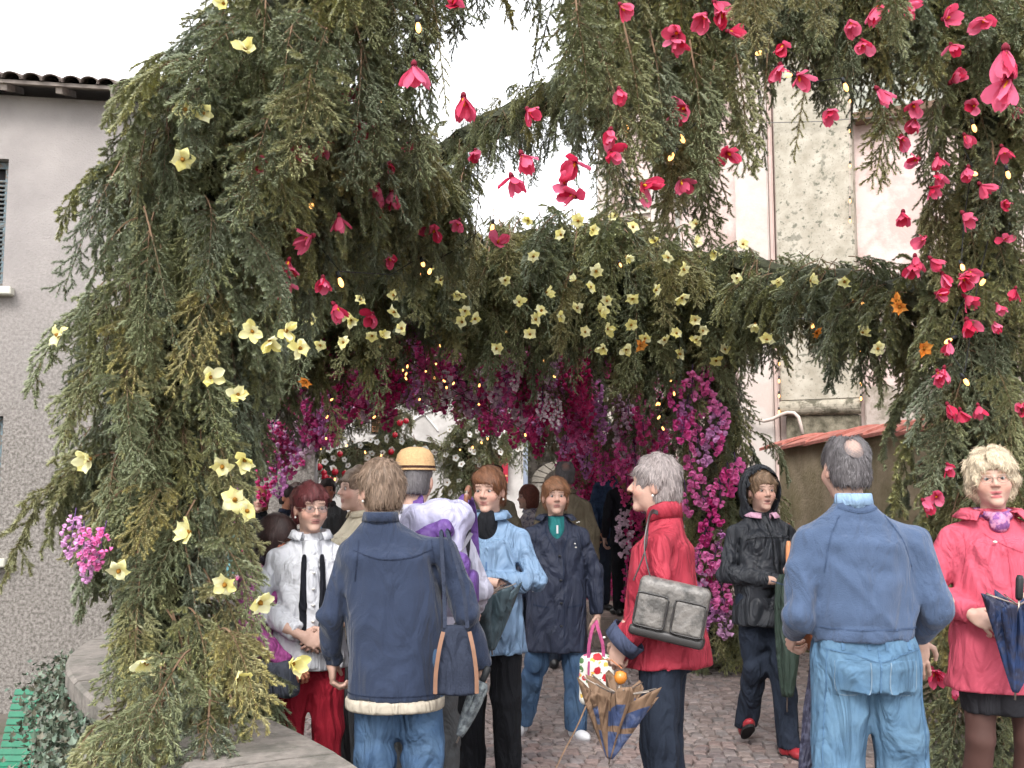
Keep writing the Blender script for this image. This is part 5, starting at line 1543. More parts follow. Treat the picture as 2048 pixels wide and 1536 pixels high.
def hair_geo(h, style, col, seed, strands=900, wide=1.0):
    """hair over the same head frame: a shaped mass and loose strands on it"""
    rg = np.random.default_rng(seed)
    col = np.array(col)
    grow = {'short': .014, 'curly': .021, 'crop': .007, 'bald': .009, 'bob': .022, 'long': .020, 'swept': .018}[style]
    top = s_ell((0, .016, .042), (.074 * wide + grow, .094 + grow, .090 + grow * 1.1))
    fs = [top]
    if style in ('short', 'swept', 'curly', 'crop', 'bald'): fs.append(s_ell((0, .045, -.02), (.066 * wide + grow, .062 + grow, .080 + grow * .3)))
    if style in ('bob', 'long'):
        fs.append(s_ell((0, .035, -.03), (.078 * wide + grow, .07 + grow, .10 + grow)))
        fs += [s_cap((sx * .078, -.005, .02), (sx * .076, -.008, -.075), .026, .02) for sx in (-1, 1)]
    if style == 'long': fs += [s_cap((0, .06, 0), (0, .075, -.22), .085, .065), s_cap((.05, .05, -.05), (.055, .06, -.24), .05, .035), s_cap((-.05, .05, -.05), (-.055, .06, -.24), .05, .035)]
    if style == 'swept': fs += [s_cap((-.05, -.062, .075), (.055, -.058, .060), .024, .018)]
    if style == 'short': fs += [s_cap((-.05, -.062, .066), (.05, -.062, .066), .018, .018)]
    if style == 'curly': fs += [s_cap((-.05, -.058, .075), (.05, -.058, .075), .026, .026), s_ell((.078, -.005, .0), (.03, .045, .05)), s_ell((-.078, -.005, .0), (.03, .045, .05))]
    base = s_uni(fs, .025)
    face = s_ell((0, -.108, -.030), (.064 * wide, .085, .082))
    D = rg.normal(0, 1, (4, 3)); ph = rg.uniform(0, 6, 4)
    lump = {'curly': (.0085, 75), 'short': (.0045, 60), 'swept': (.004, 55), 'bob': (.003, 55), 'long': (.004, 60), 'crop': (.001, 80), 'bald': (.003, 80)}[style]
    low = {'short': -.075, 'curly': -.085, 'crop': -.06, 'bald': -.065, 'bob': -.11, 'long': -.30, 'swept': -.07}[style]
    def f(P):
        d = base(P)
        w = np.zeros(len(P))
        for k in range(4): w += np.sin(P @ (D[k] * lump[1] * (1, 1, .6)) + ph[k] + np.sin(P @ D[(k + 1) % 4] * 30))
        d = d + lump[0] * w * .6
        d = -smin(-d, face(P), .012)
        if style not in ('bob', 'long', 'curly'):
            for sx in (-1, 1): d = -smin(-d, s_ell((sx * .088 * wide, -.004, -.022), (.024, .040, .040))(P), .01)
        if style == 'bald': d = -smin(-d, s_ell((0, .105, .088), (.044, .050, .050))(P), .02); d = np.maximum(d, -s_ell((0, .02, .145), (.05, .09, .03))(P)); d = np.maximum(d, -(P[:, 1] + .035 + (P[:, 2] - .06) * .2))
        return np.maximum(d, low - P[:, 2])
    V, Q = polygonise(f, (-.15, -.14, low - .02), (.15, .19, .20), h)
    N = normals(V, Q)
    tone = 1 + .22 * np.sin(V @ (D[0] * 90) + 2 * np.sin(V @ D[1] * 60)) + rg.normal(0, .08, len(V))
    C = col[None] * tone[:, None]
    SV, ST, SC = [], [], []
    if strands and len(V):
        ids = rg.integers(0, len(V), strands)
        crown = np.array([0, .04, .14])
        P0 = V[ids]; n0 = N[ids]
        fl = P0 - crown; fl[:, 2] -= .05
        if style == 'swept': fl = fl + np.array([.10, -.02, 0])
        fl += rg.normal(0, .05 if style == 'curly' else .035, fl.shape)
        fl -= n0 * np.sum(fl * n0, 1)[:, None]
        fl /= np.linalg.norm(fl, axis=1)[:, None] + 1e-9
        sd = np.cross(fl, n0)
        L = rg.uniform(.018, .045, strands) * (.7 if style in ('curly', 'crop', 'bald') else 1) * (1.6 if style == 'long' else 1)
        curl = rg.normal(0, .5 if style == 'curly' else .12, strands)
        wv = rg.uniform(.0009, .0018, strands)[:, None]
        lift = rg.uniform(.0005, .005 if style != 'curly' else .007, strands)[:, None]
        a0 = P0 + n0 * .0005
        a1 = P0 + fl * (L * .5)[:, None] + n0 * lift + sd * (curl * L * .3)[:, None]
        a2 = P0 + fl * L[:, None] + n0 * lift * .7 + sd * (curl * L)[:, None] - np.array([0, 0, .004])
        vv = np.stack([a0 - sd * wv, a0 + sd * wv, a1 - sd * wv, a1 + sd * wv, a2], 1).reshape(-1, 3)
        b = np.arange(strands)[:, None] * 5
        tt = np.concatenate([b + np.array([[0, 1, 3]]), b + np.array([[0, 3, 2]]), b + np.array([[2, 3, 4]])])
        tn = rg.uniform(.65, 1.55, strands)
        cc = np.repeat(col[None] * tn[:, None], 5, 0)
        tt = tt + len(V)
        V = np.concatenate([V, vv]); C = np.concatenate([C, cc])
        return V, Q, tt, C
    return V, Q, np.zeros((0, 3), int), C

def hand_geo(h, curl=.5, spread=.1, thumb=.3, skin=SKIN, side=1, point=None):
    """right hand (side=1): +x along the fingers, +z the back of the hand, +y the thumb side"""
    fs = [s_ell((.048, .002, 0), (.050, .039, .0155)), s_cap((-.09, 0, 0), (.012, 0, 0), .027, .024)]
    palm = s_uni(fs, .02)
    fing = []
    base = [(.088, .028, .002), (.094, .009, .004), (.090, -.010, .002), (.080, -.028, -.002)]
    lens = [(.040, .026, .020), (.045, .029, .021), (.041, .027, .020), (.032, .021, .018)]
    for k in range(4):
        p = np.array(base[k]); a = -.15 - .1 * k * 0; yaw = spread * (1.5 - k) * .4
        cc = curl * (1 + .08 * k) if not (point == k) else .1
        r = .0092 - .0007 * (k == 3)
        for j, L in enumerate(lens[k]):
            a -= cc * (.9 if j == 0 else 1.0)
            d = np.array([math.cos(a) * math.cos(yaw), math.cos(a) * math.sin(yaw), math.sin(a)])
            q = p + d * L
            fing.append(s_cap(p, q, r - .0008 * j, r - .0008 * (j + 1)))
            p = q
    p = np.array((.016, .030, -.006)); 
    for j, (L, d) in enumerate(((.040, (.62, .72, -.25 - thumb * .4)), (.030, (.86, .30 - thumb * .3, -.30 - thumb * .5)), (.024, (.95, -.05 - thumb * .4, -.30 - thumb * .4)))):
        d = np.array(d); d = d / np.linalg.norm(d); q = p + d * L
        fing.append(s_cap(p, q, .0118 - .0012 * j, .0110 - .0014 * j)); p = q
    def f(P):
        d = palm(P)
        for g in fing: d = smin(d, g(P), .0045)
        return d
    V, Q = polygonise(f, (-.10, -.055, -.10), (.20, .085, .035), h)
    C = np.tile(np.array(skin) * .96, (len(V), 1))
    m = np.clip((V[:, 0] - .09) / .09, 0, 1)[:, None]
    C = C * (1 - .35 * m) + np.array(skin) * np.array([1, .74, .68]) * .35 * m
    if side < 0:
        V = V * np.array([1, -1, 1]); Q = Q[:, ::-1]
    return V, Q, C

def frame3(x, z):
    x = np.array(x, float); x /= np.linalg.norm(x)
    z = np.array(z, float); z = z - x * (x @ z); z /= np.linalg.norm(z) + 1e-9
    return np.stack([x, np.cross(z, x), z], 1)            # columns

def rotz(a): return np.array([[math.cos(a), -math.sin(a), 0], [math.sin(a), math.cos(a), 0], [0, 0, 1]])
def rotx(a): return np.array([[1, 0, 0], [0, math.cos(a), -math.sin(a)], [0, math.sin(a), math.cos(a)]])
def roty(a): return np.array([[math.cos(a), 0, math.sin(a)], [0, 1, 0], [-math.sin(a), 0, math.cos(a)]])

def sdf_obj(name, fn, lo, hi, h, m, parent, smooth_it=1, col=None):
    V, Q = polygonise(fn, lo, hi, h)
    if smooth_it: V = laplace(V, Q, smooth_it, .4)
    return link(name, np_mesh(name, V, None, Q, [m], smooth=True, col=col), parent)
def bounds(pts, pad):
    A = np.array(pts); return A.min(0) - pad, A.max(0) + pad

class Person:
    """built at 1.70 m, facing -y, then scaled, turned and set down; s.L / s.R are the person's own left (+x) and right (-x)"""
    def __init__(s, label, X, Y, H, rz, z=0.0, fine=1.0, group=None, skin=SKIN, seed=1):
        s.k = H / 1.70
        s.root = empty('person', (X, Y, z), rz, s.k)
        tag(s.root, label, 'person', group)
        s.fine, s.seed, s.skin = fine, seed, skin
        s.body = ([], [], [])
        s.nv = 0
        s.lean = 0
        s.hip = {1: (.085, 0, .90), -1: (-.085, 0, .90)}
        s.knee = {1: (.10, -.015, .49), -1: (-.10, -.015, .49)}
        s.ank = {1: (.105, .015, .085), -1: (-.105, .015, .085)}
        s.sho = {1: (.172, .01, 1.340), -1: (-.172, .01, 1.340)}
        s.elb = {1: (.235, .03, 1.11), -1: (-.235, .03, 1.11)}
        s.wri = {1: (.25, -.03, .86), -1: (-.25, -.03, .86)}
        s.head_c = (0, -.005, 1.595)
        s.toe = {1: .10, -1: -.10}
    def add_body(s, V, Q, C):
        s.body[0].append(V); s.body[1].append(Q + s.nv); s.body[2].append(C); s.nv += len(V)
    def head(s, turn=0, tilt=0, roll=0, style='short', hair=(.2, .15, .1), glasses=None, earring=None, strands=1100, mouth=0.0, nose=1.0, wide=1.0, brow=BROW, lip=LIP, eyes=True, hairless=False):
        M = rotz(turn) @ rotx(tilt) @ roty(roll)
        s.M, c = M, np.array(s.head_c)
        V, Q, C = head_geo(.0050 / s.k * s.fine, s.skin, brow, lip, mouth, nose, wide, scalp=hair if style == 'bald' else None)
        # keep the neck upright below the jaw
        w = np.clip((V[:, 2] + .17) / .10, 0, 1)[:, None]
        V2 = (V @ M.T) * w + V * (1 - w) + c
        s.add_body(V2, Q, C)
        tf = lambda A: A @ M.T + c
        if not hairless:
            V, Q, T, C = hair_geo(.0062 * s.fine, style, hair, s.seed, strands, wide)
            link('hair', np_mesh('hair', tf(V), T, Q, [M_hair], smooth=True, col=C), s.root)
        if eyes:
            for sx in (-1, 1):
                bv, bq = polygonise(s_ell((0, 0, 0), (.0125, .0125, .0115)), (-.016,) * 3, (.016,) * 3, .004)
                d = np.linalg.norm((bv - np.array([sx * -.001, -.0125, 0]))[:, [0, 2]], axis=1)
                cc = np.where(((d < .0070) & (bv[:, 1] < 0))[:, None], np.array([[.035, .03, .028]]), np.array([[.42, .38, .36]]))
                link('eye', np_mesh('eye', tf(bv + np.array([sx * .0315, -.0795, .0092])), None, bq, [M_eye], smooth=True, col=cc), s.root)
        if glasses:
            g = link('spectacles', None, s.root) if False else empty('spectacles', (0, 0, 0), parent=s.root)
            fm = M_spec if glasses != 'dark' else M_socket
            for sx in (-1, 1):
                pts = [(sx * .033 + .024 * math.cos(w), -.104 + .006 * abs(math.cos(w) * (math.cos(w) * sx > 0)), .006 + .0165 * math.sin(w)) for w in np.linspace(0, 6.283, 17)]
                MB().tube([tuple(p) for p in tf(np.array(pts))], .0013 if glasses != 'dark' else .0022, 5, cap=False).obj('rim', fm, g, smooth=True)
                MB().tube([tuple(p) for p in tf(np.array([(sx * .057, -.098, .010), (sx * .078, -.06, .012), (sx * .083, .005, .010)]))], .0014, 5).obj('temple', fm, g, smooth=True)
                if glasses in ('tint', 'dark'):
                    disc = [(sx * .033, -.1035, .006)] + [(sx * .033 + .0235 * math.cos(w), -.103, .006 + .016 * math.sin(w)) for w in np.linspace(0, 6.283, 17)[:-1]]
                    V_ = tf(np.array(disc))
                    MB().add([tuple(p) for p in V_], [(0, 1 + i, 1 + (i + 1) % 16) for i in range(16)]).obj('lens', mat('dark_sun_lens', (.02, .02, .02), .1, 0, spec=.7) if glasses == 'dark' else tint_glass(), g)
            MB().tube([tuple(p) for p in tf(np.array([(-.010, -.106, .010), (0, -.110, .012), (.010, -.106, .010)]))], .0013, 5).obj('bridge', fm, g, smooth=True)
        if earring:
            for sx in (-1, 1):
                p = tf(np.array([[sx * .082, .006, -.040]]))[0]
                if earring == 'pearl': link('earring', ball('earring', M_pearl, .006), s.root, tuple(p))
                else: MB().tube([(p[0] + .002 * sx, p[1] + .014 * math.cos(w), p[2] - .012 + .014 * math.sin(w)) for w in np.linspace(0, 6.283, 13)], .0016, 5).obj('earring', M_goldm, s.root, smooth=True)
        return s
    def hand(s, side, direction, back, curl=.5, thumb=.3, spread=.1, at_=None, point=None):
        V, Q, C = hand_geo(.0050 * s.fine, curl, spread, thumb, s.skin, -1 if side > 0 else 1, point)
        F = frame3(direction, back)
        w = np.array(at_ if at_ is not None else s.wri[side])
        s.add_body(V @ F.T + w, Q, C)
    def inner(s):
        """the body under the clothes, continuous from the neck to the ankles"""
        fs = [s_prof([(.84, 0, 0, .13, .09), (.95, 0, 0, .14, .10), (1.1, 0, 0, .11, .08), (1.28, 0, 0, .11, .08), (1.36, 0, .01, .07, .05)])]
        for d in (-1, 1):
            fs += [s_cap(np.array(s.sho[d]) * (1, 1, .98), s.elb[d], .030, .028), s_cap(s.elb[d], s.wri[d], .032, .022), s_cap(s.hip[d], s.knee[d], .06, .036), s_cap(s.knee[d], s.ank[d], .036, .026)]
        f = s_uni(fs, .02)
        lo, hi = bounds([s.sho[1], s.sho[-1], s.elb[1], s.elb[-1], s.wri[1], s.wri[-1], s.ank[1], s.ank[-1], s.knee[1], s.knee[-1], (0, 0, 1.47), (0, .1, 1), (0, -.1, 1)], .08)
        V, Q = polygonise(f, lo, hi, .024)
        s.add_body(V, Q, np.tile(np.array(s.skin), (len(V), 1)))
    def finish(s):
        V, Q, C = np.concatenate(s.body[0]), np.concatenate(s.body[1]), np.concatenate(s.body[2])
        link('body', np_mesh('body', V, None, Q, [M_skin], smooth=True, col=C), s.root)
        return s.root
    def jacket(s, name, m, rows, sleeve=(.072, .060, .046), fold=.012, short=0.0, zones=(), h=None, k=.024, cuff=True, shoulder=.078, sleeves=(1, -1)):
        sleeve = tuple(x * .80 for x in sleeve); shoulder = shoulder * .74
        fs = [s_prof(rows)]; trap = []
        for d in sleeves:
            S, E, W = np.array(s.sho[d]), np.array(s.elb[d]), np.array(s.wri[d])
            W2 = W + (E - W) * short
            fs += [s_cap(S, E, shoulder, sleeve[1]), s_cap(E, W2, sleeve[1], sleeve[2])]
            tz = max(r[0] for r in rows); tx = [r for r in rows if r[0] == tz][0]
            trap.append(s_cap((tx[1] + d * .045, tx[2] - .002, tz - .075), S * np.array([.92, 1, 1]) + np.array([0, 0, .004]), .046, shoulder * .92))
        z_ = list(zones)
        for d in sleeves: z_ += [(s.elb[d], .13, 1.4), (s.wri[d], .08, .8), (np.array(s.sho[d]) - np.array([0, 0, .06]), .09, .9)]
        trunk = s_uni([fs[0]] + trap, .035)
        arms = [s_uni(fs[1 + 2 * i:3 + 2 * i], .015) for i in range(len(sleeves))]
        def whole(P):
            d = trunk(P)
            for a in arms: d = smin(d, a(P), .012)
            return d
        f = folds(whole, fold, s.seed, zones=z_)
        A = np.array(rows)
        pts = [(A[:, 1].min() - A[:, 3].max(), A[:, 2].min() - A[:, 4].max(), A[:, 0].min()), (A[:, 1].max() + A[:, 3].max(), A[:, 2].max() + A[:, 4].max(), A[:, 0].max())]
        for d in sleeves: pts += [s.elb[d], s.wri[d], s.sho[d]]
        lo, hi = bounds(pts, .10)
        # cut the sleeve square at the wrist
        def g(P):
            d0 = f(P)
            for d in sleeves:
                E, W = np.array(s.elb[d]), np.array(s.wri[d])
                ax = (W - E) / (np.linalg.norm(W - E) + 1e-9)
                W2 = W + (E - W) * short
                t = (P - W2) @ ax
                nearw = np.linalg.norm(P - W2 - np.clip(t, 0, .2)[:, None] * ax, axis=1) < sleeve[2] + .03
                d0 = np.where((t > -.002) & nearw, np.maximum(d0, t), d0)
            return d0
        s.jk_f = g
        return sdf_obj(name, g, lo, hi, (h or .0115) * s.fine, m, s.root)
    def trousers(s, m, top=.98, rad=(.098, .074, .066), hips=(.165, .125), fold=.011, name='trousers', hem=.05):
        fs = [s_prof([(.80, 0, .005, hips[0] * .93, hips[1] * .95), (.88, 0, .01, hips[0], hips[1]), (top, 0, .0, hips[0] * .93, hips[1] * .9)])]
        for d in (-1, 1):
            A = np.array(s.ank[d]); K = np.array(s.knee[d])
            fs += [s_cap(s.hip[d], K, rad[0], rad[1]), s_cap(K, A + np.array([0, 0, hem - .085]), rad[1], rad[2])]
        z_ = [((0, .08, .84), .14, .9), ((0, -.08, .86), .12, .9)]
        for d in (-1, 1): z_ += [(s.knee[d], .14, .9), (s.ank[d], .12, 1.5)]
        f = folds(s_uni(fs, .03), fold, s.seed + 50, freq=24, stretch=(1, 1, .6), zones=z_)
        lo, hi = bounds([s.ank[1], s.ank[-1], s.knee[1], s.knee[-1], (hips[0], hips[1], top), (-hips[0], -hips[1], top)], .10)
        lo[2] = min(s.ank[1][2], s.ank[-1][2]) - .06
        za, zb = s.ank[1], s.ank[-1]
        def g(P):
            zc = np.where(np.abs(P[:, 0] - za[0]) + np.abs(P[:, 1] - za[1]) < np.abs(P[:, 0] - zb[0]) + np.abs(P[:, 1] - zb[1]), za[2], zb[2])
            return np.maximum(f(P), np.where(P[:, 2] < .3, zc - .085 + hem - P[:, 2], -1))
        s.tr_f = g
        return sdf_obj(name, g, lo, hi, .0135 * s.fine, m, s.root)
    def shoes(s, m, yaw=(.12, -.12), lift=(0, 0), L=.255, name='shoe', sole=None):
        for d, w, p in ((1, yaw[0], lift[0]), (-1, yaw[1], lift[1])):
            A = np.array(s.ank[d])
            f0 = s_uni([s_ell((0, -.10, .034), (.042, .085, .036)), s_ell((0, .03, .038), (.036, .055, .042)), s_cap((0, .02, .04), (0, .022, .085), .036, .038)], .03)
            f = lambda P: np.maximum(f0(P), -P[:, 2])
            V, Q = polygonise(f, (-.06, -.20, -.01), (.06, .10, .13), .0085 * s.fine)
            V = laplace(V, Q, 1, .3)
            V = V * (L / .255)
            Mx = rotz(w) @ rotx(p)
            V = V @ Mx.T + np.array([A[0], A[1] - .01, A[2] - .085])
            o = link(name, np_mesh(name, V, None, Q, [m], smooth=True), s.root)
            if sole:
                pts = []
                mb = MB(); vs = []
                for k in range(20):
                    a = 2 * math.pi * k / 20
                    y_ = -.05 + .135 * math.sin(a); x_ = .040 * math.cos(a) * (1.05 if y_ < -.06 else .9)
                    vs.append((x_, y_))
                V2 = np.array([(x, y, -.002) for x, y in vs] + [(x * 1.03, y * 1.02, .014) for x, y in vs]) * (L / .255) @ Mx.T + np.array([A[0], A[1] - .01, A[2] - .085])
                mb.add([tuple(v) for v in V2], [tuple(range(20)), tuple(reversed(range(20, 40)))] + [(k, (k + 1) % 20, 20 + (k + 1) % 20, 20 + k) for k in range(20)]).obj('sole', sole, o)

_tg = []
def tint_glass():
    if _tg: return _tg[0]
    m = bpy.data.materials.new('tinted_glass'); m.use_nodes = True
    N, L = m.node_tree.nodes, m.node_tree.links
    b = N['Principled BSDF']; b.inputs['Base Color'].default_value = (.25, .2, .2, 1); b.inputs['Roughness'].default_value = .1
    b.inputs['Alpha'].default_value = .35
    _tg.append(m)
    return m

def strap(name, pts, m, parent, w=.02, t=.004):
    """a flat band through pts"""
    pts = [Vector(p) for p in pts]
    vs, fs = [], []
    for i, p in enumerate(pts):
        d = (pts[min(i + 1, len(pts) - 1)] - pts[max(i - 1, 0)]).normalized()
        sd = d.cross(Vector((0, -1, 0)))
        if sd.length < .2: sd = d.cross(Vector((1, 0, 0)))
        sd.normalize(); nn = sd.cross(d).normalized()
        vs += [p - sd * w / 2 - nn * t / 2, p + sd * w / 2 - nn * t / 2, p + sd * w / 2 + nn * t / 2, p - sd * w / 2 + nn * t / 2]
    for i in range(len(pts) - 1):
        for k in range(4): fs.append((i * 4 + k, i * 4 + (k + 1) % 4, i * 4 + 4 + (k + 1) % 4, i * 4 + 4 + k))
    fs += [(0, 1, 2, 3), tuple(len(vs) - 4 + k for k in (3, 2, 1, 0))]
    return MB().add(vs, fs).obj(name, m, parent, smooth=False)
def smooth_pts(pts, n=6):
    P = [Vector(p) for p in pts]; out = []
    for i in range(len(P) - 1):
        a, b, c, d = P[max(i - 1, 0)], P[i], P[i + 1], P[min(i + 2, len(P) - 1)]
        for k in range(n):
            t = k / n
            out.append(0.5 * ((2 * b) + (-a + c) * t + (2 * a - 5 * b + 4 * c - d) * t * t + (-a + 3 * b - 3 * c + d) * t ** 3))
    return out + [P[-1]]
def collar(name, m, parent, c, r, h, flare=.3, open_=.0, tilt=0.0, t=.006, y0=0.0, start=0.0):
    """a stand-and-fall collar round the neck, open in front by open_ (radians)"""
    N_ = 28
    vs, fs = [], []
    rows = [(r * .96, 0), (r * 1.0, h * .55), (r * 1.02, h), (r * (1.02 + flare * .5), h * .92), (r * (1.05 + flare), h * .2)]
    for k in range(N_ + 1):
        a = -math.pi / 2 + open_ / 2 + (2 * math.pi - open_) * k / N_ + start
        drop = .35 * h * max(0, -math.sin(a)) 
        for rr, z in rows:
            vs.append((c[0] + rr * math.cos(a), c[1] + rr * .9 * math.sin(a) + y0, c[2] + z - drop + tilt * math.sin(a)))
    n = len(rows)
    for k in range(N_):
        for j in range(n - 1): fs.append((k * n + j, (k + 1) * n + j, (k + 1) * n + j + 1, k * n + j + 1))
    me = MB().add(vs, fs)
    o = me.obj(name, m, parent, smooth=True)
    md = o.modifiers.new('thick', 'SOLIDIFY'); md.thickness = t
    return o

def umbrella(label, top, bottom, mats, rmax, kind='rolled', handle='crook', handle_m=None, group=None, turns=0.0, nf=8, rim=.16, bands=None):
    """a closed umbrella, handle at top (world point), tip at bottom; one thing with its parts"""
    top, bottom = Vector(top), Vector(bottom)
    L = (top - bottom).length
    e = empty('umbrella', bottom)
    e.rotation_mode = 'QUATERNION'
    e.rotation_quaternion = (top - bottom).to_track_quat('Z', 'Y')
    tag(e, label, 'umbrella', group)
    hm = handle_m or mat('umbrella_wood', srgb((196, 132, 84)), .35, .15, 20, spec=.5)
    MB().tube([(0, 0, 0), (0, 0, L * .98)], [.004, .005], 8).obj('shaft', M_spec, e, smooth=True)
    z0, z1 = (.09 * L, .80 * L) if kind == 'rolled' else (.06 * L, .74 * L)
    NA, NZ = nf * 6, 22
    V, Q, C = [], [], []
    for j in range(NZ + 1):
        f = j / NZ
        if kind == 'rolled': r = rmax * (.25 + .75 * math.sin(math.pi * min(1, f * .62 + .05)) ** .8) * (1 if f < .92 else 1 - 3.5 * (f - .92))
        else: r = rmax * (.10 + .90 * f ** .85)
        for i in range(NA):
            a = 2 * math.pi * i / NA
            fl = math.cos(nf * a)
            if kind == 'rolled':
                rr = r * (1 + .13 * fl); aa = a + turns * f * 2 * math.pi + .25 * math.sin(nf * a); dz = 0
            else:
                rr = r * (1 + (.42 * f + .05) * fl + .10 * math.sin(3 * a + 2)); aa = a + .20 * f * math.sin(nf * a + 1); dz = rim * L * f ** 3 * (.5 * fl + .22 * math.sin(a * 2 + 1) + .2 * math.sin(a * 5))
            V.append((rr * math.cos(aa), rr * math.sin(aa), z0 + (z1 - z0) * f + dz))
    for j in range(NZ):
        for i in range(NA): Q.append((j * NA + i, j * NA + (i + 1) % NA, (j + 1) * NA + (i + 1) % NA, (j + 1) * NA + i))
    qm = None
    if bands:
        qm = np.array([bands(j / NZ, i / NA) for j in range(NZ) for i in range(NA)])
    o = link('canopy', np_mesh('canopy', V, None, Q, list(mats), quad_mat=qm, smooth=True), e)
    md = o.modifiers.new('thick', 'SOLIDIFY'); md.thickness = .002
    if kind != 'rolled':
        for k in range(nf):
            a = 2 * math.pi * k / nf
            MB().tube([(.012 * math.cos(a), .012 * math.sin(a), z1 + .02 * L), (rmax * .5 * math.cos(a), rmax * .5 * math.sin(a), z1 + .04 * L), (rmax * 1.25 * math.cos(a), rmax * 1.25 * math.sin(a), z1 + rim * L * .5)], .0028, 5).obj('rib', M_spec, e, smooth=True)
    else:
        MB().tube([(0, 0, z0 + (z1 - z0) * .72), (0, 0, z0 + (z1 - z0) * .74)], [rmax * 1.08, rmax * 1.08], 20, cap=False).obj('tie_band', mats[0], e, smooth=True)
    if handle == 'crook':
        pts = [(0, 0, L * .80), (0, 0, L * .93)] + [(.045 - .045 * math.cos(w), 0, L * .93 + .045 * math.sin(w)) for w in np.linspace(.3, 3.4, 10)]
        MB().tube(pts, .0105, 10).obj('handle', hm, e, smooth=True)
    elif handle == 'knob':
        MB().tube([(0, 0, L * .86), (0, 0, L * .88), (0, 0, L * .93), (0, 0, L * .985), (0, 0, L)], [.010, .020, .027, .021, .008], 12).obj('handle', hm, e, smooth=True)
    else:
        MB().tube([(0, 0, L * .80), (0, 0, L * .82), (0, 0, L * .97), (0, 0, L)], [.011, .015, .016, .010], 10).obj('handle', hm, e, smooth=True)
    return e

def trace(fn, P, D):
    P = np.array([tuple(q) for q in P], float); D = np.array(D, float); D /= np.linalg.norm(D)
    for _ in range(70): P = P + D[None] * np.clip(fn(P) * .7, -.02, .05)[:, None]
    return P - D[None] * .0012
def seam(p, fn, pts, D, m, w=.004, name='seam'):
    """a stitched line laid on the cloth: pts are moved along D until they meet it"""
    q = trace(fn, smooth_pts(pts, 8), D)
    return strap(name, [tuple(a) for a in q], m, p.root, w, .003)
# ------------------------------------------------------------------ the people on the square
def torso(hem, hem_r, waist, chest, sh=.165, top=1.475, neck=.066, cx=0.0, belly=0.0, back=0.0, necky=.024, w=.87):
    hem_r = (hem_r[0] * (.5 + w / 2), hem_r[1]); waist = (waist[0] * w, waist[1] * .95); chest = (chest[0] * w * .97, chest[1] * .92); sh = sh * .92
    return [(hem, cx * .2, back, hem_r[0], hem_r[1]), ((hem + 1.06) / 2, cx * .2, back - belly * .5, (hem_r[0] + waist[0]) / 2, (hem_r[1] + waist[1]) / 2), (1.06, cx * .3, -belly, waist[0], waist[1]), (1.22, cx * .5, -.005, chest[0], chest[1]),
            (1.32, cx * .7, .004, chest[0] * .97, chest[1] * .95), (1.365, cx * .8, .012, sh, .092), (1.41, cx * .9, .018, sh * .66, .078), (1.45, cx, .022, neck * 1.25, .068), (top, cx, necky, neck, .062)]
def px(u, Y, v=1150): return at(u, v, Y).x
def s_box(c, hf, r, M=None):
    c, hf = np.array(c, float), np.array(hf, float) - r
    def f(P):
        q = P - c
        if M is not None: q = q @ M
        q = np.abs(q) - hf
        return np.linalg.norm(np.maximum(q, 0), axis=1) + np.minimum(q.max(1), 0) - r
    return f
def carried(p, name, label, cat, loc):
    """a thing carried by person p, its parts given in the person's own frame relative to loc"""
    M = Matrix.Translation(p.root.location) @ Matrix.Rotation(p.root.rotation_euler.z, 4, 'Z') @ Matrix.Scale(p.k, 4)
    e = empty(name, M @ Vector(loc), p.root.rotation_euler.z, p.k)
    tag(e, label, cat)
    return e
def world(p, q):
    return Matrix.Translation(p.root.location) @ Matrix.Rotation(p.root.rotation_euler.z, 4, 'Z') @ Matrix.Scale(p.k, 4) @ Vector(q)
def band(p, name, m, z0, z1, rows, grow, h=.012, hole=.0):
    """a strip of cloth that follows the body between two heights (shirt tail, waistband)"""
    f0 = s_prof([(z, a, b, c + grow, d + grow) for z, a, b, c, d in rows])
    f = folds(lambda P: np.maximum(f0(P), np.maximum(z0 - P[:, 2], P[:, 2] - z1)), .0025, p.seed + 9)
    A = np.array(rows)
    return sdf_obj(name, f, (A[:, 1].min() - A[:, 3].max() - .06, A[:, 2].min() - A[:, 4].max() - .06, z0 - .04), (A[:, 1].max() + A[:, 3].max() + .06, A[:, 2].max() + A[:, 4].max() + .06, z1 + .04), h, m, p.root)
def button(p, pts, m, r=.009, name='button'):
    me = ball(name, m, r, .6)
    for q in pts: link(name, me, p.root, q)

C_navyknit = cloth('navy_fleece', (47, 60, 88), crease=.45, bump=.3, bscale=220, sheen=.15)
C_jeans = cloth('mid_blue_denim', (84, 116, 152), bump=.2, bscale=260, crease=.8, color2=srgb((60, 88, 124), .9), mixscale=7, lo=.35, hi=.75)
C_jeans_l = cloth('light_blue_denim', (100, 140, 172), bump=.2, bscale=260, crease=.8, color2=srgb((76, 110, 142), .9), mixscale=6, lo=.35, hi=.75)
C_cream = cloth('cream_cotton', (200, 188, 168), k=.88)
C_grey = cloth('grey_trouser_cloth', (92, 94, 96))
C_black = cloth('black_trouser_cloth', (30, 32, 38))
C_navy = cloth('navy_raincoat', (46, 54, 78), rough=.6, bump=.2, spec=.3)
C_dnavy = cloth('dark_navy_trousers', (44, 54, 72), bump=.4, bscale=240)
C_red = cloth('red_jacket_cloth', (196, 50, 70), rough=.65, bump=.1, crease=.8, k=.88)
C_ltblue = cloth('light_blue_anorak', (128, 164, 204), rough=.55, bump=.1, crease=1.0, k=.88, spec=.3)
C_rain = cloth('black_raincoat', (46, 50, 58), rough=.55, bump=.1, crease=1.0, spec=.35)
C_sweat = cloth('blue_sweatshirt', (76, 98, 134), crease=.45, bump=.35, bscale=200, sheen=.15)
C_pink = cloth('pink_jacket_cloth', (234, 86, 112), rough=.7, k=.88)
C_white = cloth('white_jacket_cloth', (232, 234, 242), k=.88, vary=.04)
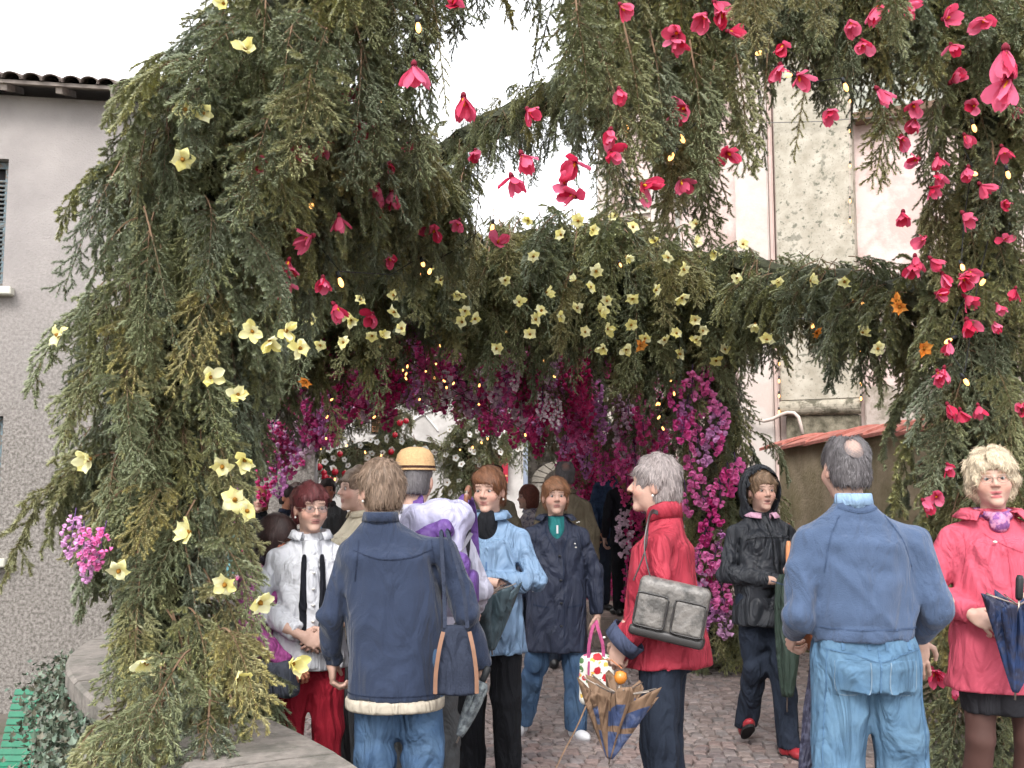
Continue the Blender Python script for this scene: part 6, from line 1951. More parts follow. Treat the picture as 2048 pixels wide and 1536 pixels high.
C_redtr = cloth('red_trousers', (192, 30, 52), k=.88)
C_mag = cloth('magenta_jacket', (206, 90, 176), k=.88)
C_skirt = cloth('charcoal_skirt', (52, 52, 58))
C_lav = cloth('lavender_nylon', (198, 196, 232), rough=.5, k=.88, spec=.3)
C_pur = cloth('purple_nylon', (112, 72, 160), rough=.5, k=.88, spec=.3)
C_olive = cloth('olive_coat', (128, 116, 94))
C_brolly_d = cloth('dark_umbrella_cloth', (52, 54, 72), rough=.5, spec=.3, stretch=(1, 1, 1))
C_shirt = cloth('light_blue_shirt', (156, 194, 234), k=.88)
C_teal = cloth('teal_polo', (36, 132, 134), k=.88)
L_white = mat('white_trainer', srgb((235, 235, 238)), .5, .04, 20)
L_red = mat('red_leather', srgb((160, 48, 56), 1.2), .3, .12, 30, .2, 60, spec=.5)
L_black = mat('black_leather', (.02, .02, .022), .35, .1, 30, spec=.5)
L_beige = mat('beige_shoe', srgb((206, 196, 168)), .6, .1, 30)
L_brown = mat('brown_leather', srgb((126, 74, 48), 1.2), .4, .15, 30, .2, 50, spec=.5)
L_tan = mat('tan_leather_trim', srgb((152, 114, 92), .9), .5, .1, 30)
M_sole = mat('dark_rubber_sole', (.03, .03, .033), .8, 0)
GREYBR = srgb((128, 108, 92)); GREYH = srgb((150, 140, 138)); BURG = srgb((92, 44, 46), 1.1); BROWNH = srgb((118, 78, 54)); AUB = srgb((138, 96, 68)); BLOND = srgb((206, 190, 164)); DARKH = srgb((48, 38, 36)); DGREY = srgb((96, 92, 94))

# 1 --- navy fleece, seen from behind
p = Person('person in navy fleece and blue jeans seen from behind, by the parapet', px(801, 4.42), 4.42, 1.67, math.pi + .06, seed=3)
p.head_c = (.095, -.03, 1.585)
p.sho = {1: (.205, -.0, 1.325), -1: (-.175, .01, 1.33)}
p.elb = {1: (.295, .02, 1.07), -1: (-.285, .03, 1.07)}
p.wri = {1: (.29, -.10, .86), -1: (-.345, -.06, .845)}
rw = torso(.735, (.205, .165), (.215, .160), (.235, .158), .20, cx=.085, top=1.47, w=.95)
p.jacket('fleece', C_navyknit, rw, sleeve=(.085, .075, .052), shoulder=.088, fold=.011)
band(p, 'shirt_tail', C_cream, .688, .742, [(.60, *rw[0][1:])] + rw[1:], .006)
collar('fleece_collar', C_navyknit, p.root, (.085, .028, 1.452), .066, .05, .16)
p.trousers(C_jeans, rad=(.105, .084, .074), hips=(.18, .14))
D_navy = cloth('navy_seam', (41, 52, 77)); D_jean = cloth('dark_denim_seam', (58, 84, 114))
seam(p, p.jk_f, [(-.135, .5, 1.345), (-.04, .5, 1.315), (.08, .5, 1.31), (.19, .5, 1.345)], (0, -1, 0), D_navy)
seam(p, p.jk_f, [(-.21, .5, .765), (-.1, .5, .762), (0, .5, .762), (.1, .5, .762), (.21, .5, .765)], (0, -1, 0), D_navy)
for sx in (-1, 1): seam(p, p.jk_f, [(.02 + sx * .150, .5, 1.385), (.015 + sx * .158, .5, 1.30), (.01 + sx * .170, .5, 1.22)], (0, -1, 0), D_navy)
seam(p, p.tr_f, [(0, .5, .80), (0, .5, .72), (0, .5, .66)], (0, -1, 0), D_jean)
p.shoes(L_black)
p.head(turn=.55, tilt=.05, style='short', hair=GREYBR, earring='pearl', strands=3200, eyes=True, wide=1.06)
p.hand(-1, (-.15, -.25, -1), (-.95, .1, 0), curl=.95, thumb=.8)
p.hand(1, (0, -.3, -1), (.9, .2, 0), curl=.7)
p.inner(); p.finish()
b = carried(p, 'shoulder_bag', 'navy cloth shoulder bag with tan trim hanging behind the navy fleece', 'bag', (-.235, .20, .93))
C_bag = cloth('navy_bag_cloth', (50, 58, 78), bump=.4)
f = folds(s_uni([s_prof([(-.145, 0, 0, .088, .045), (-.05, 0, 0, .085, .055), (.06, 0, 0, .070, .045), (.12, 0, 0, .050, .030)]), s_ell((0, 0, -.14), (.085, .045, .02))], .02), .008, 4, zones=[((0, .05, .08), .08, 1.0)])
sdf_obj('bag_body', f, (-.12, -.1, -.2), (.12, .1, .16), .009, C_bag, b)
for sx in (-1, 1): strap('trim', smooth_pts([(sx * .052, .050, .10), (sx * .068, .062, .03), (sx * .080, .060, -.06), (sx * .082, .056, -.14)]), L_tan, b, .016, .004)
strap('strap', smooth_pts([(-.045, .02, .11), (-.03, -.02, .25), (.01, -.09, .40), (.04, -.17, .488), (.03, -.25, .47), (.03, -.31, .40)]), C_bag, b, .016, .005)
strap('strap', smooth_pts([(.045, .02, .11), (.05, -.03, .25), (.06, -.10, .40), (.065, -.17, .487), (.06, -.25, .46)]), C_bag, b, .016, .005)
w = world(p, (-.345, -.04, .79))
umbrella('small folded grey umbrella in the hand of the navy fleece person', w + Vector((.03, -.02, .06)), w + Vector((-.10, -.06, -.24)), (cloth('grey_umbrella', (96, 104, 110), rough=.5, color2=srgb((140, 148, 150)), mixscale=30),), .032, 'rolled', 'straight', M_socket, nf=6)

# 2 --- man with straw hat and rucksack
p = Person('person in a straw hat with a lavender and purple rucksack', px(842, 4.95), 4.95, 1.70, math.pi - .12, seed=5)
p.head_c = (.035, -.02, 1.60)
rw = torso(.80, (.19, .145), (.20, .145), (.22, .14), .19, cx=.02)
C_shirtw = cloth('pale_lilac_shirt', (214, 214, 236), k=.88)
p.elb = {1: (.27, -.02, 1.10), -1: (-.27, -.04, 1.11)}
p.wri = {1: (.24, -.20, .95), -1: (-.22, -.22, 1.0)}
p.jacket('shirt', C_shirtw, rw, sleeve=(.08, .066, .05))
collar('shirt_collar', C_shirtw, p.root, (.02, .026, 1.455), .066, .045, .2)
p.trousers(C_grey, rad=(.10, .085, .082))
p.shoes(L_black)
p.head(turn=.0, tilt=.08, style='crop', hair=DGREY, strands=500, eyes=False)
p.hand(-1, (0, -.6, -.6), (-.7, .3, 0)); p.hand(1, (0, -.6, -.6), (.7, .3, 0))
p.inner(); p.finish()
hc = world(p, (.035, -.01, 1.632))
hat = empty('straw_hat', hc, p.root.rotation_euler.z); tag(hat, 'tan straw hat with a dark band on the rucksack wearer', 'hat')
M_straw = mat('tan_straw', srgb((218, 178, 130), .9), .8, .12, 90, .6, 160)
hv = [(.001, .098), (.035, .095), (.065, .084), (.083, .062), (.091, .03), (.093, 0.0), (.100, -.012)]
vs, fs = [], []
for r, z in hv:
    for k in range(28):
        a = 2 * math.pi * k / 28; vs.append((r * math.cos(a), r * 1.14 * math.sin(a), z + .04))
for j in range(len(hv) - 1):
    for k in range(28): fs.append((j * 28 + k, j * 28 + (k + 1) % 28, (j + 1) * 28 + (k + 1) % 28, (j + 1) * 28 + k))
o = MB().add(vs, fs).obj('crown', M_straw, hat, smooth=True); o.modifiers.new('t', 'SOLIDIFY').thickness = .004
vs, fs = [], []
for r, z in ((.0945, .010), (.0955, .028)):
    for k in range(28):
        a = 2 * math.pi * k / 28; vs.append((r * math.cos(a) * 1.006, r * 1.146 * math.sin(a), z + .02))
fs = [(k, (k + 1) % 28, 28 + (k + 1) % 28, 28 + k) for k in range(28)]
o = MB().add(vs, fs).obj('hat_band', cloth('dark_brown_band', (70, 42, 34)), hat, smooth=True); o.modifiers.new('t', 'SOLIDIFY').thickness = .004
rk = carried(p, 'rucksack', 'lavender and purple nylon rucksack behind the navy fleece', 'rucksack', (-.105, .21, 1.255))
fb = folds(s_uni([s_box((0, 0, -.01), (.155, .085, .235), .07), s_ell((-.03, .0, .20), (.155, .10, .075))], .05), .018, 21, freq=26, stretch=(1, 1, 1))
sdf_obj('main_bag', fb, (-.22, -.14, -.29), (.22, .16, .32), .011, C_lav, rk)
fb2 = folds(s_uni([s_box((.03, .078, .10), (.14, .05, .045), .035, roty(.45)), s_box((-.06, .085, -.06), (.11, .05, .10), .04)], .03), .012, 22, freq=30, stretch=(1, 1, 1))
sdf_obj('front_pocket', fb2, (-.22, -.02, -.24), (.22, .18, .20), .010, C_pur, rk)
sdf_obj('side_pocket', folds(s_box((-.165, .02, -.13), (.035, .06, .09), .03), .008, 23), (-.23, -.07, -.25), (-.10, .12, -.01), .010, C_pur, rk)
for sx in (-1, 1): strap('compression_strap', smooth_pts([(sx * .165, .0, .12), (sx * .10, .10, .06 + .05 * sx), (0, .132, .0), (-sx * .1, .11, -.08)]), cloth('grey_webbing', (120, 118, 130)), rk, .018, .004)
for sx in (-1, 1): strap('shoulder_strap', smooth_pts([(sx * .09, -.08, .20), (sx * .11, -.16, .27), (sx * .12, -.26, .22), (sx * .12, -.34, .08), (sx * .14, -.28, -.10)]), C_pur, rk, .05, .012)
wt = world(p, (-.245, .19, 1.575)); wb_ = world(p, (-.205, .19, .98))
ub = umbrella('folded black umbrella with a wooden handle strapped to the purple rucksack', wt, wb_, (cloth('black_brolly', (56, 56, 62)),), .030, 'rolled', 'crook', mat('dark_polished_wood', srgb((120, 78, 58), 1.2), .3, .15, 20, spec=.5))

# 3 --- light blue anorak, arms folded
p = Person('person in light blue anorak and black trousers with folded arms', px(978, 5.75), 5.75, 1.66, -.22, seed=7)
p.elb = {1: (.265, -.04, 1.11), -1: (-.245, -.05, 1.11)}
p.wri = {1: (.0, -.205, 1.12), -1: (.03, -.165, 1.07)}
rw = torso(.72, (.225, .165), (.205, .15), (.21, .145), .185)
p.jacket('anorak', C_ltblue, rw, sleeve=(.082, .074, .052), fold=.017)
collar('collar', C_ltblue, p.root, (0, .022, 1.448), .070, .05, .75, open_=.9)
sdf_obj('black_top', s_ell((0, -.045, 1.40), (.06, .075, .11)), (-.1, -.16, .92), (.1, .06, 1.52), .012, C_black, p.root)
p.trousers(C_black, rad=(.10, .08, .076))
D_blue = cloth('blue_seam', (86, 128, 184))
seam(p, p.jk_f, [(.02, -.5, 1.22), (.02, -.5, 1.0), (.02, -.5, .74)], (0, 1, 0), D_blue, .006, 'zip')
p.shoes(L_beige, sole=M_sole)
p.head(turn=-.1, tilt=.04, style='swept', hair=BROWNH, earring='pearl', strands=2200)
p.hand(1, (-.9, .1, .15), (.1, -.9, .4), curl=.35, at_=(.01, -.205, 1.125)); p.hand(-1, (.9, .25, .0), (0, -.5, .8), curl=.4)
p.inner(); p.finish()
C_tealu = cloth('teal_grey_umbrella', (84, 106, 116), rough=.5, spec=.3)
umbrella('half furled teal grey umbrella hanging before the light blue anorak', at(962, 1152, 5.36), at(985, 1310, 5.36), (C_tealu,), .135, 'loose', 'knob', mat('amber_wood', srgb((196, 104, 36), 1.1), .25, .2, 20, spec=.6), rim=.20)

# 4 --- navy raincoat, facing the camera
p = Person('person in a navy raincoat and jeans walking forward with a floral bag', px(1112, 6.95), 6.95, 1.62, .04, seed=9)
p.sho = {1: (.182, .0, 1.340), -1: (-.182, .0, 1.340)}
p.elb = {1: (.262, .01, 1.09), -1: (-.262, .02, 1.09)}
p.wri = {1: (.275, -.045, .81), -1: (-.28, .03, .83)}
p.ank = {1: (.125, -.06, .085), -1: (-.235, .10, .085)}; p.knee = {1: (.12, -.05, .48), -1: (-.14, -.02, .49)}
rw = torso(.565, (.235, .185), (.225, .170), (.225, .160), .195, belly=.01)
p.jacket('raincoat', C_navy, rw, sleeve=(.085, .076, .062), fold=.013)
collar('collar', C_navy, p.root, (0, .018, 1.444), .080, .045, .8, open_=1.5)
sdf_obj('polo_shirt', s_prof([(1.28, 0, -.075, .02, .07), (1.38, 0, -.045, .055, .075), (1.47, 0, .012, .066, .066)]), (-.1, -.18, 1.26), (.1, .1, 1.5), .011, C_teal, p.root)
MB().box((0, -.125, 1.385), (.012, .012, .055)).obj('zip_pull', L_white, p.root)
p.trousers(C_jeans, rad=(.105, .082, .074))
seam(p, p.jk_f, [(.035, -.5, 1.24), (.04, -.5, 1.0), (.04, -.5, .80), (.04, -.5, .58)], (0, 1, 0), D_navy, .005)
for sx in (-1, 1):
    seam(p, p.jk_f, [(sx * .06, -.5, .87), (sx * .11, -.5, .875), (sx * .165, -.5, .885)], (0, 1, 0), D_navy, .012, 'pocket_flap')
    seam(p, p.jk_f, [(sx * .14, -.5, 1.36), (sx * .15, -.5, 1.29), (sx * .165, -.5, 1.20)], (0, 1, 0), D_navy)
    seam(p, p.jk_f, [(sx * .065, -.5, 1.435), (sx * .075, -.5, 1.36), (sx * .02 + .015, -.5, 1.235)], (0, 1, 0), D_navy, .008, 'lapel_edge')
    seam(p, p.tr_f, [(sx * .12, -.5, .5), (sx * .12, -.5, .3)], (0, 1, 0), D_jean)
p.shoes(L_white, yaw=(.35, -.25), sole=mat('pale_sole', srgb((180, 170, 170)), .7, 0))
p.head(turn=0, tilt=-.05, style='swept', hair=AUB, strands=2000, wide=1.08)
p.hand(1, (.1, -.1, -1), (.9, -.2, 0), curl=.9, thumb=.7); p.hand(-1, (-.05, -.1, -1), (-.9, -.2, 0), curl=.5)
p.inner(); p.finish()
button(p, [(.012, -.168, 1.21), (.018, -.178, 1.05), (.02, -.18, .90), (.02, -.182, .75)], L_black, .011)
button(p, [(.118, -.140, 1.29), (.124, -.141, 1.265), (-.165, -.125, 1.14), (-.160, -.128, 1.115), (-.17, -.135, 1.0), (-.165, -.136, .975), (.16, .0, 1.432), (.145, -.02, 1.428)], M_pearl, .008, 'toggle')
def flower_print():
    m = bpy.data.materials.new('floral_print'); m.use_nodes = True
    N, L = m.node_tree.nodes, m.node_tree.links; b = N['Principled BSDF']; b.inputs['Roughness'].default_value = .6
    tc = N.new('ShaderNodeTexCoord'); cur = None
    base = N.new('ShaderNodeRGB'); base.outputs[0].default_value = (*srgb((240, 238, 228)), 1); cur = base.outputs[0]
    for scl, th, cols in ((24, .42, [(.0, (90, 130, 80)), (.45, (236, 232, 222)), (.6, (236, 196, 90))]), (13, .40, [(0, (196, 36, 50)), (.34, (226, 120, 160)), (.55, (238, 234, 226)), (.8, (206, 130, 60))])):
        v = N.new('ShaderNodeTexVoronoi'); v.inputs['Scale'].default_value = scl
        nz = N.new('ShaderNodeTexNoise'); nz.inputs['Scale'].default_value = 40
        mx = N.new('ShaderNodeMix'); mx.data_type = 'RGBA'; mx.blend_type = 'ADD'; mx.inputs[0].default_value = .03
        L.new(tc.outputs['Object'], nz.inputs['Vector']); L.new(tc.outputs['Object'], mx.inputs[6]); L.new(nz.outputs['Color'], mx.inputs[7]); L.new(mx.outputs[2], v.inputs['Vector'])
        r = N.new('ShaderNodeValToRGB'); r.color_ramp.interpolation = 'CONSTANT'
        e = r.color_ramp.elements
        while len(e) < len(cols): e.new(.9)
        for i, (pp, c) in enumerate(cols): e[i].position = pp; e[i].color = (*srgb(c), 1)
        sep = N.new('ShaderNodeSeparateColor'); L.new(v.outputs['Color'], sep.inputs[0]); L.new(sep.outputs[0], r.inputs[0])
        t = N.new('ShaderNodeMath'); t.operation = 'LESS_THAN'; t.inputs[1].default_value = th; L.new(v.outputs['Distance'], t.inputs[0])
        x = N.new('ShaderNodeMix'); x.data_type = 'RGBA'; L.new(t.outputs[0], x.inputs[0]); L.new(cur, x.inputs[6]); L.new(r.outputs[0], x.inputs[7]); cur = x.outputs[2]
    L.new(cur, b.inputs['Base Color'])
    return m
hb = carried(p, 'handbag', 'white handbag printed with red and pink flowers, on a pink strap', 'bag', (.255, -.10, .385))
sdf_obj('bag_body', folds(s_uni([s_box((0, 0, 0), (.125, .05, .165), .05), s_ell((0, 0, .1), (.10, .045, .08))], .03), .006, 31), (-.17, -.1, -.22), (.17, .1, .22), .011, flower_print(), hb)
C_pstrap = cloth('pink_strap', (232, 96, 160), k=.88)
for sx in (-1, 1): strap('strap', smooth_pts([(sx * .05, -.035, .12), (sx * .045, -.03, .24), (sx * .01, .0, .37), (.02, .05, .41)]), C_pstrap, hb, .022, .005)
strap('strap_end', smooth_pts([(-.05, -.056, .13), (-.055, -.062, .04), (-.05, -.06, -.02)]), C_pstrap, hb, .014, .004)

# 5 --- red jacket, in profile
p = Person('person in a red jacket in profile, holding a blue and tan umbrella', px(1325, 4.68), 4.68, 1.69, R(-104), seed=11)
p.head_c = (0, -.03, 1.59)
p.sho = {1: (.178, .01, 1.335), -1: (-.178, .01, 1.335)}
p.elb = {1: (.255, .02, 1.10), -1: (-.25, -.02, 1.12)}
p.wri = {1: (.250, -.150, .935), -1: (-.20, -.16, .92)}
rw = torso(.815, (.225, .205), (.205, .175), (.215, .158), .185, back=.01)
p.jacket('jacket', C_red, rw, sleeve=(.082, .075, .066), fold=.014)
collar('collar', C_red, p.root, (0, .012, 1.44), .080, .085, .10, open_=.25)
C_cuff = cloth('navy_cuff', (66, 76, 104))
W, E = np.array(p.wri[1]), np.array(p.elb[1]); dd = (E - W) / np.linalg.norm(E - W)
o = MB().tube([tuple(W - dd * .012), tuple(W + dd * .05)], [.082, .086], 20, cap=False).obj('cuff', C_cuff, p.root, smooth=True); o.modifiers.new('t', 'SOLIDIFY').thickness = .006
p.trousers(C_dnavy, rad=(.098, .082, .078), hips=(.155, .125))
p.shoes(L_black)
p.head(turn=-.05, tilt=-.04, style='short', hair=GREYH, earring='pearl', strands=2600, brow=srgb((150, 130, 118)), nose=1.1)
p.hand(1, (-.1, -.35, -1), (.9, -.3, 0), curl=.75, thumb=.6); p.hand(-1, (0, -.5, -.8), (-.9, -.3, 0), curl=.8)
p.inner(); p.finish()
button(p, [(.250, -.222, .955)], M_pearl, .008)
L_grey = mat('grey_embossed_leather', srgb((120, 116, 112), 1.1), .4, .15, 26, .9, 26, spec=.45, color2=srgb((84, 82, 80)), mixscale=18)
L_dgrey = mat('dark_bag_edge', srgb((52, 50, 50)), .4, .1, 20, spec=.45)
hb = carried(p, 'shoulder_bag', 'grey embossed leather shoulder bag under the red sleeve', 'bag', (.275, .065, 1.085))
Mt = rotx(-.20)
def rot_pts(q): return [tuple(np.array(a) @ Mt.T) for a in q]
sdf_obj('bag_body', folds(s_box((0, 0, 0), (.050, .148, .112), .03, Mt), .004, 41), (-.09, -.24, -.22), (.09, .24, .22), .010, L_grey, hb)
sdf_obj('bag_base', s_box(tuple(Mt @ np.array((0, 0, -.112))), (.060, .156, .022), .015, Mt), (-.08, -.24, -.24), (.08, .24, .02), .008, L_dgrey, hb)
for yy in (-.078, .078):
    sdf_obj('pocket', s_box(tuple(Mt @ np.array((.056, yy, -.02))), (.014, .066, .070), .013, Mt), (.02, yy - .13, -.2), (.09, yy + .13, .14), .007, L_grey, hb)
    MB().tube(rot_pts([(.071, yy + .060 * math.cos(a), -.02 + .064 * math.sin(a)) if False else (.070, yy + .064 * max(-1, min(1, 1.35 * math.cos(a))), -.02 + .068 * max(-1, min(1, 1.35 * math.sin(a)))) for a in np.linspace(0, 6.283, 25)]), .0042, 5, cap=False).obj('pocket_edge', L_dgrey, hb, smooth=True)
for sx in (-1, 1): strap('strap', smooth_pts([(sx * .02, -.12 + .04 * sx, .11), (-.02 + sx * .015, -.11, .24), (-.06 + sx * .01, -.10, .352), (-.12, -.09, .395), (-.16, -.07, .39)]), L_dgrey, hb, .018, .005)
C_bb = cloth('blue_umbrella_cloth', (66, 84, 130), rough=.55, color2=srgb((100, 110, 140)), mixscale=26); C_bt = cloth('tan_umbrella_border', (150, 118, 92), rough=.6)
ht = world(p, (.25, -.235, .865))
um = umbrella('loosely folded blue umbrella with tan borders below the red jacket cuff', at(1243, 1342, 4.30), at(1218, 1528, 4.30), (C_bb, C_bt), .118, 'loose', 'knob', mat('honey_wood', srgb((206, 128, 50), 1.1), .25, .2, 20, spec=.6), rim=.26,
              bands=lambda f, a: 1 if (f > .80 or .42 < f < .52 or ((a * 8) % 1 < .17)) else 0)
lx = um.rotation_quaternion.inverted() @ Vector((-1, -.15, 0))
strap('tie', smooth_pts([Vector((0, 0, .23)) + lx * .125, Vector((0, 0, .15)) + lx * .15, Vector((0, 0, .05)) + lx * .19, Vector((0, 0, -.02)) + lx * .215]), C_bt, um, .014, .004)
hl = um.rotation_quaternion.inverted() @ (ht - um.location)
MB().tube([(0, 0, .375), tuple(hl * .5 + Vector((.01, 0, .20))), tuple(hl)], .0025, 5).obj('wrist_cord', mat('orange_cord', srgb((200, 130, 90)), .8, 0), um)

# 6 --- black raincoat with its hood up
p = Person('person in a hooded black raincoat and red shoes with a green umbrella', px(1527, 6.5), 6.5, 1.66, .18, seed=13)
p.elb = {1: (.255, -.02, 1.10), -1: (-.255, .0, 1.09)}
p.wri = {1: (.165, -.20, 1.135), -1: (.035, -.215, 1.055)}
p.ank = {1: (.09, -.10, .085), -1: (-.035, .26, .14)}; p.knee = {1: (.085, -.06, .50), -1: (-.06, .04, .50)}
rw = torso(.775, (.215, .165), (.205, .155), (.215, .145), .185)
p.jacket('raincoat', C_rain, rw, sleeve=(.084, .075, .056), fold=.018)
C_pinkc = cloth('pink_collar', (238, 178, 208), k=.88)
collar('shirt_collar', C_pinkc, p.root, (0, .005, 1.440), .066, .04, .7, open_=.8)
hd = s_ell((0, .028, 1.605), (.132, .142, .166)); hd2 = s_ell((0, .055, 1.47), (.125, .095, .085))
hin = s_ell((0, .0, 1.60), (.118, .130, .150)); hop = s_ell((0, -.17, 1.575), (.096, .16, .140))
hood = lambda P: np.maximum(np.maximum(smin(hd(P), hd2(P), .04), -hin(P)), -hop(P))
sdf_obj('hood', folds(hood, .006, 15, freq=30), (-.16, -.16, 1.38), (.16, .20, 1.80), .0085, C_rain, p.root)
p.trousers(C_dnavy, rad=(.098, .076, .070))
D_blk = cloth('black_seam', (26, 28, 33))
seam(p, p.jk_f, [(.0, -.5, 1.40), (.01, -.5, 1.2), (.01, -.5, .79)], (0, 1, 0), D_blk, .008, 'zip')
seam(p, p.jk_f, [(-.15, -.5, 1.30), (-.08, -.5, 1.315), (.08, -.5, 1.315), (.15, -.5, 1.30)], (0, 1, 0), D_blk)
p.shoes(L_red, yaw=(.25, -.2), lift=(0, -.5), sole=M_sole)
p.head(turn=-.05, tilt=-.02, style='swept', hair=srgb((132, 108, 86)), strands=900, mouth=.6)
p.hand(1, (-.75, -.45, .25), (.2, -.2, .9), curl=.7, thumb=.6); p.hand(-1, (.95, -.15, -.1), (.0, -.6, .75), curl=.55, thumb=.4)
p.inner(); p.finish()
C_green = cloth('dark_green_umbrella', (58, 76, 66), rough=.5, spec=.3)
umbrella('long furled dark green umbrella held by the black raincoat wearer', at(1577, 1082, 6.2), at(1574, 1424, 6.2), (C_green,), .072, 'rolled', 'straight', mat('pale_orange_wood', srgb((222, 150, 104), 1.0), .35, .15, 20, spec=.4), nf=7)
hb = carried(p, 'shoulder_bag', 'brown leather bag at the hip of the black raincoat wearer', 'bag', (.262, -.13, .74))
sdf_obj('bag_body', s_box((0, 0, 0), (.045, .075, .115), .025), (-.08, -.11, -.15), (.08, .11, .15), .010, L_brown, hb)
strap('flap_strap', smooth_pts([(.0, -.08, .13), (.0, -.085, .05), (.0, -.083, -.06)]), L_tan, hb, .03, .006)
strap('strap', smooth_pts([(0, .03, .11), (-.02, .06, .30), (-.05, .10, .50), (-.09, .13, .66)]), L_brown, hb, .018, .005)

# 7 --- blue sweatshirt, from behind
p = Person('person in a blue sweatshirt and light jeans seen from behind', px(1724, 4.10), 4.10, 1.75, math.pi + .03, seed=17)
p.head_c = (.045, -.02, 1.595)
p.sho = {1: (.198, .0, 1.325), -1: (-.198, .0, 1.325)}
p.elb = {1: (.250, .02, 1.06), -1: (-.264, .03, 1.075)}
p.wri = {1: (.205, -.20, .97), -1: (-.250, -.12, .945)}
p.ank = {1: (.125, .0, .085), -1: (-.15, .0, .085)}; p.knee = {1: (.115, -.01, .49), -1: (-.135, -.01, .49)}
rw = torso(.985, (.185, .145), (.205, .165), (.232, .158), .205, belly=.0, cx=.03, w=.83)
rw = [(.97, .0, .005, .176, .142), (1.0, 0, .005, .180, .146), (1.05, 0, .0, .186, .152)] + [r for r in rw if r[0] > 1.1]
p.jacket('sweatshirt', C_sweat, rw, sleeve=(.088, .077, .054), fold=.015, shoulder=.086, zones=[((0, .14, 1.08), .16, .9)])
collar('shirt_collar', C_shirt, p.root, (.032, .026, 1.452), .064, .055, .10)
fs_ = [s_prof([(.80, 0, .012, .175, .135), (.90, 0, .016, .187, .145), (1.01, 0, .0, .176, .132)])]
for d_ in (-1, 1):
    fs_ += [s_cap(p.hip[d_], p.knee[d_], .110, .094), s_cap(p.knee[d_], np.array(p.ank[d_]) - np.array([0, 0, .03]), .094, .086)]
jf = s_uni(fs_, .03)
p.trousers(C_jeans_l, top=1.0, rad=(.110, .094, .086), hips=(.187, .145), fold=.013)
C_stitch = cloth('dark_denim_stitch', (82, 122, 160)); C_rust = cloth('pale_denim_stitch', (124, 150, 172))
seam(p, p.tr_f, [(0, .5, .955), (0, .5, .88), (.0, .5, .80), (0, .5, .73)], (0, -1, 0), C_stitch, .006)
seam(p, p.tr_f, [(-.17, .5, .945), (-.08, .5, .93), (0, .5, .905), (.08, .5, .93), (.17, .5, .945)], (0, -1, 0), C_stitch, .005)
for sx in (-1, 1):                                       # patch pockets on the seat
    bx = s_box((sx * .090, .15, .845), (.056, .14, .066), .010)
    sdf_obj('back_pocket', lambda P: np.maximum(p.tr_f(P) - .0025, bx(P)), (sx * .09 - .075, 0, .76), (sx * .09 + .075, .24, .93), .0045, C_jeans_l, p.root)
    seam(p, p.tr_f, [(sx * .036, .5, .905), (sx * .038, .5, .80), (sx * .09, .5, .782), (sx * .142, .5, .80), (sx * .144, .5, .905)], (0, -1, 0), C_rust, .004, 'pocket_stitch')
    for xx in (.03, .12): seam(p, p.tr_f, [(sx * xx, .5, .99), (sx * xx, .5, .945)], (0, -1, 0), C_stitch, .012, 'belt_loop')
    seam(p, p.tr_f, [(sx * .165, .5, .94), (sx * .172, .5, .80), (sx * .185, .5, .6), (sx * .19, .5, .4)], (0, -1, 0), C_stitch, .005)
D_sw = cloth('dark_sweatshirt_rib', (70, 91, 126))
seam(p, p.jk_f, [(-.19, .5, 1.022), (-.1, .5, 1.018), (0, .5, 1.018), (.1, .5, 1.018), (.19, .5, 1.022)], (0, -1, 0), D_sw, .006)
seam(p, p.jk_f, [(-.045, .5, 1.455), (.03, .5, 1.437), (.105, .5, 1.455)], (0, -1, 0), D_sw, .008)
for sx in (-1, 1): seam(p, p.jk_f, [(.02 + sx * .085, .5, 1.425), (.015 + sx * .135, .5, 1.34), (.005 + sx * .168, .5, 1.22)], (0, -1, 0), D_sw, .005)
p.shoes(L_black)
p.head(turn=.10, tilt=.03, style='bald', hair=DGREY, strands=2600, eyes=False)
p.hand(-1, (-.12, -.12, -1), (.2, .95, 0), curl=.3, thumb=.1, spread=.25); p.hand(1, (0, -.6, -.6), (.7, .2, .2), curl=.8)
p.inner(); p.finish()
umbrella('long dark striped umbrella beside the light jeans and blue sweatshirt', at(1652, 1235, 4.28), at(1598, 1620, 4.28), (cloth('dark_blue_stripe', (54, 54, 76), rough=.5, spec=.3, color2=srgb((86, 88, 108)), mixscale=40),), .034, 'rolled', 'crook', turns=.35, nf=8)

# 8 --- pink jacket
p = Person('person in a pink jacket and dark skirt with a blue umbrella', px(1992, 4.70), 4.70, 1.71, -.12, seed=19)
p.elb = {1: (.27, -.01, 1.10), -1: (-.275, .01, 1.10)}
p.wri = {1: (.14, -.215, 1.12), -1: (-.165, -.175, 1.035)}
rw = torso(.70, (.245, .180), (.225, .165), (.225, .158), .195, belly=.01)
p.jacket('jacket', C_pink, rw, sleeve=(.090, .083, .064), fold=.013, shoulder=.084)
collar('collar', C_pink, p.root, (0, .018, 1.43), .088, .05, .85, open_=1.3)
C_scarf = cloth('patterned_scarf', (226, 150, 190), k=.88, color2=srgb((140, 90, 150)), mixscale=34, lo=.45, hi=.55)
sdf_obj('scarf', folds(s_uni([s_cap((.07 * math.cos(a), .012 + .066 * math.sin(a), 1.452 + .012 * math.sin(a)), (.07 * math.cos(a + .6), .012 + .066 * math.sin(a + .6), 1.452 + .012 * math.sin(a + .6)), .020, .020) for a in np.arange(0, 6.2, .6)] + [s_ell((0, -.075, 1.415), (.045, .028, .045))], .012), .006, 23, freq=60), (-.13, -.15, 1.33), (.13, .12, 1.53), .0085, C_scarf, p.root)
sdf_obj('skirt', folds(s_prof([(.60, 0, 0, .165, .13), (.80, 0, 0, .185, .14), (.98, 0, 0, .17, .125)]), .006, 25), (-.24, -.2, .56), (.24, .2, 1.02), .014, C_skirt, p.root)
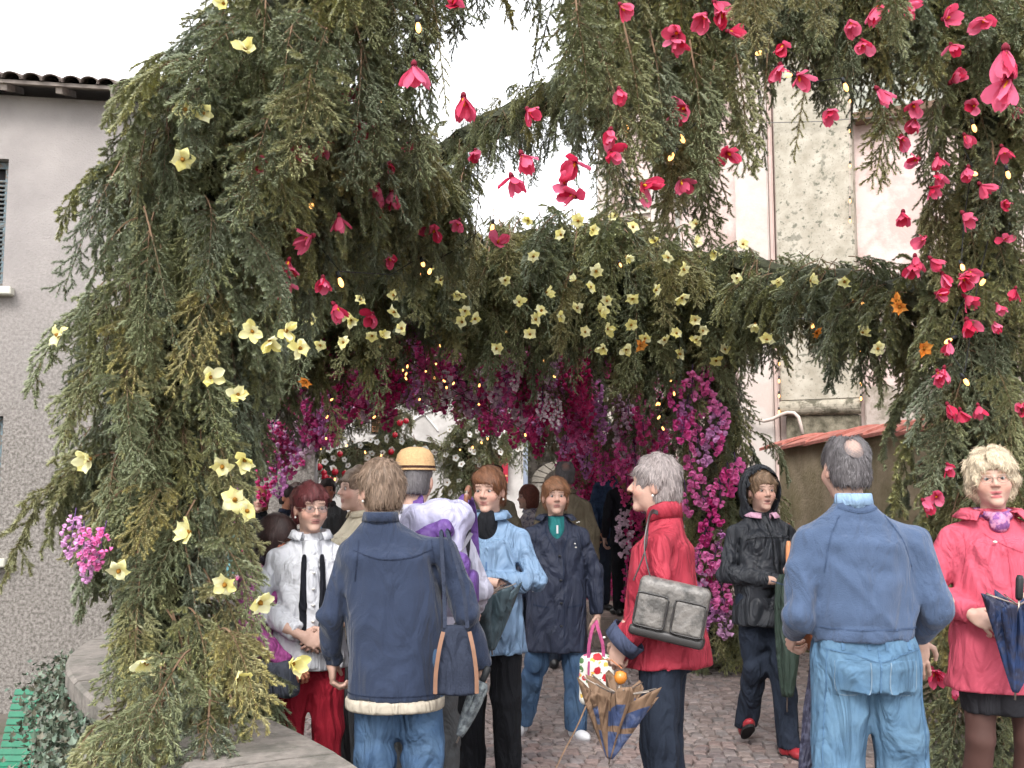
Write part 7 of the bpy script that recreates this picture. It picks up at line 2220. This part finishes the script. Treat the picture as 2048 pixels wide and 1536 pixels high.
C_tights = mat('sheer_dark_tights', srgb((92, 66, 60), 1.1), .6, .06, 20)
fs_ = []
for d_ in (-1, 1): fs_ += [s_cap(p.hip[d_], p.knee[d_], .085, .058), s_cap(p.knee[d_], (p.ank[d_][0], p.ank[d_][1] + .02, .33), .058, .060), s_cap((p.ank[d_][0], p.ank[d_][1] + .02, .33), p.ank[d_], .058, .036)]
sdf_obj('tights', s_uni(fs_, .02), (-.22, -.15, .05), (.22, .16, .98), .012, C_tights, p.root)
p.shoes(L_black, L=.24)
D_pink = cloth('pink_seam', (220, 76, 102))
seam(p, p.jk_f, [(.005, -.5, 1.38), (.012, -.5, 1.2), (.015, -.5, .95), (.015, -.5, .72)], (0, 1, 0), D_pink, .006)
seam(p, p.jk_f, [(-.17, -.5, 1.00), (-.06, -.5, 1.015), (.06, -.5, 1.015), (.17, -.5, 1.0)], (0, 1, 0), D_pink)
seam(p, p.jk_f, [(-.07, -.5, 1.37), (-.02, -.5, 1.33), (.07, -.5, 1.29)], (0, 1, 0), D_pink)
seam(p, p.jk_f, [(-.145, -.5, 1.37), (-.15, -.5, 1.29), (-.165, -.5, 1.20)], (0, 1, 0), D_pink)
p.head(turn=-.18, tilt=-.02, roll=-.06, style='curly', hair=BLOND, glasses='clear', earring='hoop', strands=3200, mouth=.5, wide=1.08, lip=srgb((196, 96, 104)), brow=srgb((176, 140, 110)))
p.hand(-1, (.75, -.45, -.45), (-.3, -.75, .5), curl=.6, thumb=.3); p.hand(1, (-.55, -.6, .1), (.4, -.3, .8), curl=.95, thumb=.8)
p.inner(); p.finish()
button(p, [(-.045, -.150, 1.335)], M_pearl, .010)
umbrella('half furled dark blue umbrella in front of the pink jacket', at(2040, 1150, 4.32), at(2030, 1400, 4.32), (cloth('dark_blue_umbrella', (46, 70, 120), rough=.5, spec=.3, color2=srgb((58, 62, 84)), mixscale=9, lo=.45, hi=.55),), .105, 'loose', 'straight', M_socket, rim=.16)

# 9 --- white jacket and red trousers
p = Person('person in a white jacket and red trousers, hands clasped behind the parapet', px(620, 5.1), 5.1, 1.57, .30, seed=23)
p.elb = {1: (.25, .0, 1.10), -1: (-.255, .0, 1.10)}
p.wri = {1: (.075, -.19, .985), -1: (-.055, -.20, .975)}
rw = torso(.79, (.21, .16), (.205, .155), (.215, .150), .185)
p.jacket('jacket', C_white, rw, sleeve=(.082, .074, .058), fold=.014, short=.10)
collar('collar', C_white, p.root, (0, .016, 1.445), .078, .05, .5, open_=1.1)
C_vest = cloth('black_vest', (28, 30, 40))
sdf_obj('shirt_front', s_prof([(.80, 0, -.118, .055, .050), (1.08, 0, -.115, .055, .052), (1.28, 0, -.100, .05, .055), (1.44, 0, -.03, .05, .05)]), (-.12, -.22, .78), (.12, .06, 1.47), .012, C_white, p.root)
for sx in (-1, 1): sdf_obj('vest_edge', s_uni([s_cap((sx * .045, -.155, .93), (sx * .050, -.155, 1.12), .018, .020), s_cap((sx * .05, -.155, 1.12), (sx * .045, -.125, 1.36), .020, .014)], .01), (sx * .05 - .05, -.2, .9), (sx * .05 + .05, -.08, 1.4), .010, C_vest, p.root)
button(p, [(.0, -.170, z) for z in (1.28, 1.20, 1.12, 1.04)], M_pearl, .010)
p.trousers(C_redtr, rad=(.105, .082, .074))
p.shoes(L_black)
p.head(turn=.15, tilt=.03, style='short', hair=BURG, glasses='tint', earring='pearl', strands=2000, wide=1.04)
p.hand(1, (-.75, -.3, -.45), (.3, -.8, .3), curl=.55); p.hand(-1, (.8, -.25, -.4), (-.2, -.8, .4), curl=.6)
p.inner(); p.finish()

# 10 --- magenta jacket, half behind the column
p = Person('stooping person in a magenta jacket half hidden by the spruce column', px(532, 5.15), 5.15, 1.43, R(72), seed=29, skin=srgb((206, 140, 112)))
p.head_c = (0, -.07, 1.575)
p.elb = {1: (.24, -.03, 1.09), -1: (-.25, -.06, 1.08)}
p.wri = {1: (.20, -.24, .95), -1: (-.19, -.26, .92)}
rw = torso(.77, (.21, .165), (.20, .155), (.21, .150), .18)
p.jacket('jacket', C_mag, rw, sleeve=(.088, .082, .062), fold=.014)
collar('collar', cloth('dark_grey_scarf', (70, 66, 78)), p.root, (0, -.02, 1.44), .078, .06, .2)
p.trousers(C_dnavy); p.shoes(L_black)
p.head(turn=-.05, tilt=.22, style='bob', hair=srgb((62, 44, 42)), glasses='clear', strands=1500, eyes=True)
p.hand(1, (0, -.8, -.4), (.5, -.2, .7), curl=.6); p.hand(-1, (0, -.8, -.4), (-.5, -.2, .7), curl=.6)
p.inner(); p.finish()
hb = carried(p, 'shoulder_bag', 'grey blue shoulder bag beside the magenta jacket', 'bag', (-.20, -.20, .84))
sdf_obj('bag_body', folds(s_box((0, 0, 0), (.06, .13, .10), .035), .006, 43), (-.1, -.18, -.15), (.1, .18, .15), .012, cloth('grey_blue_bag', (100, 106, 122)), hb)
strap('strap', smooth_pts([(0, .05, .09), (.02, .12, .30), (.05, .18, .50)]), cloth('grey_blue_bag', (100, 106, 122)), hb, .02, .005)

# --- people farther off
def passer(label, u, Y, H, rz, top, legs, hair, style='short', seed=1, z=0.0, glasses=None, hem=.78, wide=1.0, turn=0, sleeve_m=None, skin=SKIN, coll=None, eyes=True, grip=None):
    p = Person(label, px(u, Y, 1000), Y, H, rz, z, 1.75, seed=seed, skin=skin)
    if grip: p.elb.update(grip[0]); p.wri.update(grip[1])
    rw = torso(hem, (.205 * wide, .16), (.20 * wide, .155), (.212 * wide, .15), .185 * wide)
    p.jacket('jacket', top, rw, sleeve=(.08, .072, .056), sleeves=(1, -1) if sleeve_m is None else ())
    if sleeve_m is not None:
        fs = []
        for d in (1, -1): fs += [s_cap(p.sho[d], p.elb[d], .072, .066), s_cap(p.elb[d], p.wri[d], .066, .05)]
        for d in (1, -1):
            lo, hi = bounds([p.sho[d], p.elb[d], p.wri[d]], .11)
            sdf_obj('sleeve', folds(s_uni(fs[:2] if d == 1 else fs[2:], .02), .01, seed), lo, hi, .022, sleeve_m, p.root)
    collar('collar', coll or top, p.root, (0, .022, 1.446), .070, .045, .35, open_=.5)
    p.trousers(legs); p.shoes(L_black)
    p.head(turn=turn, style=style, hair=hair, glasses=glasses, strands=500, eyes=eyes)
    for d in (1, -1): p.hand(d, (0, -.2, -1) if not grip else (0, -.8, .2), (d * .9, -.2, 0), curl=.6)
    p.inner(); p.finish()
    return p
passer('person in a black waistcoat with turquoise sleeves in the crowd', 517, 10.2, 1.58, .15, C_black, C_dnavy, srgb((150, 98, 70)), 'bob', 101, sleeve_m=cloth('turquoise_sleeve', (120, 200, 214)), turn=.1)
passer('person in a navy jacket with teal sleeves turned sideways in the crowd', 577, 10.6, 1.60, R(65), cloth('navy_blouson', (54, 62, 84)), C_grey, DARKH, 'crop', 102, glasses='dark', sleeve_m=cloth('teal_blue_sleeve', (70, 130, 170)), skin=srgb((206, 146, 118)))
passer('person in a beige waistcoat with light blue sleeves seen from behind', 603, 8.9, 1.575, R(150), cloth('beige_waistcoat', (190, 180, 172), k=.88), C_dnavy, srgb((86, 44, 38)), 'short', 103, sleeve_m=cloth('powder_blue_sleeve', (140, 186, 222), k=.88))
passer('person in grey looking over the crowd beside the far garland', 655, 11.4, 1.68, .2, C_grey, C_dnavy, DARKH, 'short', 104, skin=srgb((190, 130, 106)))
passer('person in an olive jacket deep in the crowd', 593, 12.0, 1.64, .9, C_olive, C_dnavy, srgb((58, 44, 40)), 'short', 112, skin=srgb((198, 140, 114)))
passer('person in a cream coat hidden behind the navy fleece', 716, 5.95, 1.67, R(-60), cloth('cream_coat', (228, 214, 184), k=.88), C_grey, GREYBR, 'short', 105, wide=1.1)
cap_p = passer('person in an olive coat and flat cap seen from behind', 985, 10.4, 1.80, R(170), cloth('olive_grey_coat', (140, 130, 108)), C_dnavy, DARKH, 'crop', 106, hem=.60, wide=1.1, eyes=False)
cp = empty('flat_cap', world(cap_p, (0, -.01, 1.655)), cap_p.root.rotation_euler.z); tag(cp, 'dark olive flat cap above the olive grey coat', 'cap')
C_cap = cloth('dark_olive_cap', (66, 62, 50))
sdf_obj('crown', s_uni([s_prof([(-.02, 0, .02, .098, .118), (.03, 0, .02, .108, .128), (.06, 0, .015, .096, .116), (.075, 0, .01, .06, .08)]), s_ell((0, .0, .03), (.09, .11, .05))], .02), (-.15, -.16, -.05), (.15, .2, .12), .016, C_cap, cp)
sdf_obj('peak', s_ell((0, -.115, -.008), (.075, .06, .010)), (-.1, -.2, -.04), (.1, -.02, .03), .010, C_cap, cp)
passer('person in a long brown coat walking away through the tunnel', 1130, 9.6, 1.82, R(183), C_olive, C_dnavy, DGREY, 'bald', 107, hem=.58, wide=1.12, eyes=False, skin=srgb((172, 124, 108)))
passer('person in a white patterned top turned aside in the tunnel', 1056, 10.8, 1.60, R(-70), cloth('white_print_top', (226, 220, 226), color2=srgb((120, 120, 150)), mixscale=30, k=.88), C_dnavy, srgb((116, 66, 54)), 'bob', 108)
passer('person in a dark denim jacket and sunglasses on the stone step', 1222, 11.8, 1.70, .55, cloth('dark_denim_jacket', (52, 76, 110), color2=srgb((38, 52, 78)), mixscale=20), C_dnavy, srgb((70, 62, 58)), 'crop', 109, z=.28, glasses='dark', skin=srgb((202, 146, 120)))
passer('person all in black on the stone step beside the denim jacket', 1252, 11.2, 1.60, R(195), cloth('black_cardigan', (34, 36, 44)), C_black, srgb((150, 104, 74)), 'long', 110, z=.28, eyes=False)
